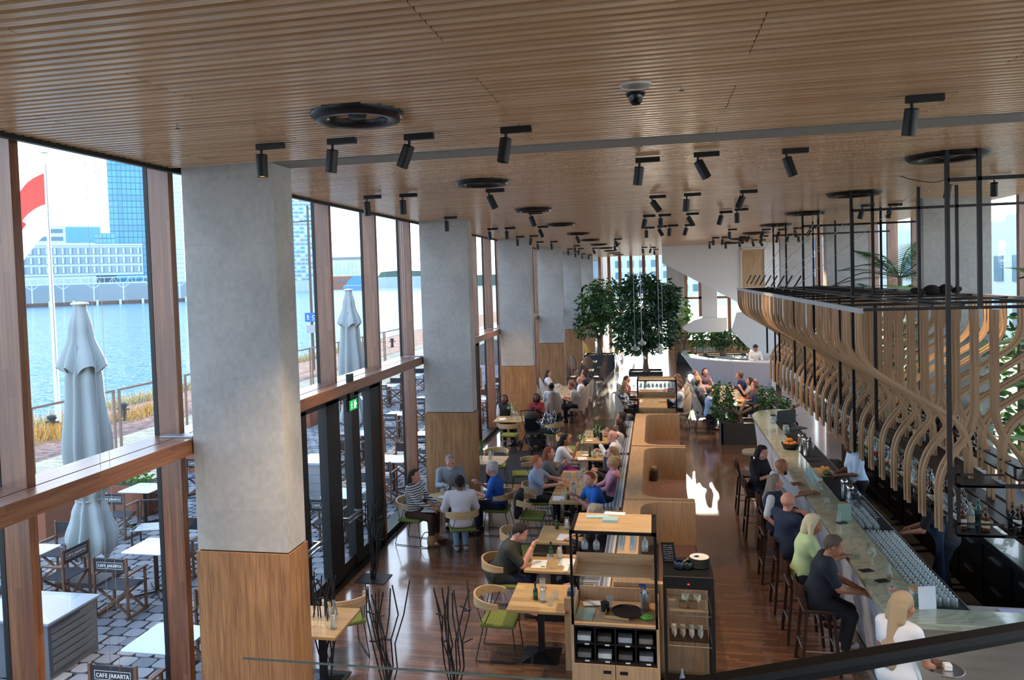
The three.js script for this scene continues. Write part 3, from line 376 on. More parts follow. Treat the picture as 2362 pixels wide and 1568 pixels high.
// ---------------------------------------------------------------- bar counter
M.endStone = std('#ffffff', .5, { map: woodMap('#8d8474', '#aaa08e', { S: 1.2, T: 2, fine: 20, amp: .8 }) });
const bar1 = thing('bar_counter', 'long bar counter with green veined stone top and white marble front', 'bar counter', [0, 0, 0]);
{
  const s = new THREE.Shape(); s.moveTo(2.33, 8.55); s.lineTo(5.2, 8.55); s.lineTo(5.2, 8.93); s.lineTo(2.78, 8.93); s.lineTo(2.78, 20.2); s.quadraticCurveTo(2.8, 20.75, 3.5, 20.8); s.lineTo(3.5, 21.4); s.lineTo(3.1, 21.42); s.quadraticCurveTo(2.42, 21.3, 2.36, 20.4); s.closePath();
  const top = new THREE.ExtrudeGeometry(s, { depth: .05, bevelEnabled: true, bevelThickness: .008, bevelSize: .008, bevelSegments: 2, curveSegments: 10 }).rotateX(-Math.PI / 2).translate(0, 1.045, 0); mesh('stone_top', uvm(top, 'z'), M.marble, bar1);
  mesh('front_panel', uvm(new THREE.BufferGeometry().copy(extrude([[2.40, 1.03], [2.50, .02], [2.56, .02], [2.56, 1.03]], 11.7)).translate(0, 0, -20.45), 'z'), M.marbleFront, bar1);
  mesh('kick_rail', rod([2.28, .2, -20.2], [2.28, .2, -8.7], .022, 10), M.steel, bar1); for (let i = 0; i < 8; i++) mesh('rail_bracket', rod([2.28, .2, -9 - i * 1.55], [2.5, .2, -9 - i * 1.55], .012, 6), M.steel, bar1);
  mesh('end_front', span(2.42, 5.2, 0, 1.03, -8.72, -8.66, 'x'), M.endStone, bar1); mesh('far_front', span(2.55, 3.5, 0, 1.03, -21.2, -21.1, 'x'), M.marbleFront, bar1);
  mesh('inner_worktop', span(2.785, 3.3, .96, .985, -20.4, -8.95), M.blackSoft, bar1); mesh('inner_cabinet', span(2.85, 3.26, 0, .96, -20.4, -8.95), M.black, bar1); mesh('worktop_edge', span(3.3, 3.315, .965, .99, -20.4, -8.95), M.steel, bar1);
  mesh('end_worktop', span(3.32, 5.2, .96, .985, -9.35, -8.95), M.beigeFab, bar1);
  const m = mesh('bar_floor_mat', span(3.3, 4.42, 0, .012, -20.5, -8.97), M.blackSoft); tag(m, 'black rubber mat on the floor behind the bar', 'mat');
}
const back = thing('back_bar', 'low black back bar cabinet with steel drawer handles', 'cabinet', [0, 0, 0]);
mesh('carcass', span(4.48, 4.8, 0, .92, -20.5, -9.4), M.black, back); mesh('worktop', span(4.43, 4.81, .92, .95, -20.5, -9.4), phy({ color: '#3b4444', roughness: .15, clearcoat: .4 }), back);
for (let i = 0; i < 12; i++) { const z = -9.7 - i * .9; for (const y of [.2, .62]) { const d = mesh('drawer', span(4.46, 4.48, y - .17, y + .19, z - .42, z + .42), M.blackMetal, back); mesh('handle', span(4.42, 4.46, y + .1, y + .125, z - .16, z + .16), M.steel, d); } }
// glasses stacked upside down on the inner worktop
const glassUp = lathe([[.001, .002], [.03, .003], [.036, .09], [.0375, .092], [.032, .006], [.001, .006]], 12), glassDown = glassUp.clone().rotateX(Math.PI).translate(0, .094, 0);
const wineG = lathe([[.001, .001], [.034, .002], [.034, .005], [.006, .01], [.0045, .08], [.012, .092], [.034, .125], [.039, .155], [.032, .2], [.0305, .2], [.037, .155], [.031, .126], [.004, .095]], 14), wineDown = wineG.clone().rotateX(Math.PI).translate(0, .2, 0);
M.tumbler = phy({ color: '#f4f8f8', roughness: .03, transmission: .9, thickness: 0, ior: 1.5 });
for (let i = 0; i < 26; i++) for (let j = 0; j < 5; j++) { const g = mesh('tumbler', glassDown, M.tumbler); g.position.set(2.85 + j * .083, .987, -9.3 - i * .092); tag(g, 'clear tumbler upside down in the dense rack on the bar worktop', 'glass', 'tumblers on the bar worktop'); }
for (let i = 0; i < 9; i++) for (let j = 0; j < 3; j++) { const g = mesh('stem_glass', wineDown, M.tumbler); g.position.set(2.86 + j * .1, .987, -11.9 - i * .1); tag(g, 'stem glass upside down on the bar worktop by the tap', 'glass', 'stem glasses on the bar worktop'); }
for (let i = 0; i < 8; i++) for (let j = 0; j < 2; j++) { const g = mesh('tumbler', glassUp, M.tumbler); g.position.set(2.60 + j * .09, 1.104, -13.9 - i * .11); tag(g, 'clear tumbler lined up on the stone top near the mixing station', 'glass', 'tumblers on the stone top'); }
function tapTower(p, label) { const t = thing('beer_tap', label, 'beer tap', p); mesh('column', cyl(.05, .045, .3, 0, 0, 0, 18), M.chrome, t); mesh('dome', new THREE.SphereGeometry(.056, 16, 10).translate(0, .31, 0), M.chrome, t); for (const z of [-.05, .05]) { mesh('spout', tube([[.03, .24, z], [.11, .24, z], [.13, .2, z], [.13, .13, z]], .01), M.chrome, t); mesh('tap_lever', rod([.07, .24, z], [.09, .36, z], .009), M.black, t); } }
tapTower([2.83, 1.1, -16.5], 'chrome beer tap with a domed top beside the basket of oranges'); tapTower([2.86, 1.1, -16.1], 'chrome beer tap beside its twin at the middle of the bar'); tapTower([2.96, .985, -13.4], 'chrome beer tap behind the stem glasses'); tapTower([2.96, .985, -13.0], 'chrome beer tap nearest the stacked tumblers');
{ // small things on the bar
  let p = G(2035, 1338, 1.105); const drink = (name, label, p, geo, liquid, extra) => { const t = thing(name, label, 'drink', [p.x, 1.104, p.z]); mesh('glass', geo, M.tumbler, t); if (liquid) mesh('liquid', liquid[0], phy({ color: liquid[1], roughness: .05, transmission: .4, thickness: 0 }), t); if (extra) mesh('straw', rod([-.01, .12, 0], [-.05, .28, 0], .004), M.black, t); return t; };
  drink('cocktail_glass', 'tall stemmed glass with a pale drink and black straw on the bar', G(2012, 1305, 1.1), wineG.clone().scale(1.25, 1.1, 1.25), [lathe([[.001, .11], [.03, .13], [.043, .17], [.001, .17]]), '#d9dfb0'], 1);
  drink('orange_cocktail', 'short stemmed glass with an orange drink on the bar', G(2057, 1385, 1.1), wineG.clone().scale(1.2, .8, 1.2), [lathe([[.001, .085], [.032, .1], [.043, .125], [.036, .15], [.001, .15]]), '#d9671c']);
  const c = thing('carafe', 'small glass carafe with amber liquid on the bar', 'carafe', G(2052, 1335, 1.104)); mesh('glass', lathe([[.001, .002], [.035, .003], [.036, .06], [.015, .12], [.022, .17], [.02, .17], [.013, .12], [.033, .06], [.001, .006]]), M.tumbler, c); mesh('liquid', lathe([[.001, .005], [.032, .006], [.032, .06], [.001, .062]]), phy({ color: '#a85422', roughness: .05, transmission: .4, thickness: 0 }), c);
  for (const [u, v, l] of [[1998, 1316, 'black coaster tray under the pale cocktail'], [2035, 1340, 'dark square menu card with a gold mark beside the carafe'], [1942, 1206, 'black folded card beside the water glass']]) { const q = G(u, v, 1.104), m = mesh('coaster', box(.15, .008, .09, 0, .004, 0), M.black); m.position.copy(q); m.rotation.y = .4; tag(m, l, 'coaster'); }
  const jar = (u, v, label, lidM, fill) => { const q = G(u, v, 1.104), t = thing('glass_jar', label, 'jar', q); mesh('jar_glass', lathe([[.001, 0], [.07, .002], [.075, .02], [.075, .13], [.055, .17], [.052, .17], [.07, .13], [.07, .02], [.001, .008]], 18), M.tumbler, t); mesh('lid', cyl(.06, .06, .03, 0, .17, 0, 18), lidM, t); if (fill) mesh('filling', cyl(.066, .066, .09, 0, .012, 0, 14), fill, t); return t; };
  jar(1783, 975, 'squat glass jar with a dark lid at the far bend of the bar', M.darkGrey); jar(1813, 1000, 'squat glass jar with green leaves before the oranges', M.alu, M.leaf[1]); jar(1946, 1190, 'glass jar with a cork lid beside the green menu', M.oakEdge, M.leaf[2]); jar(2110, 1395, 'square glass jar with a cork lid and green plant behind the waitress', M.oakEdge, M.leaf[1]);
  for (const [u, v, c, l] of [[1950, 1200, '#8fb2a2', 'pale green menu leaning on a jar on the bar'], [2140, 1405, '#dfe3e6', 'white menu card standing behind the plant jar']]) { const q = G(u, v, 1.104), m = mesh('menu_card', box(.2, .24, .012, 0, .12, 0), std(c, .6)); m.position.copy(q); m.rotation.set(-.12, .35, 0); tag(m, l, 'menu'); }
  p = G(1822, 1035, 1.1045); const k = thing('fruit_basket', 'black basket on the bar holding oranges', 'basket', p); mesh('basket_shell', lathe([[.001, 0], [.12, 0], [.17, .12], [.16, .12], [.11, .015], [.001, .015]], 18), M.black, k);
  for (let i = 0; i < 9; i++) { const a = i * .7, r = i < 6 ? .09 : .03, o = mesh('orange', new THREE.SphereGeometry(.042, 12, 9), std('#d9822b', .6)); o.position.set(p.x + r * Math.cos(a), p.y + (i < 6 ? .12 : .18), p.z + r * Math.sin(a)); tag(o, 'orange in the black basket by the beer taps', 'orange', 'oranges in the basket'); }
  p = G(1835, 960, .99); const reg = thing('till', 'black till screen and equipment at the far bend of the bar', 'till', [3.05, .985, -19.6], .5); mesh('screen', box(.5, .32, .04, 0, .25, 0), M.black, reg); mesh('stand', box(.12, .1, .12, 0, .05, .02), M.black, reg); mesh('keyboard', box(.5, .03, .25, 0, .02, .3), M.darkGrey, reg);
  const tr = thing('cutting_board', 'pale chopping board with herbs and fruit on the bar worktop', 'board', [3.0, .987, -15.2], .1); mesh('board', box(.35, .02, .6, 0, .01, 0), M.oak, tr); mesh('herbs', new THREE.SphereGeometry(.08, 10, 8).scale(1, .5, 1.4).translate(0, .05, .2), M.leaf[1], tr);
  for (let i = 0; i < 5; i++) { const o = mesh('orange', new THREE.SphereGeometry(.038, 12, 9), std('#cf8a35', .6)); o.position.set(3.02 + (i % 2) * .07, 1.045, -15.35 + i * .05); tag(o, 'orange on the chopping board behind the bar', 'orange', 'oranges on the board'); }
  drink('wine_glass', 'clear stemmed glass with a little white wine on the bar', G(1908, 1180, 1.1), wineG, [lathe([[.001, .1], [.03, .125], [.035, .14], [.001, .14]]), '#d8c77a']); drink('water_glass', 'tall glass of water on a black card on the bar', G(1935, 1205, 1.1), glassUp.clone().scale(.9, 1.7, .9)); drink('wine_glass', 'stemmed glass of golden wine by the bald man in the white shirt', G(1893, 1130, 1.1), wineG, [lathe([[.001, .1], [.032, .13], [.037, .15], [.001, .15]]), '#d9a92f']);
  const tw = mesh('checked_cloth', box(.7, .02, .22, 3.95, .996, -9.15), std('#b9b3cc', .9)); tag(tw, 'folded lilac cloth on the end worktop', 'cloth');
}
// ---------------------------------------------------------------- tables and chairs
const TOP = .75;
function table(x0, x1, z0, z1, label, turn = 0, bases = 1, cx, cz) {
  const w = x1 - x0, d = Math.abs(z1 - z0), t = thing('dining_table', label, 'table', [cx ?? (x0 + x1) / 2, 0, cz ?? (z0 + z1) / 2], turn);
  mesh('table_top', box(w, .038, d, 0, TOP - .019, 0, 'x', .006), M.oakTable, t);
  for (let i = 0; i < bases; i++) { const z = bases > 1 ? (i - .5) * d * .55 : 0; mesh('pedestal', box(.075, .66, .075, 0, .38, z), M.black, t); const b = new THREE.CylinderGeometry(.05, .33, .06, 4).rotateY(Math.PI / 4).toNonIndexed(); b.computeVertexNormals(); mesh('base_plate', b.translate(0, .03, z), M.blackMetal, t); mesh('top_bracket', box(.4, .02, .4, 0, .71, z), M.black, t); }
  return t;
}
const CH = (() => { // bent oak hoop back, green seat, black wire sled frame; the sitter looks along +z
  const t = thing('hoop_chair', 'oak hoop back chair with a green seat on a wire frame', 'chair', [0, 0, 0]);
  mesh('seat', box(.46, .055, .45, 0, .455, .01, 'y', .026), M.green, t);
  const n = 26, q = []; for (let i = 0; i <= n; i++) { const a = Math.PI * (-.13 + 1.26 * i / n); q.push([.285 * Math.cos(a), -.06 - .25 * Math.sin(a), i / n]); }
  const pos = [], C = (i, s, y) => { const a = q[Math.max(0, i - 1)], b = q[Math.min(n, i + 1)], l = Math.hypot(b[0] - a[0], b[1] - a[1]), nx = -(b[1] - a[1]) / l, nz = (b[0] - a[0]) / l, m = Math.sin(Math.PI * q[i][2]), h = .035 + .028 * m; return [q[i][0] + nx * s * .012, .715 + .03 * m + y * h, q[i][1] + nz * s * .012]; }, quad = (a, b, c, d) => pos.push(...a, ...b, ...c, ...a, ...c, ...d);
  for (let i = 0; i < n; i++) { quad(C(i, 1, -1), C(i, 1, 1), C(i + 1, 1, 1), C(i + 1, 1, -1)); quad(C(i, -1, 1), C(i, -1, -1), C(i + 1, -1, -1), C(i + 1, -1, 1)); quad(C(i, 1, 1), C(i, -1, 1), C(i + 1, -1, 1), C(i + 1, 1, 1)); quad(C(i, -1, -1), C(i, 1, -1), C(i + 1, 1, -1), C(i + 1, -1, -1)); }
  quad(C(0, -1, -1), C(0, -1, 1), C(0, 1, 1), C(0, 1, -1)); quad(C(n, 1, -1), C(n, 1, 1), C(n, -1, 1), C(n, -1, -1));
  let g = new THREE.BufferGeometry(); g.setAttribute('position', new THREE.Float32BufferAttribute(pos, 3)); g.computeVertexNormals(); g = toCreasedNormals(g, .6); mesh('backrest', uvm(g, 'x'), M.oak, t);
  for (const s of [-1, 1]) { mesh('sled_leg', [rod([s * .2, .43, -.17], [s * .235, .012, -.27], .007), rod([s * .235, .012, -.27], [s * .235, .012, .25], .007), rod([s * .235, .012, .25], [s * .2, .43, .2], .007)], M.black, t); mesh('back_stay', [rod([s * .2, .43, -.17], [s * .27, .7, -.04], .006), rod([s * .2, .43, -.17], [s * .13, .72, -.28], .006)], M.black, t); }
  mesh('seat_frame', [rod([-.2, .43, -.17], [.2, .43, -.17], .007), rod([-.2, .43, .2], [.2, .43, .2], .007)], M.black, t);
  return t;
})();
let chFirst = true; function hoop(x, z, turn, label) { if (chFirst) { chFirst = false; CH.position.set(x, 0, z); CH.rotation.y = turn; CH.userData.label = label; return CH; } return dup(CH, [x, 0, z], turn, label); }
const SH = (() => { // upholstered shell chair
  const t = thing('shell_chair', 'grey upholstered shell chair on slim legs', 'chair', [0, 0, 0]); const g = new THREE.SphereGeometry(1, 20, 12, 0, Math.PI * 2, 0, Math.PI).scale(.25, .42, .06).translate(0, .68, -.2), p = g.attributes.position; for (let i = 0; i < p.count; i++) { const x = p.getX(i); p.setZ(i, p.getZ(i) + x * x * 3.2 - (p.getY(i) - .5) * .12); } g.computeVertexNormals();
  mesh('backrest', g, M.beigeFab, t); mesh('seat', box(.46, .09, .46, 0, .43, .02, 'y', .04), M.beigeFab, t); for (const [x, z] of [[-1, -1], [1, -1], [-1, 1], [1, 1]]) mesh('leg', rod([x * .17, .4, z * .15], [x * .23, 0, z * .22], .012), M.black, t); return t;
})();
let shFirst = true; function shell(x, z, turn, label, group) { if (shFirst) { shFirst = false; SH.position.set(x, 0, z); SH.rotation.y = turn; tag(SH, label, 'chair', group); return SH; } return dup(SH, [x, 0, z], turn, label, group); }
const HPI = Math.PI / 2;
table(-1.865, -1.14, -9.12, -9.96, 'oak table set with glasses and a bottle, beside the service station');
table(-1.86, -1.13, -10.4, -11.08, 'oak table with white menus where the man in the dark shirt sits');
table(-1.86, -1.13, -11.55, -12.35, 'oak table with a white menu and bottle behind the dark shirted man');
table(-1.95, -1.2, -13.65, -15.95, 'long oak table crowded with glasses between the ginger man and the bench', 0, 2);
table(-1.84, -1.18, -16.92, -17.75, 'small oak table in front of the bald man in white');
table(-1.85, -1.18, -18.65, -20.2, 'oak table with wine bottles at the far end of the benches', 0, 2);
table(-.43, .43, -.43, .43, 'oak table turned cornerwise with four diners by the column', .80, 1, -3.72, -13.9);
table(-.4, .4, -.4, .4, 'oak table with a flower vase beside the dark mat', 0, 1, -3.72, -16.75);
table(-.55, .55, -.45, .45, 'oak table by the river window with a stroller beside it', 0, 1, -4.02, -21.75);
table(-.42, .42, -1.6, 1.6, 'long oak table full of glasses with a party of diners', 0, 2, -3.28, -26.9);
table(-.34, .34, -.4, .4, 'small oak table between the first column and the glass doors', 0, 1, -4.0, -8.52);
table(-.45, .45, -1.9, 1.9, 'long oak table with diners behind the far glass rack', 0, 2, -.15, -25.6);
table(-.5, .5, -2.1, 2.1, 'long dark oak table by the planter with a sunlit party', 0, 2, 2.2, -26.2);
table(-.35, .35, -.35, .35, 'small empty table beyond the long party table', 0, 1, -3.0, -33.2); table(-.35, .35, -.35, .35, 'small empty table by the fifth river column', 0, 1, -3.1, -36.6);
hoop(-2.03, -9.5, HPI, 'empty oak hoop chair with a green seat at the table by the service station'); hoop(-2.2, -10.72, HPI, 'oak hoop chair under the man in the dark shirt'); hoop(-2.18, -11.95, HPI, 'empty oak hoop chair behind the man in the dark shirt');
hoop(-4.02, -9.25, -2.5, 'oak hoop chair at the small table by the glass doors'); hoop(-4.42, -13.45, HPI - .2, 'oak hoop chair under the woman in the striped top'); hoop(-3.4, -13.02, Math.PI + .35, 'oak hoop chair under the man in the white shirt seen from behind'); hoop(-4.05, -14.75, .35, 'oak hoop chair under the bearded man'); hoop(-2.98, -14.15, -HPI, 'oak hoop chair under the woman in blue');
hoop(-2.95, -16.75, -HPI + .2, 'empty oak hoop chair beside the dark mat'); hoop(-3.7, -17.5, .1, 'empty oak hoop chair behind the flower vase'); hoop(-2.28, -13.8, HPI, 'oak hoop chair with a dark jacket hung over it'); hoop(-2.3, -14.7, HPI, 'oak hoop chair under the ginger haired man'); hoop(-2.22, -15.5, HPI, 'oak hoop chair under the red haired woman'); hoop(-2.15, -16.9, HPI, 'oak hoop chair under the black haired woman'); hoop(-2.2, -19.3, HPI, 'empty oak hoop chair at the table with wine bottles');
hoop(-4.02, -20.9, Math.PI, 'oak hoop chair with a green seat beside the stroller'); hoop(-2.85, -21.1, -2.1, 'oak hoop chair under the grey haired woman beside the stroller'); hoop(-4.35, -22.5, .3, 'oak hoop chair in the window behind the stroller table'); hoop(-3.5, -22.6, 0, 'oak hoop chair by the third column at the stroller table');
for (const [x, z, a, l] of [[-3.95, -25.2, HPI], [-3.95, -26.6, HPI], [-3.95, -28.2, HPI], [-2.55, -25.2, -HPI], [-2.55, -26.4, -HPI], [-2.5, -27.6, -HPI], [-3.28, -24.9, Math.PI]].map((a) => [...a])) shell(x, z, a, 'grey upholstered shell chair at the long party table by the river', 'shell chairs at the river party table');
for (const [x, z, a] of [[-1, -24.3, HPI], [-1, -25.3, HPI], [-1, -26.5, HPI], [.75, -24.6, -HPI], [.75, -25.8, -HPI], [.75, -27, -HPI]]) shell(x, z, a, 'grey upholstered shell chair at the table behind the far glass rack', 'shell chairs behind the glass rack');
for (const [x, z, a] of [[1.35, -24.2, HPI], [1.35, -25.4, HPI], [1.3, -26.5, HPI], [1.3, -27.9, HPI], [3.0, -24.6, -HPI], [3.0, -25.9, -HPI], [3.05, -27.6, -HPI]]) shell(x, z, a, 'grey upholstered shell chair at the sunlit table by the planter', 'shell chairs at the planter table');
{ const w = (x, z, a, m, l, g) => { const t = dup(SH, [x, 0, z], a, l, g); t.children.forEach((c) => { if (/seat|back/.test(c.name)) c.material = m; }); }; for (const [x, z, a] of [[-3.6, -33.2, HPI], [-2.4, -33.2, -HPI], [-3.0, -32.5, Math.PI], [-3.7, -36.6, HPI], [-2.5, -36.6, -HPI], [-3.1, -35.9, Math.PI]]) w(x, z, a, M.brownShell, 'brown wooden shell chair at an empty table by the far columns', 'brown chairs at the far tables'); for (const [x, z, a] of [[-3.6, -43, HPI], [-2.3, -44, -HPI], [-3.9, -41.5, HPI]]) w(x, z, a, M.yellow, 'mustard yellow shell chair beyond the potted tree', 'yellow chairs beyond the tree'); }
// ---------------------------------------------------------------- bench booths
M.shelfLeather = std('#7d625c', .4);
function planExtrude(pts, holes, y0, y1) { const s = new THREE.Shape(pts); for (const h of holes ?? []) s.holes.push(h); const g = new THREE.ExtrudeGeometry(s, { depth: y1 - y0 - .016, bevelEnabled: true, bevelThickness: .008, bevelSize: .006, bevelOffset: -.006, bevelSegments: 2, curveSegments: 10 }).rotateX(-HPI).translate(0, y0 + .008, 0); return g; }
function uShape(x0, x1, z0, z1, t, R, sgn, tb = t) { // a U open towards sgn*x ; plan y = -z
  const s = new THREE.Shape(), a = -z0, b = -z1; // a < b
  if (sgn > 0) { s.moveTo(x1, a); s.lineTo(x0, a); s.lineTo(x0, b); s.lineTo(x1, b); s.lineTo(x1, b - t); s.lineTo(x0 + tb + R, b - t); s.quadraticCurveTo(x0 + tb, b - t, x0 + tb, b - t - R); s.lineTo(x0 + tb, a + t + R); s.quadraticCurveTo(x0 + tb, a + t, x0 + tb + R, a + t); s.lineTo(x1, a + t); s.closePath(); }
  else { s.moveTo(x0, a); s.lineTo(x0, a + t); s.lineTo(x1 - t - R, a + t); s.quadraticCurveTo(x1 - t, a + t, x1 - t, a + t + R); s.lineTo(x1 - t, b - t - R); s.quadraticCurveTo(x1 - t, b - t, x1 - t - R, b - t); s.lineTo(x0, b - t); s.lineTo(x0, b); s.lineTo(x1, b); s.lineTo(x1, a); s.closePath(); }
  return s.getPoints(10);
}
[[-9.16, -12.58, 'the bench unit next to the service station'], [-12.68, -16.56, 'the middle bench unit with a jar on its shelf'], [-16.66, -20.5, 'the bench unit by the far glass rack']].forEach(([z0, z1, l]) => {
  const t = thing('bench_booth', 'curved oak booth, ' + l, 'booth', [0, 0, 0]);
  mesh('shelf_wall', uvm(planExtrude(uShape(-.56, .56, z0, z1, .07, .42, 1, .27), null, 0, 1.14), 'y'), M.booth, t);
  mesh('shelf_seat', span(-.49, .54, .42, .46, z1 + .07, z0 - .07, 'z', .01), M.shelfLeather, t); mesh('shelf_plinth', span(-.49, .45, 0, .42, z1 + .07, z0 - .07), M.booth, t);
  mesh('bench_wall', uvm(planExtrude(uShape(-1.16, -.56, z0 - .03, z1 + .03, .06, .38, -1), null, 0, .9), 'y'), M.booth, t);
  mesh('bench_back', uvm(planExtrude(uShape(-1.13, -.62, z0 - .09, z1 + .09, .14, .34, -1), null, .4, .96), 'y'), M.stripe, t);
  mesh('bench_seat', span(-1.15, -.68, .38, .47, z1 + .18, z0 - .18, 'x', .03), M.stripe, t); mesh('bench_plinth', span(-1.08, -.66, 0, .38, z1 + .1, z0 - .1), M.booth, t);
});
{ const p = G(1509, 1108, .46), t = thing('storage_jar', 'tall dark jar with a pale lid on the shelf of the middle bench unit', 'jar', p); mesh('jar_glass', lathe([[.001, 0], [.075, .002], [.08, .03], [.08, .2], [.06, .25], [.001, .25]], 18), phy({ color: '#3a2d26', roughness: .1, clearcoat: .5 }), t); mesh('lid', cyl(.055, .05, .04, 0, .25, 0, 16), M.beigeFab, t); }
// ---------------------------------------------------------------- service stations
const stemHang = wineDown;
function station(x0, x1, z0, z1, label, full) {
  const t = thing('service_station', label, 'cabinet', [(x0 + x1) / 2, 0, (z0 + z1) / 2]), w = x1 - x0, d = z0 - z1, a = w / 2, b = d / 2, H = 1.98;
  mesh('cabinet_side', span(-a - .01, -a + .02, 0, 1.06, -b, b), M.booth, t); mesh('cabinet_side', span(a - .02, a + .01, 0, 1.06, -b, b), M.booth, t); mesh('cabinet_back', span(-a, a, 0, 1.1, -b - .01, -b + .02), M.booth, t); mesh('worktop', span(-a, a, .93, .955, -b, b, 'x'), M.booth, t);
  mesh('cubby_frame', [span(-a + .02, a - .02, .9, .93, -b, b - .02), span(-a + .02, a - .02, .5, .53, -b, b - .02), span(-a + .02, a - .02, .71, .725, -b, b - .02), ...[0, 1, 2, 3, 4].map((i) => span(-a + .02 + i * (w - .05) / 4, -a + .035 + i * (w - .05) / 4, .53, .9, -b, b - .02)), span(-a + .02, a - .02, .5, .9, -b, -b + .04)], M.black, t);
  if (full) for (let j = 0; j < 2; j++) for (let i = 0; i < 4; i++) { const x = -a + .03 + (i + .5) * (w - .05) / 4; mesh('number_tag', box(.05, .014, .004, x + .02, .527 + j * .187, b - .016), M.paper, t); }
  for (const s of [-1, 1]) { const dr = mesh('cabinet_door', span(s < 0 ? -a + .02 : .004, s < 0 ? -.004 : a - .02, .03, .495, b - .025, b), M.booth, t); mesh('handle_slot', box(.085, .035, .01, s * .09, .42, b + .001), M.black, dr); }
  for (const [x, z] of [[-1, 1], [1, 1], [-1, -1], [1, -1]]) mesh('frame_post', box(.028, H - .93, .028, x * (a - .014), .93 + (H - .93) / 2, z * (b - .014)), M.blackMetal, t);
  mesh('top_frame', [span(-a, a, H - .03, H, b - .03, b), span(-a, a, H - .03, H, -b, -b + .03), span(-a, -a + .05, H - .03, H, -b, b), span(a - .05, a, H - .03, H, -b, b)], M.blackMetal, t); mesh('top_board', span(-a + .05, a - .05, H - .02, H + .004, -b + .02, b - .02, 'x'), M.oak, t);
  mesh('tray_shelf', [span(-a + .03, a - .03, 1.47, 1.485, -b * .2, b - .03, 'x'), span(-a + .03, a - .03, 1.485, 1.6, -b * .2 - .012, -b * .2, 'x'), span(-a + .03, -a + .042, 1.485, 1.56, -b * .2, b - .03), span(a - .042, a - .03, 1.485, 1.56, -b * .2, b - .03)], M.booth, t);
  mesh('glass_hanger', [0, 1, 2, 3, 4].map((i) => span(-a + .12 + i * .18, -a + .135 + i * .18, H - .05, H - .03, -b + .04, b - .04)), M.steel, t);
  return t;
}
const ST = station(-.985, -.045, -8.42, -9.1, 'oak service station with a black frame, trays and hanging glasses beside the cake fridge', true);
station(-.52, .52, -20.75, -21.5, 'far service station packed with hanging glasses behind the last booth', false);
for (const [x, n, z0] of [[-.83, 1, -8.55], [-.7, 1, -8.55], [-.43, 5, -8.52], [-.3, 5, -8.52], [-.17, 2, -8.55]]) for (let i = 0; i < n; i++) { const g = mesh('stem_glass', wineDown, M.tumbler); g.position.set(x, 1.74, z0 - i * .1); tag(g, 'stem glass hanging upside down in the near service station', 'glass', 'glasses hanging in the near service station'); }
for (let r = 0; r < 9; r++) for (let i = 0; i < 5; i++) { const g = mesh('stem_glass', wineDown, M.tumbler); g.position.set(-.42 + r * .105, 1.74, -20.85 - i * .12); tag(g, 'stem glass hanging in the far service station', 'glass', 'glasses hanging in the far service station'); }
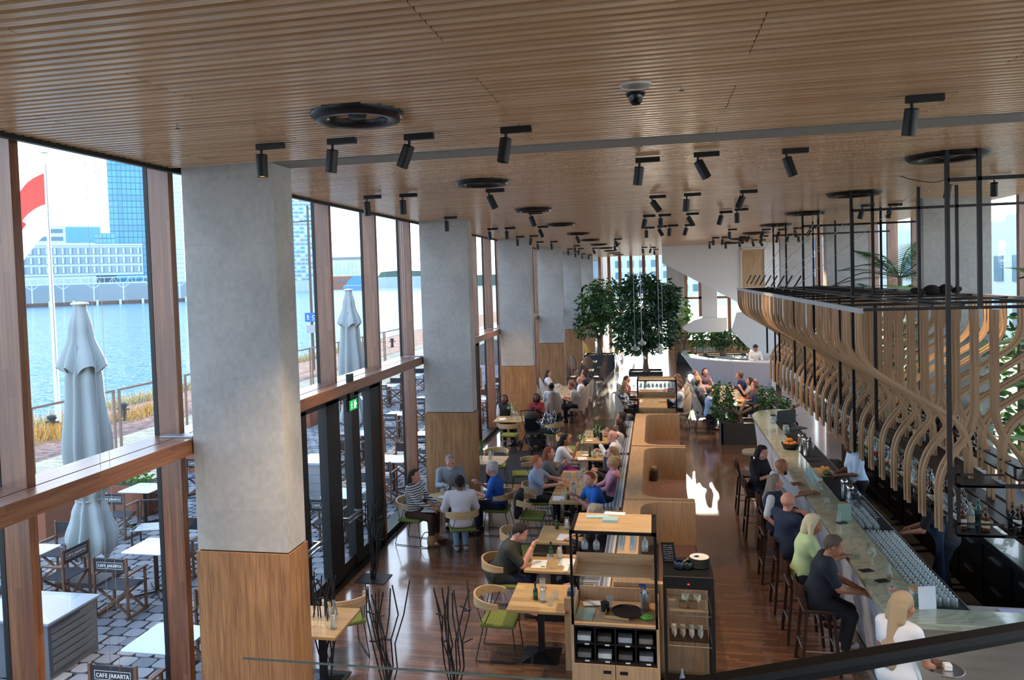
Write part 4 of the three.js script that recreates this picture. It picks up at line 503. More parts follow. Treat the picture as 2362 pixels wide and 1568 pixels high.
{ // on the near station
  const put = (name, label, cat, u, v, h, geo, mat, turn = 0) => { const p = G(u, v, h), m = mesh(name, geo, mat); m.position.copy(p); m.rotation.y = turn; tag(m, label, cat); return m; };
  put('menu_sheet', 'white printed sheet on top of the service station', 'menu', 1418, 1184, 1.986, box(.24, .004, .1, 0, .002, 0), M.paper, -.1); put('folded_menu', 'pale blue long menu on top of the service station', 'menu', 1378, 1192, 1.986, box(.26, .012, .1, 0, .006, 0), std('#a9c9cc', .6), .08); put('folded_menu', 'stack of pale blue menus lying across another on the station top', 'menu', 1408, 1200, 1.986, box(.17, .025, .14, 0, .0125, 0), std('#9cc3c8', .6), -.05);
  put('menu_card', 'green and white folder on the station worktop', 'menu', 1350, 1415, .956, box(.2, .01, .28, 0, .005, 0), std('#9fb8a8', .6), -.1); put('menu_card', 'white card on the green folder on the station worktop', 'menu', 1365, 1392, .966, box(.2, .006, .12, 0, .003, 0), M.paper, .2);
  put('cardboard_tray', 'shallow cardboard box under the round black tray', 'box', 1425, 1420, .956, merge([span(-.14, .14, 0, .008, -.11, .11), span(-.14, .14, 0, .04, .102, .11), span(-.14, .14, 0, .04, -.11, -.102), span(-.14, -.132, 0, .04, -.11, .11), span(.132, .14, 0, .04, -.11, .11)]), M.oakEdge, -.1);
  put('serving_tray', 'round black serving tray on the service station', 'tray', 1446, 1411, 1.0, lathe([[.001, 0], [.165, 0], [.175, .016], [.168, .016], [.162, .006], [.001, .006]], 36), M.black);
  put('iced_drink', 'tall glass with ice and a black straw on the service station', 'drink', 1407, 1405, .956, merge([glassUp.clone().scale(.95, 1.7, .95)]), M.tumbler); put('black_cup', 'black cup on the service station', 'cup', 1396, 1408, .956, cyl(.045, .05, .1, 0, 0, 0, 18), M.black);
  const p = G(1488, 1405, .956), t = thing('steel_canister', 'steel canister holding a blue topped spray bottle', 'canister', p); mesh('canister', lathe([[.001, 0], [.055, 0], [.055, .19], [.05, .19], [.05, .01], [.001, .01]], 20), M.steel, t); const s = thing('spray_bottle', 'spray bottle with a blue trigger in the steel canister', 'bottle', [p.x, p.y + .02, p.z]); mesh('bottle_body', lathe([[.001, 0], [.035, 0], [.035, .15], [.013, .2], [.013, .22], [.001, .22]], 14), std('#c9d4da', .3), s); mesh('trigger', [box(.03, .05, .03, 0, .24, 0), box(.07, .02, .02, -.03, .26, 0), box(.012, .05, .015, -.035, .23, 0)], std('#2456b8', .4), s);
  put('green_cloth', 'crumpled bright green cloth on the service station', 'cloth', 1492, 1428, .956, new THREE.IcosahedronGeometry(.075, 2).scale(1, .35, .8).translate(0, .026, 0), std('#6fbf4a', .9)); 
  for (let j = 0; j < 2; j++) for (let i = 0; i < 4; i++) { const m = mesh('stack_of_napkins', box(.15, .055, .12, 0, .03, 0), [M.paper, std('#6f6a60', .8), std('#b9bcc0', .6), std('#8d8478', .8)][(i + j * 3) % 4]); m.position.set(-.86 + i * .226, .533 + (1 - j) * .192, -8.55); tag(m, ['pale', 'brown', 'silver', 'speckled'][(i + j * 3) % 4] + ' stack of cutlery or napkins in the ' + ['upper', 'lower'][j] + ' row of the station cubbies', 'napkins', 'stacks in the cubbies'); }
  // cake fridge
  const f = thing('cake_fridge', 'black glazed cake display fridge beside the service station', 'fridge', [.285, 0, -8.78]); const B = .27, D = .3, H = 1.5;
  mesh('base', span(-B, B, 0, .12, -D, D), M.black, f); mesh('top_box', span(-B, B, 1.36, H, -D, D, 'y', .01), M.black, f); for (const [x, z] of [[-1, 1], [1, 1], [-1, -1], [1, -1]]) mesh('corner_post', box(.035, 1.26, .035, x * (B - .018), .74, z * (D - .018)), M.black, f);
  for (const s of [-1, 1]) { mesh('side_glass', new THREE.PlaneGeometry(2 * D - .06, 1.24).rotateY(HPI).translate(s * (B - .01), .74, 0), M.pane, f); mesh('front_glass', new THREE.PlaneGeometry(2 * B - .06, 1.24).translate(0, .74, s * (D - .01)), M.pane, f); }
  for (const y of [.72, 1.06]) mesh('wire_shelf', [...Array.from({ length: 9 }, (_, i) => rod([-B + .03 + i * .06, y, -D + .03], [-B + .03 + i * .06, y, D - .03], .003, 4)), rod([-B + .03, y, D - .03], [B - .03, y, D - .03], .005), rod([-B + .03, y, -D + .03], [B - .03, y, -D + .03], .005)], M.steel, f);
  mesh('control_dot', box(.02, .012, .005, 0, 1.42, D + .002), std('#300', .4, { emissive: '#ff2a2a', emissiveIntensity: 1.5 }), f);
  const wedge = (r, a) => { const s = new THREE.Shape(); s.moveTo(0, 0); s.lineTo(r, 0); s.absarc(0, 0, r, 0, a); s.closePath(); return new THREE.ExtrudeGeometry(s, { depth: .06, bevelEnabled: false }).rotateX(-HPI); };
  const b1 = mesh('serving_board', box(.42, .015, .3, .285, 1.075, -8.75), M.oak); tag(b1, 'wooden board with loaf cakes on the upper fridge shelf', 'board'); const b2 = mesh('serving_board', box(.42, .015, .3, .285, .735, -8.75), M.walnut); tag(b2, 'dark board with cake wedges on the lower fridge shelf', 'board');
  for (let i = 0; i < 2; i++) { const m = mesh('loaf_cake', box(.1, .07, .09, .22 + i * .12, 1.118, -8.68, 'y', .02), std('#8f6a45', .9)); tag(m, 'crumbly brown loaf cake on the upper fridge shelf', 'cake', 'loaf cakes'); }
  for (let i = 0; i < 2; i++) { const m = mesh('cake_wedge', wedge(.12, .7), std('#d9c9a0', .8)); m.position.set(.26 + i * .13, 1.083, -8.8); m.rotation.y = 1.2; tag(m, 'pale cake wedge on the upper fridge shelf', 'cake', 'upper cake wedges'); }
  for (let i = 0; i < 8; i++) { const m = mesh('cake_wedge', wedge(.1, .6), std(i % 2 ? '#cfc3a6' : '#e4dcc8', .8)); m.position.set(.13 + (i % 4) * .095, .743, -8.66 - Math.floor(i / 4) * .12); m.rotation.y = 1.3; tag(m, 'frosted cake wedge on the lower fridge shelf', 'cake', 'lower cake wedges'); }
  { const t = thing('dressing_bottle', 'clear squeeze bottle with blue content on the fridge floor', 'bottle', [.2, .12, -8.62]); mesh('bottle_body', lathe([[.001, 0], [.032, 0], [.032, .2], [.012, .25], [.01, .3], [.001, .3]], 14), phy({ color: '#b9cfdd', roughness: .15, transmission: .4, thickness: 0 }), t); mesh('blue_band', cyl(.033, .033, .06, 0, .1, 0, 14), std('#6fa0c9', .5), t); }
  for (let i = 0; i < 12; i++) { const m = mesh('plate', lathe([[.001, 0], [.06, 0], [.105, .012], [.105, .016], [.06, .005], [.001, .005]], 26), i < 11 ? M.darkGrey : M.white); m.position.set(.42, H + i * .009, -8.8); tag(m, i < 11 ? 'dark plate in the stack on top of the cake fridge' : 'white plate with a blue flower on top of the plate stack', 'plate', i < 11 ? 'dark plates on the fridge' : undefined); if (i === 11) mesh('flower_print', merge([0, 1, 2, 3, 4].map((k) => new THREE.CircleGeometry(.016, 12).rotateX(-HPI).translate(.03 * Math.cos(k * 1.25) * .6 - .03, .0068, .03 * Math.sin(k * 1.25) * .6 - .03))), std('#22306b', .6), m); }
  for (const [x, l] of [[.2, 'dark blue round bowl with a wooden spoon on the cake fridge'], [.285, 'dark green round bowl between the blue bowl and the plates']]) { const t = thing('bowl', l, 'bowl', [x, H, -8.72]); mesh('bowl_shell', lathe([[.001, 0], [.04, 0], [.062, .03], [.06, .07], [.05, .085], [.045, .082], [.055, .06], [.055, .03], [.035, .01], [.001, .01]], 22), std(x < .25 ? '#2c3550' : '#24332c', .25), t); if (x < .25) mesh('spoon', rod([0, .04, 0], [.1, .12, 0], .006), M.oak, t); }
  const cb = thing('chalk_board', 'small black chalkboard with handwritten white lines on the cake fridge', 'sign', [.1, H, -8.86], -.25); cb.rotation.z = .12; const c = document.createElement('canvas'); c.width = 128; c.height = 192; const x = c.getContext('2d'); x.fillStyle = '#17181a'; x.fillRect(0, 0, 128, 192); x.strokeStyle = '#d8d8d0'; x.lineWidth = 2; for (let r = 0; r < 8; r++) { x.beginPath(); for (let k = 0; k < 24; k++) x.lineTo(14 + k * 4.2, 24 + r * 20 + (hash2(k, r * 7) - .5) * 12); x.stroke(); } const ct = new THREE.CanvasTexture(c); ct.colorSpace = THREE.SRGBColorSpace; mesh('board_panel', box(.15, .24, .012, 0, .12, 0), M.black, cb); mesh('chalk_face', new THREE.PlaneGeometry(.145, .235).translate(0, .12, .0075), std('#fff', .8, { map: ct }), cb);
}
// ---------------------------------------------------------------- bar stools
const STL = (() => { const t = thing('bar_stool', 'dark wooden bar stool with a low curved back', 'stool', [0, 0, 0]); mesh('seat', box(.42, .05, .4, 0, .755, 0, 'y', .02), M.walnut, t); for (const [x, z] of [[-1, 1], [1, 1]]) mesh('front_leg', bar([x * .17, .74, z * .15], [x * .22, 0, z * .21], .035), M.walnut, t); for (const x of [-1, 1]) mesh('rear_leg', [bar([x * .17, .74, -.15], [x * .22, 0, -.22], .035), bar([x * .17, .74, -.15], [x * .2, 1.02, -.2], .03)], M.walnut, t); const g = new THREE.CylinderGeometry(.3, .3, .16, 20, 1, true, Math.PI - .75, 1.5), g2 = new THREE.CylinderGeometry(.275, .275, .16, 20, 1, true, Math.PI - .75, 1.5); mesh('backrest', [bar([-.2, .98, -.2], [-.1, .98, -.245], .022, .16), bar([-.1, .98, -.245], [.1, .98, -.245], .022, .16), bar([.1, .98, -.245], [.2, .98, -.2], .022, .16)], M.walnut, t); mesh('foot_rail', [rod([-.2, .28, .18], [.2, .28, .18], .009), rod([-.2, .28, -.2], [-.2, .28, .18], .009), rod([.2, .28, -.2], [.2, .28, .18], .009), rod([-.2, .28, -.2], [.2, .28, -.2], .009)], M.steel, t); return t; })();
[[1.82, -9.7, 'dark bar stool under the grey haired man in navy'], [1.75, -11.35, 'dark bar stool under the bald man in the navy sweater'], [1.78, -10.45, 'dark bar stool under the blonde woman in pale green'], [1.72, -12.4, 'dark bar stool under the woman in the navy waistcoat'], [1.85, -13.5, 'dark bar stool under the man in the white tee'], [1.72, -14.5, 'dark bar stool under the black dressed woman'], [1.72, -15.9, 'empty dark bar stool below the round padded stool']].forEach(([x, z, l], i) => { if (i) dup(STL, [x, 0, z], HPI, l); else { STL.position.set(x, 0, z); STL.rotation.y = HPI; STL.userData.label = l; } });
[[2.02, -17.7, 'round padded stool on a dark column at the far end of the bar'], [1.98, -15.2, 'round padded stool pushed against the bar front']].forEach(([x, z, l]) => { const t = thing('round_stool', l, 'stool', [x, 0, z]); mesh('cushion', lathe([[.001, .74], [.2, .74], [.215, .76], [.215, .81], [.2, .835], [.001, .84]], 28), std('#8b8476', .6), t); mesh('column', cyl(.03, .03, .72, 0, .02, 0, 14), M.black, t); mesh('foot', lathe([[.001, 0], [.2, 0], [.19, .02], [.03, .04]], 24), M.black, t); mesh('foot_ring', new THREE.TorusGeometry(.18, .01, 8, 28).rotateX(HPI).translate(0, .3, 0), M.black, t); });
// ---------------------------------------------------------------- black branch screens on the floor
function branches(u, v, h, sd, label) { const p = G(u, v, 0), t = thing('branch_screen', label, 'screen', p); mesh('base_plate', box(.5, .012, .4, 0, .006, 0), M.black, t); let s = seed; seed = sd; for (let i = 0; i < 10; i++) { const a = rr(0, 6.3), x0 = rr(-.05, .05), z0 = rr(-.05, .05), pts = [[x0, 0, z0]]; let x = x0, z = z0; for (let k = 1; k <= 4; k++) { x += rr(-.085, .085) + Math.cos(a) * .03; z += rr(-.085, .085) + Math.sin(a) * .03; pts.push([x, h * k / 4 * rr(.93, 1.0), z]); } const gs = []; for (let k = 0; k < 4; k++) gs.push(rod(pts[k], pts[k + 1], .0085, 6)); if (i % 3) { const q = pts[1 + i % 3], b = rr(0, 6.3); gs.push(rod(q, [q[0] + Math.cos(b) * .13, q[1] + .05, q[2] + Math.sin(b) * .13], .0085, 6)); } mesh('branch_rod', gs, M.black, t); } seed = s; return t; }
branches(1052, 1600, 1.3, 11, 'black metal branch screen standing next to the empty hoop chair'); branches(897, 1605, 1.3, 22, 'black metal branch screen in the open floor between the others'); branches(752, 1566, 1.3, 33, 'black metal branch screen before the small table by the doors'); branches(862, 1335, 1.3, 44, 'black metal branch screen against the glass doors');
branches(1425, 905, 1.7, 55, 'branch screen left of the far glass rack'); branches(1562, 880, 1.9, 66, 'branch screen right of the far glass rack');
// ---------------------------------------------------------------- plants
const leafG = (() => { const g = new THREE.BufferGeometry(), P = [[0, 0, 0], [.28, .16, .05], [.5, .19, .03], [1, 0, -.05], [.5, -.19, .03], [.28, -.16, .05], [.5, 0, 0]], I = [0, 1, 6, 1, 2, 6, 2, 3, 6, 3, 4, 6, 4, 5, 6, 5, 0, 6]; g.setAttribute('position', new THREE.Float32BufferAttribute(P.flat(), 3)); g.setIndex(I); g.computeVertexNormals(); return g; })();
function foliage(parent, clumps, n, size, mat, cols) { // leaves scattered in and on ellipsoids [x,y,z,rx,ry,rz]
  const m = new THREE.InstancedMesh(leafG, mat, n); m.name = 'foliage'; m.userData.kind = 'stuff'; const o = new THREE.Object3D(), v = V(0, 0, 0), w = clumps.map((c) => c[3] * c[4] + c[4] * c[5]), W = w.reduce((a, b) => a + b);
  for (let i = 0; i < n; i++) { let r = rnd() * W, k = 0; while (r > w[k] && k < clumps.length - 1) r -= w[k++]; const c = clumps[k]; v.set(rr(-1, 1), rr(-1, 1), rr(-1, 1)).normalize().multiplyScalar(Math.pow(rnd(), .35)); o.position.set(c[0] + v.x * c[3], c[1] + v.y * c[4], c[2] + v.z * c[5]); o.rotation.set(rr(-.7, .7), Math.atan2(-v.z, v.x) + rr(-.9, .9), rr(-1.1, .35), 'YZX'); const s = size * rr(.65, 1.25); o.scale.set(s, s, s); o.updateMatrix(); m.setMatrixAt(i, o.matrix); m.setColorAt(i, new THREE.Color(pick(cols))); }
  m.castShadow = m.receiveShadow = true; parent.add(m); return m;
}
M.leafI = phy({ color: '#ffffff', roughness: .38, transmission: .22, thickness: 0, side: THREE.DoubleSide });
const DG = ['#35573c', '#406745', '#2c4c39', '#507847', '#284638'], MG = ['#4a7a34', '#5f9040', '#3c6a34', '#7aa64a'], LG = ['#7fae3f', '#97c24c', '#5f9038'];
function tree(label, x, z, pw, pd, ph, trunkH, clumps, n, size, cols) {
  const t = thing('potted_tree', label, 'tree', [x, 0, z]); mesh('planter_box', [span(-pw, pw, 0, ph, pd - .05, pd), span(-pw, pw, 0, ph, -pd, -pd + .05), span(-pw, -pw + .05, 0, ph, -pd, pd), span(pw - .05, pw, 0, ph, -pd, pd)], M.planter, t); mesh('soil', span(-pw + .05, pw - .05, 0, ph - .06, -pd + .05, pd - .05), M.soil, t);
  const tg = []; for (let i = 0; i < 6; i++) { const a = i * 1.05, r = .12; tg.push(tube([[r * Math.cos(a), ph - .05, r * Math.sin(a)], [r * .6 * Math.cos(a + 1), ph + trunkH * .4, r * .6 * Math.sin(a + 1)], [r * 1.6 * Math.cos(a + 2), ph + trunkH * .8, r * 1.6 * Math.sin(a + 2)], [r * 5 * Math.cos(a + 2), ph + trunkH * 1.5, r * 5 * Math.sin(a + 2)]], .045, 14, 7)); } mesh('trunk', tg, M.bark, t);
  foliage(t, clumps, n, size, M.leafI, cols); return t;
}
tree('tall potted tree in a dark planter beside the fifth river column', -2.85, -40.1, .75, .5, .75, 1.4, [[-.3, 3.2, 0, 1.0, 1.2, .9], [.4, 3.7, .2, .9, 1.1, .8], [-.6, 2.2, .2, .7, .8, .6], [.5, 2.4, .1, .6, .7, .6]], 2300, .26, DG.concat(MG));
tree('dense dark potted tree in the middle of the hall behind the glass pendants', -.5, -38, .8, .6, .14, 1.5, [[0, 3.4, 0, 1.25, 1.3, 1.1], [.4, 2.2, .3, 1.3, 1.2, 1.0], [-.5, 2.0, .3, 1.1, 1.1, .9], [.9, 3.6, 0, .8, .9, .7], [-.2, 4.4, 0, .8, .5, .7], [0, 1.45, .4, .9, .55, .6]], 4200, .28, DG);
tree('small light green tree leaning beside the kitchen hood', 1.45, -41.5, .4, .4, .6, 1.0, [[-.2, 2.9, 0, .6, .8, .6], [0, 2.1, 0, .45, .5, .5]], 420, .22, MG.concat(LG));
tree('bushy green plant in front of the pizza counter back wall', 3.2, -39.5, 1.2, .4, .7, .6, [[-.6, 1.5, 0, 1.0, .6, .5], [.5, 1.5, 0, 1.1, .6, .5], [1.6, 1.7, 0, .4, .5, .4]], 1300, .24, MG.concat(DG));
tree('bushy fig in the long dark planter left of its twin', 2.22, -22.5, .5, .42, .6, .3, [[-.38, .95, 0, .36, .42, .34], [-.42, 1.35, 0, .28, .38, .28]], 1000, .11, DG.concat(MG)); tree('bushy fig in the dark planter nearer the timber canopy', 3.3, -22.6, .45, .42, .6, .3, [[-.1, .95, 0, .48, .38, .38], [-.3, 1.3, 0, .24, .3, .25]], 1000, .11, DG.concat(MG));
{ // large leaved plants behind the bar by the street windows
  const bl = (L, w, sag) => { const n = 10, pos = [], idx = []; for (let i = 0; i <= n; i++) { const s = i / n, ww = w * Math.sin(Math.PI * Math.min(1, .06 + s * .97)) * (1 - .2 * s), y = sag * s * s; for (const e of [-1, 0, 1]) pos.push(s * L, -y + Math.abs(e) * ww * .25, e * ww); } for (let i = 0; i < n; i++) for (let e = 0; e < 2; e++) { const a = i * 3 + e; idx.push(a, a + 1, a + 4, a, a + 4, a + 3); } const g = new THREE.BufferGeometry(); g.setAttribute('position', new THREE.Float32BufferAttribute(pos, 3)); g.setIndex(idx); g.computeVertexNormals(); return g; };
  const G3 = [bl(1.5, .3, .5), bl(1.2, .26, .3), bl(1.7, .32, .8)], mm = [M.leaf[3], M.leaf[1], phy({ color: '#86b23c', roughness: .4, transmission: .45, thickness: 0, side: THREE.DoubleSide })];
  [[6.25, -13.3, 4.4, 'broad leaved banana plant behind the bar beside the first street column'], [6.2, -18.9, 4.2, 'broad leaved banana plant between the street columns']].forEach(([x, z, h, l], q) => { const t = thing('banana_plant', l, 'plant', [x, 0, z]); mesh('stem', tube([[0, 0, 0], [.05, h * .5, 0], [0, h * .85, 0]], .09, 12, 8), M.leaf[1], t); mesh('pot', cyl(.3, .36, .5, 0, 0, 0, 20), M.planter, t); for (let i = 0; i < 13; i++) { const m = mesh('large_leaf', G3[i % 3], mm[i % 3], t); m.position.set(0, h * (.35 + .05 * i), 0); m.rotation.set(0, i * 2.4 + q, rr(.1, .8), 'YZX'); } });
  const fr = (L) => { const gs = [tube([[0, 0, 0], [L * .5, .12, 0], [L, -.25, 0]], .012, 8, 4)]; for (let i = 2; i < 22; i++) { const s = i / 22, x = L * s, y = .24 * s - .5 * s * s; for (const e of [-1, 1]) { const l = .5 * Math.sin(Math.PI * (.12 + s * .85)), g = new THREE.BufferGeometry(); g.setAttribute('position', new THREE.Float32BufferAttribute([x, y, 0, x + .03, y, 0, x + l * .6, y - l * .25, e * l], 3)); g.setIndex([0, 1, 2]); g.computeVertexNormals(); gs.push(g); } } return merge(gs); };
  const FR = [fr(1.3), fr(1.6)]; [[5.9, -20.6, 4.5, 'feathery palm beside the second street column'], [6.3, -11.0, 4.5, 'tall feathery palm at the street window'], [6.1, -22, 3.6, 'low feathery palm among the street side plants']].forEach(([x, z, h, l]) => { const t = thing('palm', l, 'palm', [x, 0, z]); mesh('trunk', cyl(.07, .05, h, 0, 0, 0, 10), M.bark, t); mesh('pot', cyl(.28, .33, .45, 0, 0, 0, 20), M.planter, t); for (let i = 0; i < 14; i++) { const m = mesh('frond', FR[i % 2], M.leaf[i % 2 ? 0 : 1], t); m.position.y = h; m.rotation.set(0, i * 2.4, rr(-.2, .9), 'YZX'); } });
  const u = thing('leafy_shrubs', 'mass of small leaved green shrubs under the street windows', 'shrubs', [0, 0, 0]); u.userData.kind = 'stuff'; foliage(u, [[6.0, 2.6, -16, .5, 1.6, 1.5], [6.1, 2.2, -20, .45, 1.5, 2], [6.1, 1.6, -24, .4, 1.2, 1.6], [6.1, 2.8, -12.5, .4, 1.8, 1]], 2600, .2, M.leafI, MG.concat(DG, LG)); mesh('trough', span(5.98, 6.5, 0, .6, -26, -11), M.planter, u);
}
// ---------------------------------------------------------------- white stair volume, hood, pizza counter
{
  const w = thing('white_stair_wall', 'large white stair volume with a slanting lower edge under the ceiling', 'stair', [0, 0, 0]); mesh('slanted_panel', extrude([[.37, 6.05], [.36, 5.29], [3.5, 3.5], [5.9, 2.15], [5.9, 6.05]], .35).translate(0, 0, -35.95), M.white, w); mesh('soffit_edge', extrude([[.36, 5.29], [.38, 5.25], [3.52, 3.46], [5.9, 2.11], [5.9, 2.15], [3.5, 3.5]], .37).translate(0, 0, -35.96), M.white, w);
  mesh('oak_niche', [span(3.78, 4.72, 4.05, 5.72, -35.6, -35.56)], M.booth, w); mesh('niche_frame', [span(3.74, 3.78, 4.0, 5.76, -35.6, -35.5), span(4.72, 4.76, 4.0, 5.76, -35.6, -35.5), span(3.74, 4.76, 5.72, 5.76, -35.6, -35.5)], M.white, w);
  mesh('folded_soffit', [extrude([[3.46, 3.02], [3.22, 2.24], [3.82, 1.56], [4.49, .95], [5.9, .2], [5.9, 3.3]], .3).translate(0, 0, -34.9)], M.white, w);
  const h = thing('kitchen_hood', 'white angular extraction hood with a square flue above the pizza counter', 'hood', [0, 0, -37.4]); mesh('hood_body', extrude([[1.25, 2.2], [1.5, 2.05], [3.0, 2.05], [3.18, 2.2], [3.18, 2.7], [2.1, 2.72], [1.75, 2.62], [1.25, 2.3]], 1.1, .02), M.white, h); mesh('flue', span(2.13, 2.78, 2.7, 6.0, .25, .85), M.white, h);
  // counter: lofted boat shape
  const c = thing('pizza_counter', 'white boat shaped counter with leaning sides below the hood', 'counter', [0, 0, 0]); const top = [[1.3, -37.3], [1.12, -36.2], [1.22, -35], [1.7, -33.8], [2.6, -32.9], [3.6, -32.35], [4.55, -32.0], [4.62, -32.1]], bot = [[2.0, -37.0], [1.9, -36], [1.95, -35], [2.3, -34.2], [2.9, -33.5], [3.7, -32.9], [4.5, -32.45], [4.6, -32.5]];
  const pos = [], q = (a, b, d, e) => pos.push(...a, ...b, ...d, ...a, ...d, ...e), lerp = (P, s) => { const C = new THREE.CatmullRomCurve3(P.map((p) => V(p[0], 0, p[1]))).getPoint(s); return C; }; for (let i = 0; i < 28; i++) { const a = lerp(top, i / 28), b = lerp(top, (i + 1) / 28), d = lerp(bot, i / 28), e = lerp(bot, (i + 1) / 28); q([d.x, 0, d.z], [e.x, 0, e.z], [b.x, 1.12, b.z], [a.x, 1.12, a.z]); }
  const g = new THREE.BufferGeometry(); g.setAttribute('position', new THREE.Float32BufferAttribute(pos, 3)); g.computeVertexNormals(); mesh('leaning_front', uvm(g, 'y'), std('#cfccd2', .4, { side: THREE.DoubleSide }), c);
  const s = new THREE.Shape([...Array.from({ length: 29 }, (_, i) => { const a = lerp(top, i / 28); return new THREE.Vector2(a.x, -a.z); }), ...Array.from({ length: 29 }, (_, i) => { const a = lerp(top, 1 - i / 28), k = .45; return new THREE.Vector2(a.x + k * (i < 22 ? 1 : .6), -a.z + (i > 8 ? .1 : .4)); })]); mesh('counter_top', uvm(new THREE.ExtrudeGeometry(s, { depth: .05, bevelEnabled: false }).rotateX(-HPI).translate(0, 1.1, 0), 'x'), phy({ color: '#dcd9d4', roughness: .18, clearcoat: .4 }), c); mesh('end_panel', span(4.5, 4.62, 0, 1.12, -33.2, -32.1), M.white, c); mesh('inner_bench', span(2.6, 5.2, .6, .95, -36.4, -35.4), M.alu, c); mesh('pizza_oven', span(4.7, 5.6, 0, 1.2, -34.2, -33.2), M.darkGrey, c);
  for (let i = 0; i < 7; i++) { const m = mesh('glass_stack', cyl(.045, .05, .22, 1.75 + i * .14, 1.15, -36.4 + (i % 2) * .1, 12), M.tumbler); tag(m, 'stack of upturned glasses on the pizza counter', 'glass', 'glass stacks on the pizza counter'); }
  const pl = thing('wood_wall_panel', 'low oak clad wall block beyond the hood', 'wall panel', [2.2, 0, -44]); mesh('panel', span(-1.1, 2.8, 0, 1.05, -.2, .2), M.clad, pl); mesh('capping', span(-1.15, 2.85, 1.05, 1.1, -.25, .25, 'x'), M.oak, pl);
}
// glass pendants
for (const [u, v, l] of [[1465, 803, 'clear glass pendant left of the hanging group'], [1481, 790, 'clear glass pendant, the uppermost of the hanging group'], [1481, 824, 'clear glass pendant, the lowest of the hanging group'], [1521, 805, 'clear glass pendant right of the hanging group'], [1530, 812, 'clear glass pendant tucked behind the right one']]) { const p = GZ(u, v, -27), t = thing('glass_pendant', l, 'pendant lamp', p); mesh('glass_bowl', lathe([[.001, -.1], [.09, -.08], [.15, -.02], [.12, .03], [.05, .07], [.03, .1], [.028, .1], [.045, .068], [.11, .03], [.14, -.02], [.085, -.073], [.001, -.09]], 20), M.tumbler, t); mesh('lamp_holder', cyl(.018, .018, .1, 0, .06, 0, 10), M.steel, t); mesh('cord', rod([0, .15, 0], [0, 6 - p.y, 0], .004, 4), M.steel, t); }
// ---------------------------------------------------------------- balustrade in front of the viewer
{
  const a = G(1740, 1556, 4.2), b = G(2240, 1471, 4.2), d = b.clone().sub(a), A = a.clone().addScaledVector(d, -.5), B = b.clone().addScaledVector(d, .8), t = thing('balustrade', 'black handrail and frameless glass of the gallery balustrade', 'railing', [0, 0, 0]);
  mesh('handrail', bar(A, B, .022, .012), M.black, t); mesh('handrail_groove', bar(A.clone().add(V(0, -.016, 0)), B.clone().add(V(0, -.009, 0)), .014, .01), M.blackMetal, t);
  const e = G(560, 1518, 3.95), f = G(1320, 1570, 3.95); mesh('glass_panel', (() => { const g = new THREE.PlaneGeometry(e.distanceTo(f), .85); g.rotateY(Math.atan2(-(f.z - e.z), f.x - e.x)); return g.translate((e.x + f.x) / 2, 3.525, (e.z + f.z) / 2); })(), M.pane, t); mesh('glass_edge', bar(e, f, .004, .003), std('#8fa79f', .2), t);
  const s = structure('gallery_floor', span(-5.1, XR, 2.9, 3.08, -1.0, ZB), M.beam);
}
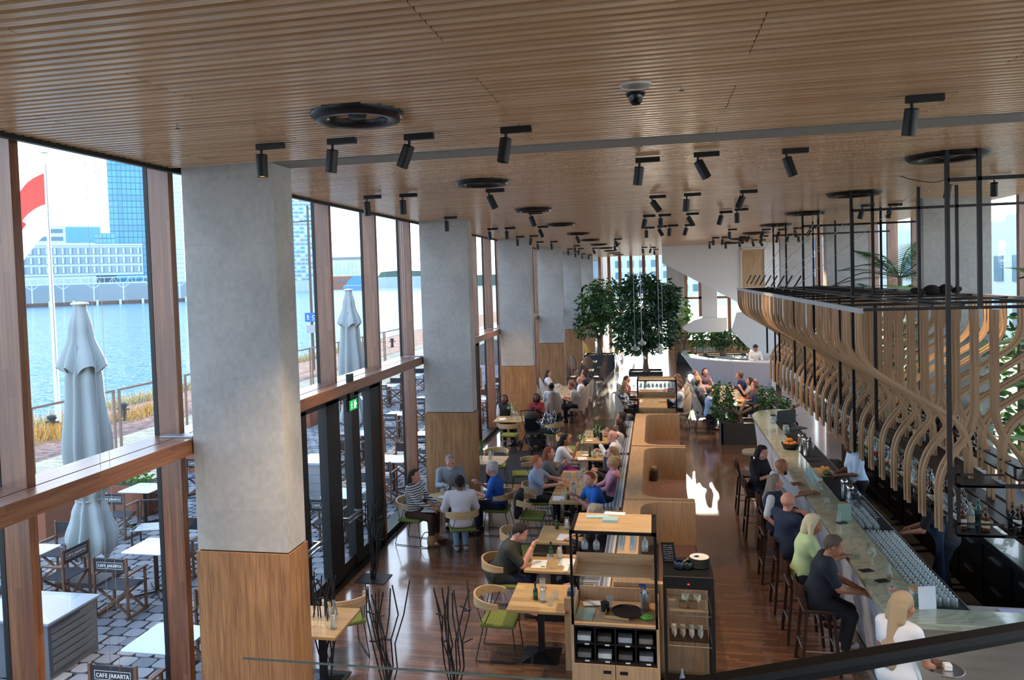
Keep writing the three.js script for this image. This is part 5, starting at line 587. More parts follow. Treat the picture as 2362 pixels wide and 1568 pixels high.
// ---------------------------------------------------------------- people
// bones as tapered capsules joined by a smooth minimum on a grid, meshed with surface nets
function sdfMesh(prims, cell, k = .03, cut) {
  let lo = [9, 9, 9], hi = [-9, -9, -9]; for (const p of prims) for (let a = 0; a < 3; a++) { const r = Math.max(p[3], p[7]) * 1.3 + .02; lo[a] = Math.min(lo[a], p[a] - r, p[4 + a] - r); hi[a] = Math.max(hi[a], p[a] + r, p[4 + a] + r); }
  const n = lo.map((l, a) => Math.ceil((hi[a] - l) / cell) + 3), o = lo.map((l) => l - cell), N = n[0] * n[1] * n[2], f = new Float32Array(N).fill(.2), sx = 1, sy = n[0], sz = n[0] * n[1];
  for (const p of prims) {
    const [ax, ay, az, ra, bx, by, bz, rb, kk] = p, K = kk ?? k, dx = bx - ax, dy = by - ay, dz = bz - az, L2 = dx * dx + dy * dy + dz * dz || 1e-9, m = Math.max(ra, rb) + K + cell * 2, i0 = [], i1 = [];
    for (let a = 0; a < 3; a++) { i0[a] = Math.max(0, Math.floor((Math.min(p[a], p[4 + a]) - m - o[a]) / cell)); i1[a] = Math.min(n[a] - 1, Math.ceil((Math.max(p[a], p[4 + a]) + m - o[a]) / cell)); }
    for (let z = i0[2]; z <= i1[2]; z++) { const pz = o[2] + z * cell; for (let y = i0[1]; y <= i1[1]; y++) { const py = o[1] + y * cell; for (let x = i0[0]; x <= i1[0]; x++) {
      const px = o[0] + x * cell; let t = ((px - ax) * dx + (py - ay) * dy + (pz - az) * dz) / L2; t = t < 0 ? 0 : t > 1 ? 1 : t; const ex = px - ax - dx * t, ey = py - ay - dy * t, ez = pz - az - dz * t, d = Math.sqrt(ex * ex + ey * ey + ez * ez) - (ra + (rb - ra) * t), i = x + y * sy + z * sz, e = f[i], h = K - Math.abs(e - d);
      f[i] = Math.min(e, d) - (h > 0 ? h * h / (4 * K) : 0); } } }
  }
  if (cut) for (let z = 0; z < n[2]; z++) for (let y = 0; y < n[1]; y++) for (let x = 0; x < n[0]; x++) { const i = x + y * sy + z * sz; if (f[i] < .06) f[i] = Math.max(f[i], cut(o[0] + x * cell, o[1] + y * cell, o[2] + z * cell)); }
  const id = new Int32Array(N).fill(-1), pos = [], idx = [];
  for (let z = 0; z < n[2] - 1; z++) for (let y = 0; y < n[1] - 1; y++) for (let x = 0; x < n[0] - 1; x++) {
    const b = x + y * sy + z * sz; let c = 0, X = 0, Y = 0, Z = 0, any = 0; for (let q = 0; q < 8; q++) if (f[b + (q & 1) + (q >> 1 & 1) * sy + (q >> 2) * sz] < 0) any |= 1; else any |= 2; if (any !== 3) continue;
    for (let e = 0; e < 12; e++) { const a = e >> 2, r = e & 3, u = (a + 1) % 3, v = (a + 2) % 3, P = [0, 0, 0]; P[u] = r & 1; P[v] = r >> 1; const i = b + P[0] + P[1] * sy + P[2] * sz, s = [1, sy, sz][a], A = f[i], B = f[i + s]; if ((A < 0) !== (B < 0)) { P[a] = A / (A - B); X += P[0]; Y += P[1]; Z += P[2]; c++; } }
    id[b] = pos.length / 3; pos.push(o[0] + (x + X / c) * cell, o[1] + (y + Y / c) * cell, o[2] + (z + Z / c) * cell);
  }
  for (let z = 1; z < n[2] - 1; z++) for (let y = 1; y < n[1] - 1; y++) for (let x = 1; x < n[0] - 1; x++) { const b = x + y * sy + z * sz, A = f[b] < 0; for (let a = 0; a < 3; a++) { const s = [1, sy, sz][a]; if (A === f[b + s] < 0) continue; const u = [sy, sz, 1][a], v = [sz, 1, sy][a], q = [id[b], id[b - u], id[b - u - v], id[b - v]]; if (q.some((i) => i < 0)) continue; if (A) idx.push(q[0], q[1], q[2], q[0], q[2], q[3]); else idx.push(q[0], q[2], q[1], q[0], q[3], q[2]); } }
  const g = new THREE.BufferGeometry(); g.setAttribute('position', new THREE.Float32BufferAttribute(pos, 3)); g.setIndex(idx); g.computeVertexNormals(); g.setAttribute('uv', new THREE.Float32BufferAttribute(new Float32Array(pos.length / 3 * 2), 2)); return g;
}
const cap = (a, ra, b, rb, k) => [a.x, a.y, a.z, ra, b.x, b.y, b.z, rb, k];
function ik(S, T, l1, l2, hint) { const d = T.clone().sub(S); let L = d.length(); const m = (l1 + l2) * .995; if (L > m) { d.multiplyScalar(m / L); L = m; } const a = (l1 * l1 - l2 * l2 + L * L) / (2 * L), h = Math.sqrt(Math.max(0, l1 * l1 - a * a)), u = d.clone().normalize(), p = hint.clone().addScaledVector(u, -hint.dot(u)).normalize(); return [S.clone().addScaledVector(u, a).addScaledVector(p, h), S.clone().add(d)]; }
const SK = { light: std('#c98f78', .55), pink: std('#cf9482', .55), tan: std('#a87052', .55), brown: std('#6e4430', .5), dark: std('#4a2c20', .5) };
const eyeM = std('#1a1410', .3), cloths = {}; const clo = (c) => cloths[c] ??= std(c, .88, { side: THREE.DoubleSide });
M.stripeShirt = std('#ffffff', .9, { map: tex(8, 64, .08, .08, (u, v) => (v * 2) % 1 < .42 ? [.13, .15, .22] : [.86, .86, .85]) });
M.pattern = std('#ffffff', .9, { map: tex(128, 128, .35, .35, (u, v) => { const k = fbm(u, v, 9, 9, 2); return k > .55 ? [.85, .86, .86] : k > .42 ? [.4, .45, .5] : [.16, .19, .24]; }) });
/* o: seat (height) or stand, lean, turn of head hy, nod hp, hands [l,r] as local points, skin, hair {c,kind}, top, sleeve 0 none|.5 short|1 long, legs colour, shoes, cell */
function person(label, x, z, turn, o) {
  const t = thing('person', label, 'person', [x, 0, z], turn), s = o.size ?? 1, c = o.cell ?? .02, hc = o.hcell ?? Math.max(.009, c * .55), fat = o.fat ?? 1, skin = SK[o.skin ?? 'light'], sit = !o.stand;
  const hipY = (sit ? (o.seat ?? .47) + .095 : .93 * s), ln = o.lean ?? .08, hip = V(0, hipY, sit ? -.06 : 0), up = V(Math.sin(o.side ?? 0), Math.cos(ln), Math.sin(ln)).normalize(), at = (h, f = 0, w = 0) => hip.clone().addScaledVector(up, h * s).add(V(w * s, 0, f * s));
  const belly = at(.16, .02), chest = at(.36, .0), neck = at(.5, -.005), base = at(.545, .005), hy = o.hy ?? 0, hp = o.hp ?? 0, Rh = new THREE.Matrix4().makeRotationFromEuler(new THREE.Euler(hp, hy, o.hz ?? 0, 'YXZ')), hd = (a, b, d) => base.clone().add(V(a * s, b * s, d * s).applyMatrix4(Rh));
  const sw = (o.woman ? .168 : .195) * s * (fat > 1.1 ? 1.06 : 1), sh = [-1, 1].map((e) => at(.455, -.01).add(V(e * sw, 0, 0))), hj = [-1, 1].map((e) => hip.clone().add(V(e * .09 * s, -.01, 0)));
  // legs
  const knee = [], ank = [], toe = []; [-1, 1].forEach((e, i) => { const kx = e * (o.knees ?? .11); if (sit) { const foot = o.feet ?? (o.seat > .6 ? [.25, .30] : [.36, .08]), T = V(e * (o.knees ?? .11), foot[1], foot[0]); const [k, a] = ik(hj[i], T, .42 * s, .42 * s, V(0, .6, 1)); knee.push(k); ank.push(a); } else { const st = (o.stride ?? 0) * e; const [k, a] = ik(hj[i], V(e * .1, .08, st), .42 * s, .44 * s, V(0, 0, 1)); knee.push(k); ank.push(a); } toe.push(ank[i].clone().add(V(e * .03, -.035, .14 * s))); });
  // arms
  const hands = o.hands ?? [[-.16, .78, .34], [.16, .78, .34]], el = [], wr = []; [0, 1].forEach((i) => { const T = V(...hands[i]), [e, w] = ik(sh[i], T, .285 * s, .255 * s, V(i ? .5 : -.5, -1, -.35)); el.push(e); wr.push(w); });
  const torso = (g) => [cap(hip.clone().add(V(-.055, .0, 0)), (.125 + g) * fat * s, hip.clone().add(V(.055, .0, 0)), (.125 + g) * fat * s, .06), cap(hip.clone().add(V(-.03, .03, 0)), (.12 + g) * fat * s, belly.clone().add(V(0, 0, .02 * (fat - 1) * 8)), (.12 + g) * fat * s, .06), cap(belly, (.115 + g) * fat * s, chest, (.128 + g) * s, .06), cap(chest.clone().add(V(-.06 * s, 0, 0)), (.115 + g) * s, chest.clone().add(V(.06 * s, 0, 0)), (.115 + g) * s, .06), cap(sh[0].clone().lerp(sh[1], .14), (.068 + g) * s, sh[0].clone().lerp(sh[1], .86), (.068 + g) * s, .06), ...(o.woman ? [cap(at(.34, .085, -.06), (.06 + g) * s, at(.34, .085, .06), (.06 + g) * s, .04)] : [])];
  const arm = (i, g, frac) => { const E = el[i], r0 = (o.woman ? .044 : .052) * s * Math.sqrt(fat), r1 = r0 * .8, r2 = r0 * .62; const out = []; const e1 = frac >= 1 ? E : sh[i].clone().lerp(E, Math.min(1, frac * 1.5)); out.push(cap(sh[i], r0 * 1.12 + g, e1, mix(r0, r1, frac) + g, .03)); if (frac >= 1) out.push(cap(E, r1 + g, wr[i].clone().lerp(E, .04), r2 + g, .02)); return out; };
  const leg = (i, g, cut = 1) => [cap(hj[i], (.088 + g) * Math.sqrt(fat) * s, knee[i], (.06 + g) * s, .04), cap(knee[i], (.058 + g) * s, knee[i].clone().lerp(ank[i], cut), (mix(.058, .04, cut) + g) * s, .03)];
  // hand: palm and five fingers closing around nothing
  const hand = (i) => { const d = wr[i].clone().sub(el[i]).normalize(), sd = V(i ? -1 : 1, 0, 0).addScaledVector(d, -(i ? -1 : 1) * d.x).normalize(), dn = V(0, -1, 0).addScaledVector(d, d.y).normalize(), w = wr[i], P = (f, a, b) => w.clone().addScaledVector(d, f * s).addScaledVector(sd, a * s).addScaledVector(dn, b * s), q = [cap(w, .026 * s, P(.075, .0, 0), .03 * s, .015), cap(P(.05, -.022, 0), .018 * s, P(.08, .024, 0), .018 * s, .015)]; [[-.028, .062], [-.01, .074], [.009, .07], [.027, .054]].forEach(([a, l]) => { const k = P(.085, a, 0), m = P(.085 + l * .5, a * 1.05, .012), e = P(.085 + l * .85, a * 1.05, .04); q.push(cap(k, .0105 * s, m, .0095 * s, .006), cap(m, .0095 * s, e, .0085 * s, .006)); }); const th = P(.03, .035, .008); q.push(cap(th, .014 * s, P(.065, .052, .02), .0115 * s, .008), cap(P(.065, .052, .02), .0115 * s, P(.092, .046, .035), .01 * s, .006)); return q; };
  const headP = [cap(hd(0, .135, -.018), .088 * s, hd(0, .15, .005), .084 * s, .03), cap(hd(0, .06, .03), .062 * s, hd(0, .03, .05), .042 * s, .03), cap(hd(0, .105, .07), .04 * s, hd(0, .06, .06), .042 * s, .03), cap(hd(0, .125, .098), .011 * s, hd(0, .085, .112), .0165 * s, .012), ...[-1, 1].flatMap((e) => [cap(hd(e * .086, .12, -.01), .012 * s, hd(e * .084, .085, 0), .01 * s, .01), cap(hd(e * .045, .09, .065), .03 * s, hd(e * .03, .06, .065), .025 * s, .03)]), cap(hd(-.022, .045, .092), .011 * s, hd(.022, .045, .092), .011 * s, .01), cap(hd(-.03, .142, .086), .012 * s, hd(.03, .142, .086), .012 * s, .015)];
  const neckP = cap(neck.clone().add(V(0, -.02, 0)), .056 * s, hd(0, .06, -.005), .05 * s, .03);
  const gs = [sdfMesh([...torso(-.008), neckP, ...arm(0, 0, 1), ...arm(1, 0, 1), ...leg(0, -.004), ...leg(1, -.004), cap(ank[0], .04 * s, toe[0], .03 * s), cap(ank[1], .04 * s, toe[1], .03 * s)], c), sdfMesh([...headP, neckP], hc, .02)];
  if (c < .022) gs.push(sdfMesh(hand(0), .0065, .008), sdfMesh(hand(1), .0065, .008)); else for (const i of [0, 1]) { const d = wr[i].clone().sub(el[i]).normalize(); gs.push(sdfMesh([cap(wr[i], .03, wr[i].clone().addScaledVector(d, .1), .03), cap(wr[i].clone().addScaledVector(d, .09), .024, wr[i].clone().addScaledVector(d, .14).add(V(0, -.03, 0)), .016), cap(wr[i].clone().addScaledVector(d, .03), .02, wr[i].clone().addScaledVector(d, .08).add(V(i ? -.05 : .05, 0, 0)), .014)], Math.min(c * .6, .014))); }
  mesh('body', gs, skin, t);
  mesh('eyes', [-1, 1].map((e) => new THREE.SphereGeometry(.0115 * s, 8, 6).translate(...hd(e * .032, .118, .083).toArray())), eyeM, t);
  const tm = typeof o.top === 'string' ? clo(o.top) : o.top, sl = o.sleeve ?? .5, cg = o.puff ?? .012;
  let sg = sdfMesh([...torso(cg), ...(sl ? [...arm(0, cg, sl), ...arm(1, cg, sl)] : []), cap(neck.clone().add(V(0, -.05, 0)), .075 * s, neck.clone().add(V(0, .015, .0)), .062 * s, .02)], c, .03, (px, py, pz) => Math.max(hip.y - .07 - py, (py - (neck.y + .035)))); if (tm.map) { const p = sg.attributes.position, uv = sg.attributes.uv; for (let i = 0; i < p.count; i++) uv.setXY(i, p.getX(i) + p.getZ(i), p.getY(i)); } mesh('shirt', sg, tm, t);
  if (o.vest) mesh('waistcoat', sdfMesh(torso(cg + .012), c, .03, (px, py) => hip.y - .06 - py), clo(o.vest), t);
  const lc = clo(o.legs ?? '#23262f'); mesh(o.skirt ? 'skirt' : 'trousers', sdfMesh([cap(hip.clone().add(V(-.055, 0, 0)), .135 * fat * s, hip.clone().add(V(.055, 0, 0)), .135 * fat * s, .06), ...leg(0, .012, o.legCut ?? .92), ...leg(1, .012, o.legCut ?? .92)], c, .03, (px, py) => py - (hip.y + .05)), lc, t);
  mesh('shoes', [0, 1].map((i) => sdfMesh([cap(ank[i].clone().add(V(0, -.045, -.035)), .036 * s, toe[i].clone().add(V(0, -.005, .02)), .034 * s), cap(ank[i].clone().add(V(0, -.01, 0)), .042 * s, ank[i].clone().add(V(0, -.045, 0)), .045 * s)], Math.min(c, .014), .02)), clo(o.shoes ?? '#2a2522'), t);
  const h = o.hair; if (h) {
    const hp2 = [cap(hd(0, .148, -.026), .0935 * s, hd(0, .163, -.002), .0885 * s, .02)], kd = h.kind ?? 'short'; let cutF = null; const fw = V(0, 0, 1).applyMatrix4(Rh), uw = V(0, 1, 0).applyMatrix4(Rh), O = hd(0, .12, 0), face = (px, py, pz) => { const dx = px - O.x, dy = py - O.y, dz = pz - O.z, f = dx * fw.x + dy * fw.y + dz * fw.z, u = dx * uw.x + dy * uw.y + dz * uw.z; return Math.max(-1, Math.min(.05, (f - .035 * s) * .9, f * .7 - u + .055 * s)); };
    if (kd === 'short') { hp2.push(cap(hd(0, .1, -.055), .062 * s, hd(0, .07, -.05), .045 * s)); cutF = (a, b, d) => Math.max(face(a, b, d), (hd(0, .055, 0).y - b)); }
    else { cutF = face; if (kd === 'long') { const L = h.len ?? .34; hp2.push(cap(hd(-.05, .1, -.06), .05 * s, hd(-.06, -.02, -.06), .045 * s), cap(hd(.05, .1, -.06), .05 * s, hd(.06, -.02, -.06), .045 * s), cap(hd(0, .1, -.07), .06 * s, at(.545 - L * .6, -.12), .055 * s), cap(at(.545 - L * .55, -.12, -.04), .055 * s, at(.545 - L, -.12, -.02), .035 * s), cap(at(.545 - L * .55, -.12, .04), .05 * s, at(.545 - L, -.12, .03), .03 * s)); } else if (kd === 'bob') hp2.push(cap(hd(-.07, .12, -.03), .045 * s, hd(-.075, .0, -.01), .03 * s), cap(hd(.07, .12, -.03), .045 * s, hd(.075, .0, -.01), .03 * s), cap(hd(0, .1, -.07), .06 * s, hd(0, .0, -.07), .055 * s)); else if (kd === 'curly') { for (let q = 0; q < 16; q++) { const a = q * 2.4, b = .2 + (q % 5) * .24; hp2.push(cap(hd(.088 * Math.cos(a) * Math.sin(b + .4), .15 + .07 * Math.cos(b + .3), -.03 + .07 * Math.sin(a) * Math.sin(b + .4) - .02), .038 * s, hd(.09 * Math.cos(a), .12, -.04 + .05 * Math.sin(a)), .034 * s, .008)); } hp2.push(cap(hd(0, .1, -.07), .058 * s, hd(0, .04, -.06), .045 * s)); } else if (kd === 'bun') hp2.push(cap(hd(0, .12, -.12), .04 * s, hd(0, .14, -.14), .035 * s), cap(hd(0, .1, -.06), .06 * s, hd(0, .06, -.05), .04 * s)); else if (kd === 'pony') hp2.push(cap(hd(0, .15, -.1), .04 * s, hd(0, .1, -.14), .035 * s), cap(hd(0, .1, -.14), .04 * s, at(.3, -.15), .05 * s), cap(at(.3, -.15), .05 * s, at(.12, -.14), .028 * s), cap(hd(0, .1, -.06), .06 * s, hd(0, .06, -.05), .04 * s)); }
    mesh('hair', sdfMesh(hp2, Math.min(hc, .012), .02, cutF), clo(h.c), t);
  }
  if (o.beard) mesh('beard', sdfMesh([cap(hd(-.04, .05, .055), .032, hd(0, .005, .075), .034), cap(hd(.04, .05, .055), .032, hd(0, .005, .075), .034)], .01, .02, (a, b, d) => b - hd(0, .05, .1).y), clo(o.beard), t);
  if (o.glasses) mesh('glasses', [-1, 1].flatMap((e) => [new THREE.TorusGeometry(.02, .0025, 5, 14).applyMatrix4(Rh).translate(...hd(e * .033, .118, .1).toArray()), rod(hd(e * .05, .12, .095), hd(e * .086, .12, 0), .002, 4)]), M.black, t);
  if (o.hat) mesh('hat', sdfMesh([cap(hd(0, .18, -.01), .1, hd(0, .19, 0), .1), cap(hd(0, .17, .08), .04, hd(0, .165, .13), .02)], .012, .02, (a, b, d) => hd(0, .15, 0).y - b), clo(o.hat), t);
  if (o.apron) mesh('apron', sdfMesh([...torso(cg + .018), ...leg(0, .03, .3), ...leg(1, .03, .3)], c, .06, (px, py, pz) => Math.max(py - chest.y, -(pz - hip.z - .02))), clo(o.apron), t);
  return t;
}
const N = .015, Md = .02, Fr = .03, R90 = HPI, bs = .78;
person('man in a dark olive tee hunched over his menu at an oak table', -2.2, -10.72, R90, { cell: N, fat: 1.22, size: 1.03, lean: .42, hp: .65, top: '#34382f', sleeve: .55, legs: '#232a3a', hair: { c: '#241d1a' }, skin: 'pink', hands: [[-.1, .98, .42], [.22, .5, .33]] });
person('woman in a navy and white striped top with long brown hair', -4.38, -13.47, R90 - .2, { cell: N, woman: 1, lean: .06, hp: .15, top: M.stripeShirt, sleeve: 1, legs: '#4a3428', legCut: .7, hair: { c: '#3b2a22', kind: 'long', len: .22 }, hands: [[-.12, .7, .36], [.1, .72, .38]], shoes: '#6b4a38' });
person('bearded grey haired man in a grey sweater behind the cornerwise table', -4.05, -14.72, .35, { cell: N, fat: 1.12, lean: .16, hp: .3, top: '#8b9299', sleeve: 1, legs: '#2d3138', hair: { c: '#8d8784' }, beard: '#cfcac4', glasses: 1, skin: 'pink', hands: [[-.15, .82, .36], [.16, .85, .36]] });
person('woman with curly grey hair in a bright blue jacket at the cornerwise table', -3.0, -14.13, -R90, { cell: N, woman: 1, lean: .2, hp: .25, top: '#2456a8', sleeve: .8, legs: '#1f2740', hair: { c: '#a3a2a0', kind: 'curly' }, glasses: 1, skin: 'pink', hands: [[-.1, .92, .36], [.14, .8, .36]] });
person('black haired man in a loose white shirt with his back turned', -3.42, -13.04, Math.PI + .35, { cell: N, lean: .22, hp: .2, top: '#d7d2d6', puff: .03, sleeve: 1, legs: '#7f93a6', hair: { c: '#17120f' }, skin: 'brown', hands: [[-.2, .8, .36], [.2, .8, .36]], shoes: '#9aa3ad', feet: [.1, .08], knees: .08 });
person('ginger haired man in a pale blue polo at the long table', -2.3, -14.68, R90, { cell: N, lean: .08, hp: .05, top: '#93a3bd', sleeve: .5, hair: { c: '#b0603a' }, skin: 'pink', hands: [[-.14, .83, .4], [.12, .86, .46]] });
person('red haired woman in a grey jacket at the long table', -2.2, -15.48, R90, { cell: N, woman: 1, lean: .15, hp: .05, top: '#5c5e60', sleeve: 1, hair: { c: '#8a4526', kind: 'long', len: .26 }, hands: [[-.08, 1.0, .3], [.1, .98, .3]] });
person('black haired woman in a white top and magenta trousers with hands at her mouth', -2.12, -16.85, R90, { cell: N, woman: 1, lean: .3, hp: .15, top: '#dcdadb', sleeve: .6, legs: '#8a2a78', hair: { c: '#15100f', kind: 'long', len: .24 }, skin: 'tan', hands: [[-.06, 1.02, .36], [.06, 1.04, .36]] });
person('red haired youth in a bright blue tee leaning across the long table', -1.05, -13.75, -R90 + .4, { cell: N, lean: .42, hp: .1, hy: .5, top: '#1f62b5', sleeve: .5, hair: { c: '#8a3f22' }, skin: 'pink', hands: [[-.16, .88, .44], [.1, .84, .4]] });
person('woman with short blonde curls in a pink top on the bench', -.9, -14.75, -R90, { cell: N, woman: 1, lean: .02, hy: -.3, top: '#c98fa0', sleeve: 1, hair: { c: '#b08e62', kind: 'curly' }, skin: 'pink', hands: [[-.1, .7, .34], [.12, .7, .3]] });
person('woman with very long light brown hair on the bench', -.88, -15.55, -R90, { cell: N, woman: 1, lean: .12, hp: .1, top: '#3b3230', sleeve: 1, hair: { c: '#8a6a48', kind: 'long', len: .4 }, hands: [[-.1, .85, .32], [.1, .85, .32]] });
person('bald man in a white shirt with his hand to his mouth', -.92, -17.25, -R90, { cell: N, fat: 1.1, lean: .2, hp: .1, top: '#d5d8dc', sleeve: 1, glasses: 1, skin: 'pink', hands: [[-.1, .86, .36], [.02, 1.0, .34]] });
person('dark haired woman in a white vest top on the far bench', -.9, -18.4, -R90 - .3, { cell: N, woman: 1, lean: .1, hp: .0, top: '#d8d6d4', sleeve: 0, hair: { c: '#2a1b17', kind: 'long', len: .3 }, skin: 'tan', hands: [[-.06, 1.04, .26], [.06, 1.05, .26]] });
person('dark curly haired person behind the woman in the vest top', -.9, -19.5, -R90, { cell: Md, lean: .1, top: '#4a4548', sleeve: 1, hair: { c: '#2c201b', kind: 'curly' }, skin: 'tan' });
person('grey curly haired woman in a black dotted dress behind the service station', -.95, -11.6, -R90 - .4, { cell: Md, woman: 1, lean: .14, hp: .1, top: '#1a1a1e', sleeve: 1, legs: '#1a1a1e', hair: { c: '#8c8378', kind: 'curly' }, skin: 'pink' });
person('woman with long dark hair and sunglasses in a navy waistcoat by the window', -4.4, -22.3, .4, { cell: Md, woman: 1, lean: .02, hy: -.5, top: '#c9ccd0', vest: '#1d2230', sleeve: .8, legs: '#15161a', hair: { c: '#1d1512', kind: 'long', len: .26 }, skin: 'brown', hands: [[-.2, .62, .25], [.15, .78, .32]] });
person('woman in a red and black top behind the stroller', -3.5, -22.6, 0, { cell: Md, woman: 1, lean: .1, top: '#7a2030', sleeve: .6, hair: { c: '#17110f', kind: 'bob' }, skin: 'dark', hands: [[-.1, .95, .3], [.1, .92, .32]] });
person('grey haired woman in a patterned blouse beside the stroller', -2.88, -21.1, -2.1, { cell: Md, woman: 1, fat: 1.1, lean: .22, hp: .2, top: M.pattern, sleeve: 1, hair: { c: '#9a8a80', kind: 'bob' }, skin: 'tan' });
for (const [l, x, z, a, o] of [['woman with brown hair in a white blouse at the river party table', -3.92, -28.3, R90, { woman: 1, top: '#dfe0e6', sleeve: 1, hair: { c: '#3a2820', kind: 'long' } }], ['black haired man in a white shirt with his back turned at the party table', -3.35, -24.85, Math.PI, { top: '#cdd3dd', sleeve: 1, hair: { c: '#16110f' }, skin: 'brown', lean: .2 }], ['man with light brown hair in a beige tee leaning on the party table', -2.6, -25.3, -R90, { top: '#c4bdb0', sleeve: .5, hair: { c: '#7a5238' }, lean: .35, hp: .2 }], ['bald man in a white shirt at the party table', -2.55, -26.5, -R90, { top: '#d9dce0', sleeve: .5, lean: .15 }], ['brown haired man in dark clothes at the end of the party table', -2.55, -27.7, -R90, { top: '#2c2e33', sleeve: 1, hair: { c: '#4a3020' }, lean: .1 }], ['curly haired guest facing the white blouse at the party table', -2.6, -28.7, -R90, { top: '#3d3f48', sleeve: 1, hair: { c: '#4b3325', kind: 'curly' } }],
  ['woman with blonde highlights in a floral blouse left of the far glass rack', -1.0, -24.4, R90, { woman: 1, top: M.pattern, sleeve: 1, hair: { c: '#7d6248', kind: 'long' } }], ['fair haired woman in dark clothes behind the floral blouse', -1.0, -25.4, R90, { woman: 1, top: '#2c2b30', sleeve: 1, hair: { c: '#9a7a58', kind: 'long' } }], ['brown haired woman further along behind the far glass rack', -1.0, -26.6, R90, { woman: 1, top: '#8a4a48', sleeve: .5, hair: { c: '#4f3426', kind: 'long' } }], ['man in a pale blue shirt right of the far glass rack', .68, -24.7, -R90, { top: '#b9c6d8', sleeve: 1, hair: { c: '#4a3022' }, hands: [[-.1, .95, .36], [.1, .95, .36]] }], ['man in a white shirt behind the pale blue shirt', .72, -25.9, -R90, { top: '#d6d9df', sleeve: 1, hair: { c: '#5a4030' } }], ['guest at the far end of the glass rack table', .7, -27.1, -R90, { top: '#5d5560', sleeve: 1, hair: { c: '#6a4a36' } }],
  ['man in a pale blue shirt against the pizza counter', 1.32, -28.0, R90, { top: '#8fa4cc', sleeve: 1, hair: { c: '#6d625c' }, skin: 'pink' }], ['dark haired woman at the planter table', 1.7, -28.55, .4, { woman: 1, top: '#6a5560', sleeve: 0, hair: { c: '#1f1513', kind: 'long' } }], ['blonde woman in a turquoise top at the planter table', 1.35, -26.5, R90, { woman: 1, top: '#6fc0bb', sleeve: 1, hair: { c: '#b39a6a', kind: 'bob' } }], ['dark haired man in navy at the planter table', 1.3, -25.4, R90, { top: '#2b3350', sleeve: 1, hair: { c: '#2c211c' } }], ['grey haired man in a black shirt at the planter table', 1.33, -24.2, R90, { top: '#1f2024', sleeve: 1, hair: { c: '#b5b0ab' }, skin: 'pink' }], ['man in a pale blue shirt half hidden by the fig', 1.55, -23.7, R90, { top: '#9fb3d6', sleeve: 1, hair: { c: '#5a4436' } }],
  ['curly haired person in navy leaning on the sunlit table', 2.95, -27.7, -R90, { top: '#2b3150', sleeve: 1, hair: { c: '#6b4a34', kind: 'curly' }, lean: .4 }], ['dark haired woman in a beige blouse with folded hands at the sunlit table', 2.95, -26.0, -R90, { woman: 1, top: '#b9a79a', sleeve: .5, hair: { c: '#3a2620', kind: 'bob' }, hands: [[-.05, 1.0, .3], [.05, 1.02, .3]] }], ['brown haired guest behind the basket of bread', 3.0, -25.2, -R90, { woman: 1, top: '#7a4a48', sleeve: 1, hair: { c: '#5a2f24', kind: 'bob' } }], ['man in a navy shirt at the near end of the sunlit table', 2.98, -24.5, -R90, { top: '#262d4a', sleeve: 1, hair: { c: '#3a2a22' }, lean: .2 }]]) person(l, x, z, a, { cell: Fr, hcell: .015, lean: .12, ...o });
person('cook in white with a dark cap behind the pizza counter', 4.0, -33.4, .2, { stand: 1, cell: .024, hcell: .014, top: '#dcdcd8', sleeve: 1, hp: .3, hat: '#2a2420', hair: { c: '#3a2a20' }, skin: 'tan', hands: [[-.15, 1.12, .35], [.15, 1.12, .35]] });
// at the bar
person('woman with a dark bob dressed in black reading her phone at the bar', 1.78, -14.5, R90 - .75, { cell: N, woman: 1, seat: bs, lean: .12, hp: .4, top: '#17181b', sleeve: .7, legs: '#1c2230', hair: { c: '#211917', kind: 'bob' }, skin: 'pink', hands: [[-.06, 1.16, .3], [.08, 1.15, .3]] });
person('bald man in a white tee leaning his arm on the bar', 1.92, -13.45, R90 + .2, { cell: N, seat: bs, fat: 1.12, lean: .22, hp: .15, top: '#c9cbd2', sleeve: .6, legs: '#2a3142', skin: 'tan', hands: [[-.28, 1.14, .46], [.3, 1.13, .42]], beard: '#2a1d18' });
person('grey blonde woman in a navy waistcoat talking to the man in the navy sweater', 1.75, -12.35, R90 - .35, { cell: N, woman: 1, seat: bs, lean: .08, hy: .5, top: '#b9c0c6', vest: '#1e2438', sleeve: .6, legs: '#20263a', hair: { c: '#84796f', kind: 'long', len: .25 }, skin: 'pink', hands: [[-.25, .9, .1], [.1, 1.1, .35]] });
person('bald man in a navy sweater facing the woman in the waistcoat', 1.75, -11.35, R90 + .55, { cell: N, seat: bs, fat: 1.2, lean: .12, hp: .05, hy: .35, top: '#1d2740', sleeve: 1, legs: '#20242e', skin: 'pink', hands: [[.1, 1.0, .36], [.2, .95, .35]], legCut: .55 });
person('blonde woman in a pale green top beside the man in navy', 1.82, -10.42, R90, { cell: N, woman: 1, seat: bs, lean: .22, hp: .3, top: '#b9cf98', sleeve: .6, legs: '#22262e', hair: { c: '#cfc3a2', kind: 'bob' }, skin: 'tan', hands: [[-.1, 1.12, .38], [.1, 1.1, .36]] });
person('grey haired man in a black navy tee with white sneakers on the nearest bar stool', 1.85, -9.68, R90 - .1, { cell: .013, seat: bs, fat: 1.08, lean: .3, hp: .45, top: '#1b222c', sleeve: .5, legs: '#16181d', hair: { c: '#5c4f46' }, skin: 'tan', shoes: '#d9dcde', hands: [[-.1, 1.0, .42], [.1, .98, .42]] });
person('waitress with long blonde hair tied back in a white tee at the bar end', 2.15, -7.75, R90 + .75, { stand: 1, cell: .013, woman: 1, lean: .12, hp: .25, hy: -.25, top: '#cfd3d8', sleeve: .45, legs: '#9fc6cc', hair: { c: '#a08c6c', kind: 'long', len: .42 }, skin: 'tan', hands: [[-.18, 1.0, .3], [.14, 1.02, .34]], apron: '#b8cfd2' });
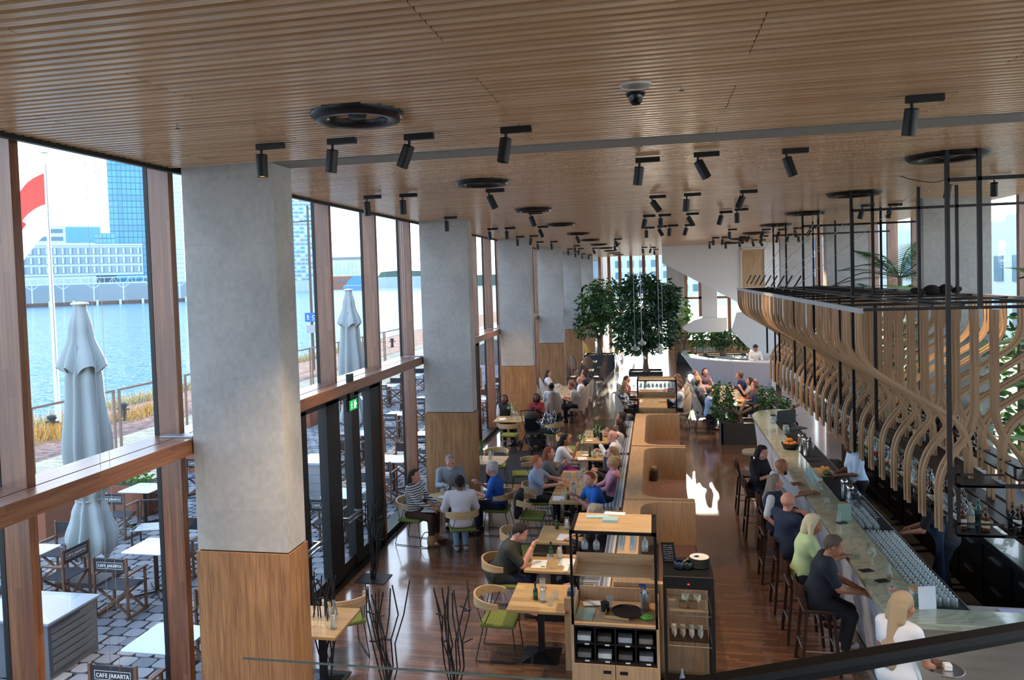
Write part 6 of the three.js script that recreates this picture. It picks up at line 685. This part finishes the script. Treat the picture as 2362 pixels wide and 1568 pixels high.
person('bartender with grey hair in a pale blue shirt working behind the bar', 3.55, -14.9, -R90 + .1, { stand: 1, cell: .018, lean: .2, hp: .35, top: '#b9cbe0', sleeve: .55, legs: '#15171b', hair: { c: '#5a5450' }, skin: 'brown', hands: [[-.1, 1.05, .36], [.1, 1.05, .36]] });
person('bartender in a black shirt bending under the hanging shelves', 3.95, -11.75, -R90 - .5, { stand: 1, cell: .018, lean: .45, hp: .3, top: '#15161a', sleeve: .5, legs: '#1c2430', hair: { c: '#221a16' }, skin: 'tan', hands: [[-.15, .98, .5], [.16, .98, .5]], apron: '#2a3950' });
// ---------------------------------------------------------------- terrace
function folded(prof, folds, amp, y0, y1, n = 26, m = 64, ph = 0, hem = 0) { // closed parasol cloth: radius profile with folds
  const pos = [], idx = []; for (let j = 0; j <= n; j++) { const s = j / n; let k = 0; while (k < prof.length - 2 && s > prof[k + 1][0]) k++; const t = smooth(clamp((s - prof[k][0]) / (prof[k + 1][0] - prof[k][0]))), r = mix(prof[k][1], prof[k + 1][1], t), A = amp * mix(prof[k][2] ?? 1, prof[k + 1][2] ?? 1, t); for (let i = 0; i < m; i++) { const a = i / m * Math.PI * 2, w = Math.cos(folds * a + ph + Math.sin(a * 3 + ph) * 1.1 + s * .7), q = r * (1 + A * (w - .4 * Math.abs(Math.sin(folds * a * .5 + 1)))); pos.push(q * Math.cos(a), mix(y1, y0, s) + (j === n ? hem * w : 0), q * Math.sin(a)); } }
  for (let j = 0; j < n; j++) for (let i = 0; i < m; i++) { const a = j * m + i, b = j * m + (i + 1) % m; idx.push(a, b, b + m, a, b + m, a + m); } const g = new THREE.BufferGeometry(); g.setAttribute('position', new THREE.Float32BufferAttribute(pos, 3)); g.setIndex(idx); g.computeVertexNormals(); return g;
}
const parasol = thing('closed_parasol', 'closed grey green parasol tied up on the terrace nearest the gallery', 'parasol', [-9.3, 0, -11.15]); M.parasol = std('#a3a9a6', .9, { side: THREE.DoubleSide });
mesh('pole', cyl(.04, .04, 4.5, 0, .05, 0, 14), M.alu, parasol); mesh('top_cap', lathe([[.001, 4.62], [.13, 4.6], [.14, 4.57], [.05, 4.55], [.04, 4.5]], 24), M.white, parasol); mesh('foot', box(.8, .07, .8, 0, .035, 0), M.darkGrey, parasol);
mesh('upper_tier', folded([[0, .1, .3], [.4, .17, 1], [1, .34, 1.2]], 7, .16, 3.5, 4.56, 12, 64, 1, .07), M.parasol, parasol);
mesh('canopy_cloth', folded([[0, .2, .6], [.18, .27, 1], [.5, .36, 1.1], [.66, .33, 1], [.74, .2, .8], [.8, .27, 1], [.93, .36, 1.5], [1, .33, 1.6]], 8, .17, .42, 3.9, 40, 80, 2, .12), M.parasol, parasol);
mesh('tie_strap', new THREE.TorusGeometry(.2, .02, 6, 24).rotateX(HPI).translate(0, 1.33, 0), M.parasol, parasol);
dup(parasol, [-9.2, 0, -22.4], 1.4, 'closed grey parasol in the middle of the terrace'); dup(parasol, [-9.1, 0, -33.6], 2.6, 'closed dark green parasol at the far end of the terrace');
const txt = document.createElement('canvas'); txt.width = 256; txt.height = 96; { const x = txt.getContext('2d'); x.fillStyle = '#23272e'; x.fillRect(0, 0, 256, 96); x.fillStyle = '#e8e8e4'; x.font = 'bold 30px sans-serif'; x.textAlign = 'center'; x.textBaseline = 'middle'; x.strokeStyle = '#e8e8e4'; x.lineWidth = 3; x.strokeRect(20, 24, 216, 46); x.fillText('CAFE JAKARTA', 128, 48, 200); }
const txtT = new THREE.CanvasTexture(txt); txtT.colorSpace = THREE.SRGBColorSpace; M.chairText = std('#ffffff', .9, { map: txtT });
const DC = (() => { const t = thing('director_chair', 'folding director chair with dark canvas', 'chair', [0, 0, 0]); for (const s of [-1, 1]) { mesh('arm_rest', box(.05, .025, .46, s * .27, .65, .02, 'z'), M.teak, t); mesh('side_post', [box(.03, .64, .035, s * .27, .33, .2), box(.03, .9, .035, s * .27, .46, -.2)], M.teak, t); mesh('foot_rail', box(.03, .035, .5, s * .27, .03, 0, 'z'), M.teak, t); }
  for (const z of [-.16, .16]) mesh('cross_leg', [bar([-.26, .05, z], [.26, .43, z + .01], .022, .035), bar([.26, .05, z - .02], [-.26, .43, z - .02], .022, .035)], M.teak, t); mesh('seat_canvas', box(.5, .012, .4, 0, .44, 0), M.navyFab, t); mesh('back_canvas', box(.56, .2, .014, 0, .79, -.2), M.navyFab, t); mesh('back_print', new THREE.PlaneGeometry(.5, .19).rotateY(Math.PI).translate(0, .79, -.2085), M.chairText, t); return t; })();
let dcN = 0; function dchair(x, z, a, l, g) { if (!dcN++) { DC.position.set(x, 0, z); DC.rotation.y = a; tag(DC, l, 'chair', g); } else dup(DC, [x, 0, z], a, l, g); }
const TT = (() => { const t = thing('terrace_table', 'white topped terrace table', 'table', [0, 0, 0]); const s = new THREE.Shape(), r = .06, a = .36; s.moveTo(-a + r, -a); s.lineTo(a - r, -a); s.quadraticCurveTo(a, -a, a, -a + r); s.lineTo(a, a - r); s.quadraticCurveTo(a, a, a - r, a); s.lineTo(-a + r, a); s.quadraticCurveTo(-a, a, -a, a - r); s.lineTo(-a, -a + r); s.quadraticCurveTo(-a, -a, -a + r, -a); mesh('table_top', new THREE.ExtrudeGeometry(s, { depth: .014, bevelEnabled: false, curveSegments: 5 }).rotateX(-HPI).translate(0, .73, 0), M.terraTop, t); mesh('column', cyl(.035, .035, .7, 0, .02, 0, 12), M.black, t); mesh('cross_foot', [bar([-.3, .03, -.3], [.3, .03, .3], .05, .03), bar([.3, .03, -.3], [-.3, .03, .3], .05, .03)], M.black, t); return t; })();
let ttN = 0; function ttable(x, z, l, g) { if (!ttN++) { TT.position.set(x, 0, z); tag(TT, l, 'table', g); } else dup(TT, [x, 0, z], 0, l, g); }
ttable(-5.62, -7.86, 'white topped terrace table right under the window beside the first column'); dchair(-5.6, -7.12, Math.PI, 'director chair with printed back closest to the window below the first column'); dchair(-5.62, -8.65, 0, 'director chair facing the table under the window');
ttable(-7.8, -10.72, 'white topped terrace table just beyond the printed director chair'); dchair(-7.85, -9.95, Math.PI, 'director chair whose printed back shows beside the grey chest'); dchair(-7.8, -11.5, 0, 'director chair on the far side of the table by the grey chest');
ttable(-9.75, -10.25, 'white topped terrace table beyond the grey chest under the parasol'); dchair(-9.0, -10.2, -HPI, 'director chair at the table under the parasol'); dchair(-9.75, -9.45, Math.PI, 'director chair between the grey chest and the parasol table'); dchair(-9.8, -11.05, 0, 'director chair behind the parasol table');
for (const z of [-13.9, -16.75, -19.6, -22.6, -25.6, -28.8, -32]) for (const x of [-5.95, -7.8, -10.3]) { if (z === -22.6 && x === -10.3) continue; ttable(x, z, 'white topped terrace table among the rows beyond the glass doors', 'terrace tables in rows'); dchair(x, z + .78, Math.PI, 'director chair in the rows of the terrace with its printed back to the gallery', 'director chairs in rows'); dchair(x, z - .78, 0, 'director chair in the rows of the terrace facing the gallery', 'facing director chairs in rows'); }
{
  const t = thing('storage_chest', 'grey louvred storage chest with a flat top on the terrace', 'chest', [0, 0, 0]), g = std('#5d6469', .6); mesh('chest_body', span(-8.6, -7.4, 0, .7, -8.9, -8.05), g, t); mesh('chest_lid', span(-8.63, -7.36, .7, .735, -8.93, -8.02, 'x', .008), phy({ color: '#8e9aa2', roughness: .3, clearcoat: .3 }), t); for (let i = 0; i < 6; i++) mesh('louvre', span(-7.402, -7.385, .1 + i * .095, .17 + i * .095, -8.84, -8.1), g, t);
  const t2 = thing('storage_chest', 'grey boarded counter chest further along the terrace beyond the doors', 'chest', [0, 0, 0]); mesh('chest_body', span(-9.2, -6.9, 0, 1.0, -15.6, -15.1), M.alu, t2); mesh('chest_lid', span(-9.25, -6.85, 1.0, 1.04, -15.7, -15.0), M.terraTop, t2); for (let i = 0; i < 5; i++) mesh('board', span(-9.2, -6.9, .06 + i * .18, .2 + i * .18, -15.1, -15.07, 'x'), M.alu, t2);
  for (const [x0, x1, z0, z1, l] of [[-12.4, -11.5, -12.6, -13.4, 'rust red steel planter left of the parasol'], [-11.5, -10.6, -14.3, -14.9, 'rust red steel planter right of the parasol'], [-12.4, -11.4, -18, -19, 'rust red steel planter along the quay path'], [-12.4, -11.4, -24, -25, 'rust red steel planter far along the quay path']]) { const o = thing('steel_planter', l, 'planter', [(x0 + x1) / 2, 0, (z0 + z1) / 2]), w = (x1 - x0) / 2, d = (z0 - z1) / 2; mesh('planter_box', span(-w, w, 0, .65, -d, d), M.corten, o); mesh('soil', span(-w + .04, w - .04, .65, .66, -d + .04, d - .04), M.soil, o); foliage(o, [[0, .75, 0, w * .9, .2, d * .9]], 220, .12, M.leafI, LG.concat(MG)); }
  const b = thing('terrace_bench', 'grey slatted bench behind the parasol', 'bench', [-8.7, 0, -12.6], .3); for (let i = 0; i < 8; i++) mesh('slat', box(1.5, .02, .045, 0, .44, -.2 + i * .058, 'x'), M.alu, b); mesh('bench_frame', [tube([[-.72, 0, .2], [-.72, .44, .2], [-.72, .46, -.2], [-.72, .85, -.32]], .018), tube([[.72, 0, .2], [.72, .44, .2], [.72, .46, -.2], [.72, .85, -.32]], .018), rod([-.72, .85, -.32], [.72, .85, -.32], .018), rod([-.72, 0, -.22], [-.72, .44, -.2], .018), rod([.72, 0, -.22], [.72, .44, -.2], .018)], M.darkGrey, b);
  // quay railing in separate frames
  const rl = std('#8a6f5e', .6); for (let i = 0; i < 9; i++) { const z = -17.3 - i * 3.4, o = thing('quay_railing', 'slim brown handrail frame along the quay path', 'railing', [-16.05, 0, z], 0, 'quay handrail frames'); mesh('post', box(.06, 1.75, .06, 0, .875, 0), rl, o); mesh('post', box(.06, 1.75, .06, 0, .875, -3.15), rl, o); mesh('top_rail', box(.08, .06, 3.2, 0, 1.77, -1.575, 'z'), rl, o); }
  for (const [u, v, l] of [[286, 968, 'low iron mooring post right of the parasol'], [122, 1000, 'low iron mooring post left of the parasol'], [748, 868, 'iron mooring post beyond the sign post'], [905, 800, 'iron mooring post near the third parasol']]) { const o = thing('mooring_post', l, 'bollard', G(u, v)); mesh('post_body', lathe([[.001, 0], [.13, 0], [.1, .1], [.1, .45], [.16, .55], [.15, .62], [.001, .65]], 14), M.darkGrey, o); mesh('cross_bar', rod([-.25, .4, 0], [.25, .4, 0], .035), M.darkGrey, o); }
  const fp = G(135, 978), f = thing('flagpole', 'white flagpole with a red and white flag at the quay edge', 'flagpole', fp); mesh('pole', cyl(.1, .045, 9.8, 0, 0, 0, 14), M.white, f); mesh('finial', lathe([[.001, 9.84], [.13, 9.83], [.13, 9.8], [.04, 9.78]], 16), M.white, f); mesh('halyard', [rod([.07, .9, .05], [.06, 9.4, .03], .008, 4)], M.darkGrey, f); mesh('pole_foot', cyl(.3, .25, .08, 0, 0, 0, 14), M.darkGrey, f);
  const flag = (y0, y1, mat, nm) => { const n = 18, pos = [], idx = [], Ln = 2.2; for (let i = 0; i <= n; i++) { const s = i / n, dr = s * s * .9 + s * 1.1; for (let j = 0; j <= 8; j++) { const t = j / 8, y = mix(y0, y1, t); pos.push(-s * Ln * (.75 + .25 * (1 - t)), y - dr * (.5 + .5 * s), Math.sin(s * 7 + t * 2) * .14 * s); } } for (let i = 0; i < n; i++) for (let j = 0; j < 8; j++) { const a = i * 9 + j; idx.push(a, a + 1, a + 10, a, a + 10, a + 9); } const g = new THREE.BufferGeometry(); g.setAttribute('position', new THREE.Float32BufferAttribute(pos, 3)); g.setIndex(idx); g.computeVertexNormals(); mesh(nm, g, mat, f); };
  flag(9.1, 8.0, phy({ color: '#c8433c', roughness: .9, transmission: .35, thickness: 0, side: THREE.DoubleSide }), 'flag_red_half'); flag(8.0, 6.9, phy({ color: '#dfe3ea', roughness: .9, transmission: .35, thickness: 0, side: THREE.DoubleSide }), 'flag_white_half');
  const sp = G(724, 852), s = thing('quay_sign', 'tall pole with a blue life buoy sign on the quay', 'sign', sp); mesh('pole', cyl(.09, .06, 9.2, 0, 0, 0, 12), M.rope, s); mesh('cross_arm', rod([-1.4, 8.3, 0], [.9, 8.35, 0], .03), M.darkGrey, s);
  const c = document.createElement('canvas'); c.width = 128; c.height = 96; const x = c.getContext('2d'); x.fillStyle = '#2d6fb4'; x.fillRect(0, 0, 128, 96); x.strokeStyle = x.fillStyle = '#e6eef6'; x.lineWidth = 6; x.beginPath(); x.arc(30, 24, 7, 0, 7); x.fill(); x.beginPath(); x.moveTo(30, 32); x.lineTo(32, 58); x.lineTo(22, 78); x.moveTo(32, 58); x.lineTo(46, 76); x.moveTo(16, 50); x.lineTo(31, 38); x.lineTo(50, 46); x.stroke(); x.beginPath(); x.arc(96, 42, 16, 0, 7); x.stroke(); x.beginPath(); x.moveTo(76, 78); x.lineTo(118, 78); x.stroke(); const tx = new THREE.CanvasTexture(c); tx.colorSpace = THREE.SRGBColorSpace; mesh('blue_sign', box(.72, .5, .03, 0, 2.95, .1), std('#2d6fb4', .5), s); mesh('sign_print', new THREE.PlaneGeometry(.7, .48).translate(0, 2.95, .117), std('#fff', .5, { map: tx }), s); mesh('grey_box', box(.7, .45, .2, .1, 2.3, .1), M.alu, s);
}
// window cables
for (const [z, l] of [[-5.98, 'pair of thin blind cables before the window left of the first column'], [-14.6, 'pair of thin blind cables before the window by the second column']]) { const t = thing('blind_cable', l, 'cable', [-4.86, 0, z]); mesh('cable', rod([0, 0, 0], [0, 6.0, 0], .0025, 4), M.steel, t); mesh('cable', rod([0, 0, -.12], [0, 6.0, -.12], .0025, 4), M.steel, t); mesh('floor_clip', box(.04, .04, .05, 0, .02, 0), M.darkGrey, t); }
// ---------------------------------------------------------------- things on the indoor tables
{
  const tg = (x, z, l, g, s = 1) => { const m = mesh('drinking_glass', glassUp, M.tumbler); m.position.set(x, TOP + .001, z); m.scale.set(s, s * rr(1, 1.3), s); tag(m, l, 'glass', g); }, wg = (x, z, l, g, c) => { const t = thing('wine_glass', l, 'glass', [x, TOP, z], 0, g); mesh('glass', wineG, M.tumbler, t); if (c) mesh('wine', lathe([[.001, .1], [.03, .125], [.036, .145], [.001, .145]]), phy({ color: c, roughness: .05, transmission: .3, thickness: 0 }), t); };
  const greenB = phy({ color: '#1f3d22', roughness: .1, clearcoat: .5, transmission: .3, thickness: 0 }), gb = (x, z, l) => { const t = thing('sauce_bottle', l, 'bottle', [x, TOP, z]); mesh('bottle_glass', bottleShape(.032, .21, .012, .15), greenB, t); mesh('cap', cyl(.015, .015, .02, 0, .2, 0, 10), M.black, t); mesh('paper_label', cyl(.0328, .0328, .05, 0, .06, 0, 12), std('#3f6b3a', .7), t); }, holder = (x, z, l) => { const t = thing('cutlery_holder', l, 'holder', [x, TOP, z]); mesh('jar', lathe([[.001, 0], [.045, 0], [.05, .12], [.046, .12], [.042, .008], [.001, .008]], 16), M.tumbler, t); mesh('cutlery', Array.from({ length: 7 }, (_, i) => rod([rr(-.02, .02), .01, rr(-.02, .02)], [rr(-.05, .05), .19, rr(-.05, .05)], .004, 4)), M.steel, t); mesh('napkins', box(.05, .13, .03, 0, .09, 0), M.paper, t); };
  const menu = (x, z, a, l) => { const t = thing('menu_sheet', l, 'menu', [x, TOP + .001, z], a); mesh('sheet', box(.21, .003, .3, 0, .002, 0), M.paper, t); mesh('green_print', box(.06, .0008, .05, .06, .0042, .1), std('#4f9a86', .7), t); }, plate = (x, z, l) => { const m = mesh('plate', lathe([[.001, 0], [.05, 0], [.09, .012], [.092, .015], [.05, .005], [.001, .005]], 24), M.white); m.position.set(x, TOP, z); tag(m, l, 'plate'); }, vase = (x, z, l, h = .18) => { const t = thing('flower_vase', l, 'vase', [x, TOP, z]); mesh('vase_glass', lathe([[.001, 0], [.03, 0], [.033, .06], [.014, .1], [.014, h], [.012, h], [.012, .1], [.029, .06], [.001, .006]], 14), M.tumbler, t); mesh('stems', Array.from({ length: 6 }, () => rod([0, .05, 0], [rr(-.1, .1), h + rr(.12, .28), rr(-.1, .1)], .003, 4)), M.leaf[1], t); foliage(t, [[0, h + .18, 0, .1, .13, .1]], 60, .06, M.leafI, LG.concat(['#e8e4da', '#dcd8cc'])); };
  gb(-1.55, -9.45, 'green sauce bottle on the table by the service station'); holder(-1.45, -9.4, 'glass jar of cutlery and napkins on the table by the service station'); tg(-1.3, -9.5, 'empty tumbler on the table by the service station'); tg(-1.52, -9.85, 'tall minty drink at the back of the table by the service station', undefined, 1.1); tg(-1.34, -9.3, 'second tumbler at the front of the table by the service station');
  menu(-1.68, -10.65, .05, 'white menu sheet before the man in the dark shirt'); menu(-1.3, -10.75, -.1, 'white menu sheet at the bench side of the dark shirted man'); gb(-1.55, -10.95, 'green sauce bottle beside the black wallet'); holder(-1.42, -10.9, 'glass jar of cutlery on the dark shirted man table'); tg(-1.38, -10.6, 'water tumbler before the man in the dark shirt'); wg(-1.5, -10.5, 'small wine glass before the man in the dark shirt'); { const m = mesh('black_wallet', box(.2, .02, .12, -1.72, TOP + .01, -11.0), M.black); tag(m, 'black wallet at the edge of the dark shirted man table', 'wallet'); const k = mesh('cutlery_roll', box(.06, .02, .22, -1.28, TOP + .012, -10.5), M.paper); tag(k, 'rolled napkin with cutlery beside the menu', 'napkin'); }
  menu(-1.45, -11.8, -.08, 'white menu sheet on the empty table behind the dark shirted man'); gb(-1.62, -12.2, 'green sauce bottle on the empty table'); holder(-1.46, -12.2, 'glass jar of cutlery on the empty table');
  gb(-1.62, -13.85, 'green sauce bottle at the near end of the long table'); holder(-1.5, -13.85, 'glass jar of cutlery at the near end of the long table'); holder(-1.52, -15.4, 'metal jar of napkins at the far end of the long table'); for (let i = 0; i < 10; i++) tg(rr(-1.8, -1.35), -14 - i * .18, 'tumbler among the drinks on the long table', 'tumblers on the long table'); for (let i = 0; i < 5; i++) wg(rr(-1.75, -1.35), -14.1 - i * .33, 'wine glass among the drinks on the long table', 'wine glasses on the long table', i % 2 ? '#6a1a20' : '#d8c77a'); tg(-1.75, -15.3, 'short amber whisky glass on the long table'); menu(-1.8, -13.9, .1, 'white menu sheet beside the ginger haired man'); plate(-1.4, -13.95, 'white plate before the youth in blue');
  gb(-1.5, -17.2, 'green sauce bottle before the bald man'); holder(-1.4, -17.15, 'glass jar of cutlery before the bald man'); menu(-1.65, -17.0, .2, 'white folded menu before the black haired woman'); vase(-1.7, -17.5, 'small vase with a green sprig before the black haired woman'); plate(-1.6, -17.3, 'dark rimmed plate before the bald man'); tg(-1.3, -17.3, 'tumbler before the bald man');
  for (let i = 0; i < 3; i++) { const t = thing('wine_bottle', ['dark wine bottle tallest on the table with wine bottles', 'dark wine bottle beside the cutlery jar on the wine table', 'dark wine bottle nearest the flowers on the wine table'][i], 'bottle', [-1.55 + i * .09, TOP, -19.3 + i * .2]); mesh('bottle_glass', bottleKinds[4].g, M.black, t); } vase(-1.45, -18.9, 'low vase of white flowers on the wine table', .12); holder(-1.7, -19.3, 'glass jar of napkins on the wine table'); plate(-1.65, -18.85, 'white plate on the wine table'); for (let i = 0; i < 6; i++) tg(rr(-1.6, -1.3), -18.8 - i * .2, 'tumbler on the wine table', 'tumblers on the wine table');
  for (let i = 0; i < 4; i++) wg(-3.72 + .2 * Math.cos(i * 1.6), -13.95 + .2 * Math.sin(i * 1.6), 'wine glass on the cornerwise table of four', 'wine glasses on the cornerwise table'); gb(-3.8, -13.95, 'green sauce bottle on the cornerwise table'); plate(-3.95, -13.75, 'plate with food before the striped woman'); plate(-3.4, -13.75, 'plate before the woman in blue'); { const t = thing('flower_vase', 'small vase with a pink blossom on the cornerwise table', 'vase', [-3.66, TOP, -14.1]); mesh('vase_glass', lathe([[.001, 0], [.025, 0], [.02, .12], [.001, .12]], 12), M.tumbler, t); mesh('blossom', [0, 1, 2, 3, 4].map((i) => new THREE.SphereGeometry(.03, 8, 6).scale(1.2, .6, .6).rotateY(i * 1.25).translate(.03 * Math.cos(i * 1.25), .2, .03 * Math.sin(i * 1.25))), std('#8f3a50', .8), t); const n = mesh('napkin', box(.25, .012, .25, -4.1, .62, -13.4), M.paper); n.rotation.z = 0; tag(n, 'white napkin on the lap of the striped woman', 'napkin'); }
  vase(-3.85, -16.65, 'glass vase with white blossom beside the dark mat', .2); wg(-3.6, -16.6, 'empty wine glass beside the vase by the mat'); holder(-3.7, -16.85, 'glass jar of cutlery beside the vase by the mat');
  vase(-4.1, -21.7, 'tall vase with pale green sprigs on the stroller table', .2); holder(-3.9, -21.6, 'napkin holder on the stroller table'); menu(-4.35, -21.7, .2, 'white menu on the stroller table'); for (let i = 0; i < 4; i++) tg(-4.2 + i * .15, -21.5 - (i % 2) * .3, 'tumbler on the stroller table', 'tumblers on the stroller table');
  for (let i = 0; i < 22; i++) (i % 2 ? wg : tg)(-3.28 + rr(-.3, .3), -25.5 - i * .13, i % 2 ? 'wine glass on the river party table' : 'tumbler on the river party table', i % 2 ? 'wine glasses on the party table' : 'tumblers on the party table');
  for (let i = 0; i < 14; i++) (i % 2 ? wg : tg)(2.2 + rr(-.35, .35), -24.4 - i * .26, i % 2 ? 'wine glass on the sunlit table' : 'tumbler on the sunlit table', i % 2 ? 'wine glasses on the sunlit table' : 'tumblers on the sunlit table'); { const b = thing('bread_basket', 'round woven bread basket on the sunlit table', 'basket', [2.55, TOP, -24.6]); mesh('basket_bowl', lathe([[.001, 0], [.14, 0], [.19, .08], [.18, .08], [.13, .012], [.001, .012]], 24), M.oakEdge, b); }
  for (let i = 0; i < 12; i++) (i % 2 ? wg : tg)(-.15 + rr(-.3, .3), -24.2 - i * .26, i % 2 ? 'wine glass behind the far glass rack' : 'tumbler behind the far glass rack', i % 2 ? 'wine glasses behind the rack' : 'tumblers behind the rack');
  { const t = thing('water_bottle', 'clear swing top bottle on the small table by the doors', 'bottle', [-3.85, TOP, -8.55]); mesh('bottle_glass', bottleShape(.04, .25, .016, .12), M.tumbler, t); } tg(-3.95, -8.65, 'tumbler beside the swing top bottle'); holder(-3.78, -8.35, 'jar of cutlery beside the swing top bottle');
  // coat on a chair, bag on the floor, stroller, tray
  const j = mesh('jacket', sdfMesh([[-2.5, .86, -13.98, .05, -2.5, .86, -13.62, .05], [-2.52, .8, -13.95, .06, -2.55, .42, -13.9, .05], [-2.52, .8, -13.65, .06, -2.55, .45, -13.7, .05], [-2.5, .8, -13.8, .08, -2.54, .5, -13.8, .07]], .014, .05), M.navyFab); tag(j, 'dark navy jacket hung over the back of an empty hoop chair', 'jacket');
  const bp = G(998, 1258), b = thing('hand_bag', 'small tan bucket bag on the floor beside the striped woman', 'bag', bp); mesh('bag_body', lathe([[.001, 0], [.09, 0], [.1, .06], [.085, .17], [.06, .2], [.055, .2], [.001, .17]], 18), std('#a8865c', .8), b); mesh('strap', tube([[.05, .18, 0], [-.12, .25, .05], [-.2, .05, .1], [-.1, .01, .15], [0, .02, .12]], .008, 24), M.walnut, b);
  const st = thing('stroller', 'black folding stroller parked beside the river window table', 'stroller', [-3.35, 0, -21.0], .5); for (const [x, z, r] of [[-.25, .4, .11], [.25, .4, .11], [-.28, -.35, .13], [.28, -.35, .13]]) { mesh('wheel', new THREE.TorusGeometry(r - .02, .022, 8, 22).rotateY(HPI).translate(x, r, z), M.black, st); mesh('wheel_hub', new THREE.CylinderGeometry(.03, .03, .05, 10).rotateZ(HPI).translate(x, r, z), M.darkGrey, st); } mesh('frame', [-1, 1].flatMap((e) => [rod([e * .25, .12, .4], [e * .22, 1.05, -.5], .014), rod([e * .28, .13, -.35], [e * .22, .6, .1], .014)]).concat([rod([-.22, 1.05, -.5], [.22, 1.05, -.5], .016)]), M.black, st); mesh('seat_sling', [box(.38, .03, .4, 0, .5, .05), box(.38, .5, .03, 0, .74, -.2).rotateX(-.0)], M.blackSoft, st); mesh('hood', new THREE.SphereGeometry(.26, 16, 8, 0, Math.PI * 2, 0, HPI).scale(.85, .7, .8).translate(0, .9, -.12), M.blackSoft, st); mesh('basket', box(.4, .15, .45, 0, .27, 0), M.navyFab, st);
  const tp = G(2180, 1545, 1.0), tr = thing('round_tray', 'round steel tray with cups carried at the bar end', 'tray', [tp.x, 1.0, tp.z]); mesh('tray_plate', lathe([[.001, 0], [.15, 0], [.165, .015], [.155, .015], [.145, .005], [.001, .005]], 30), M.steel, tr); for (const [x, z, l] of [[.02, 0, 'white square cup with coffee on the steel tray'], [-.06, -.05, 'brown paper packet on the steel tray']]) { const m = mesh('cup', box(.07, .06, .07, tp.x + x, 1.036, tp.z + z, 'y', .012), x > 0 ? M.white : std('#6a4a36', .8)); tag(m, l, 'cup'); }
}
scene.traverse((o) => { if (o.isMesh) { o.castShadow = true; o.receiveShadow = true; } });
renderer.render(scene, camera);
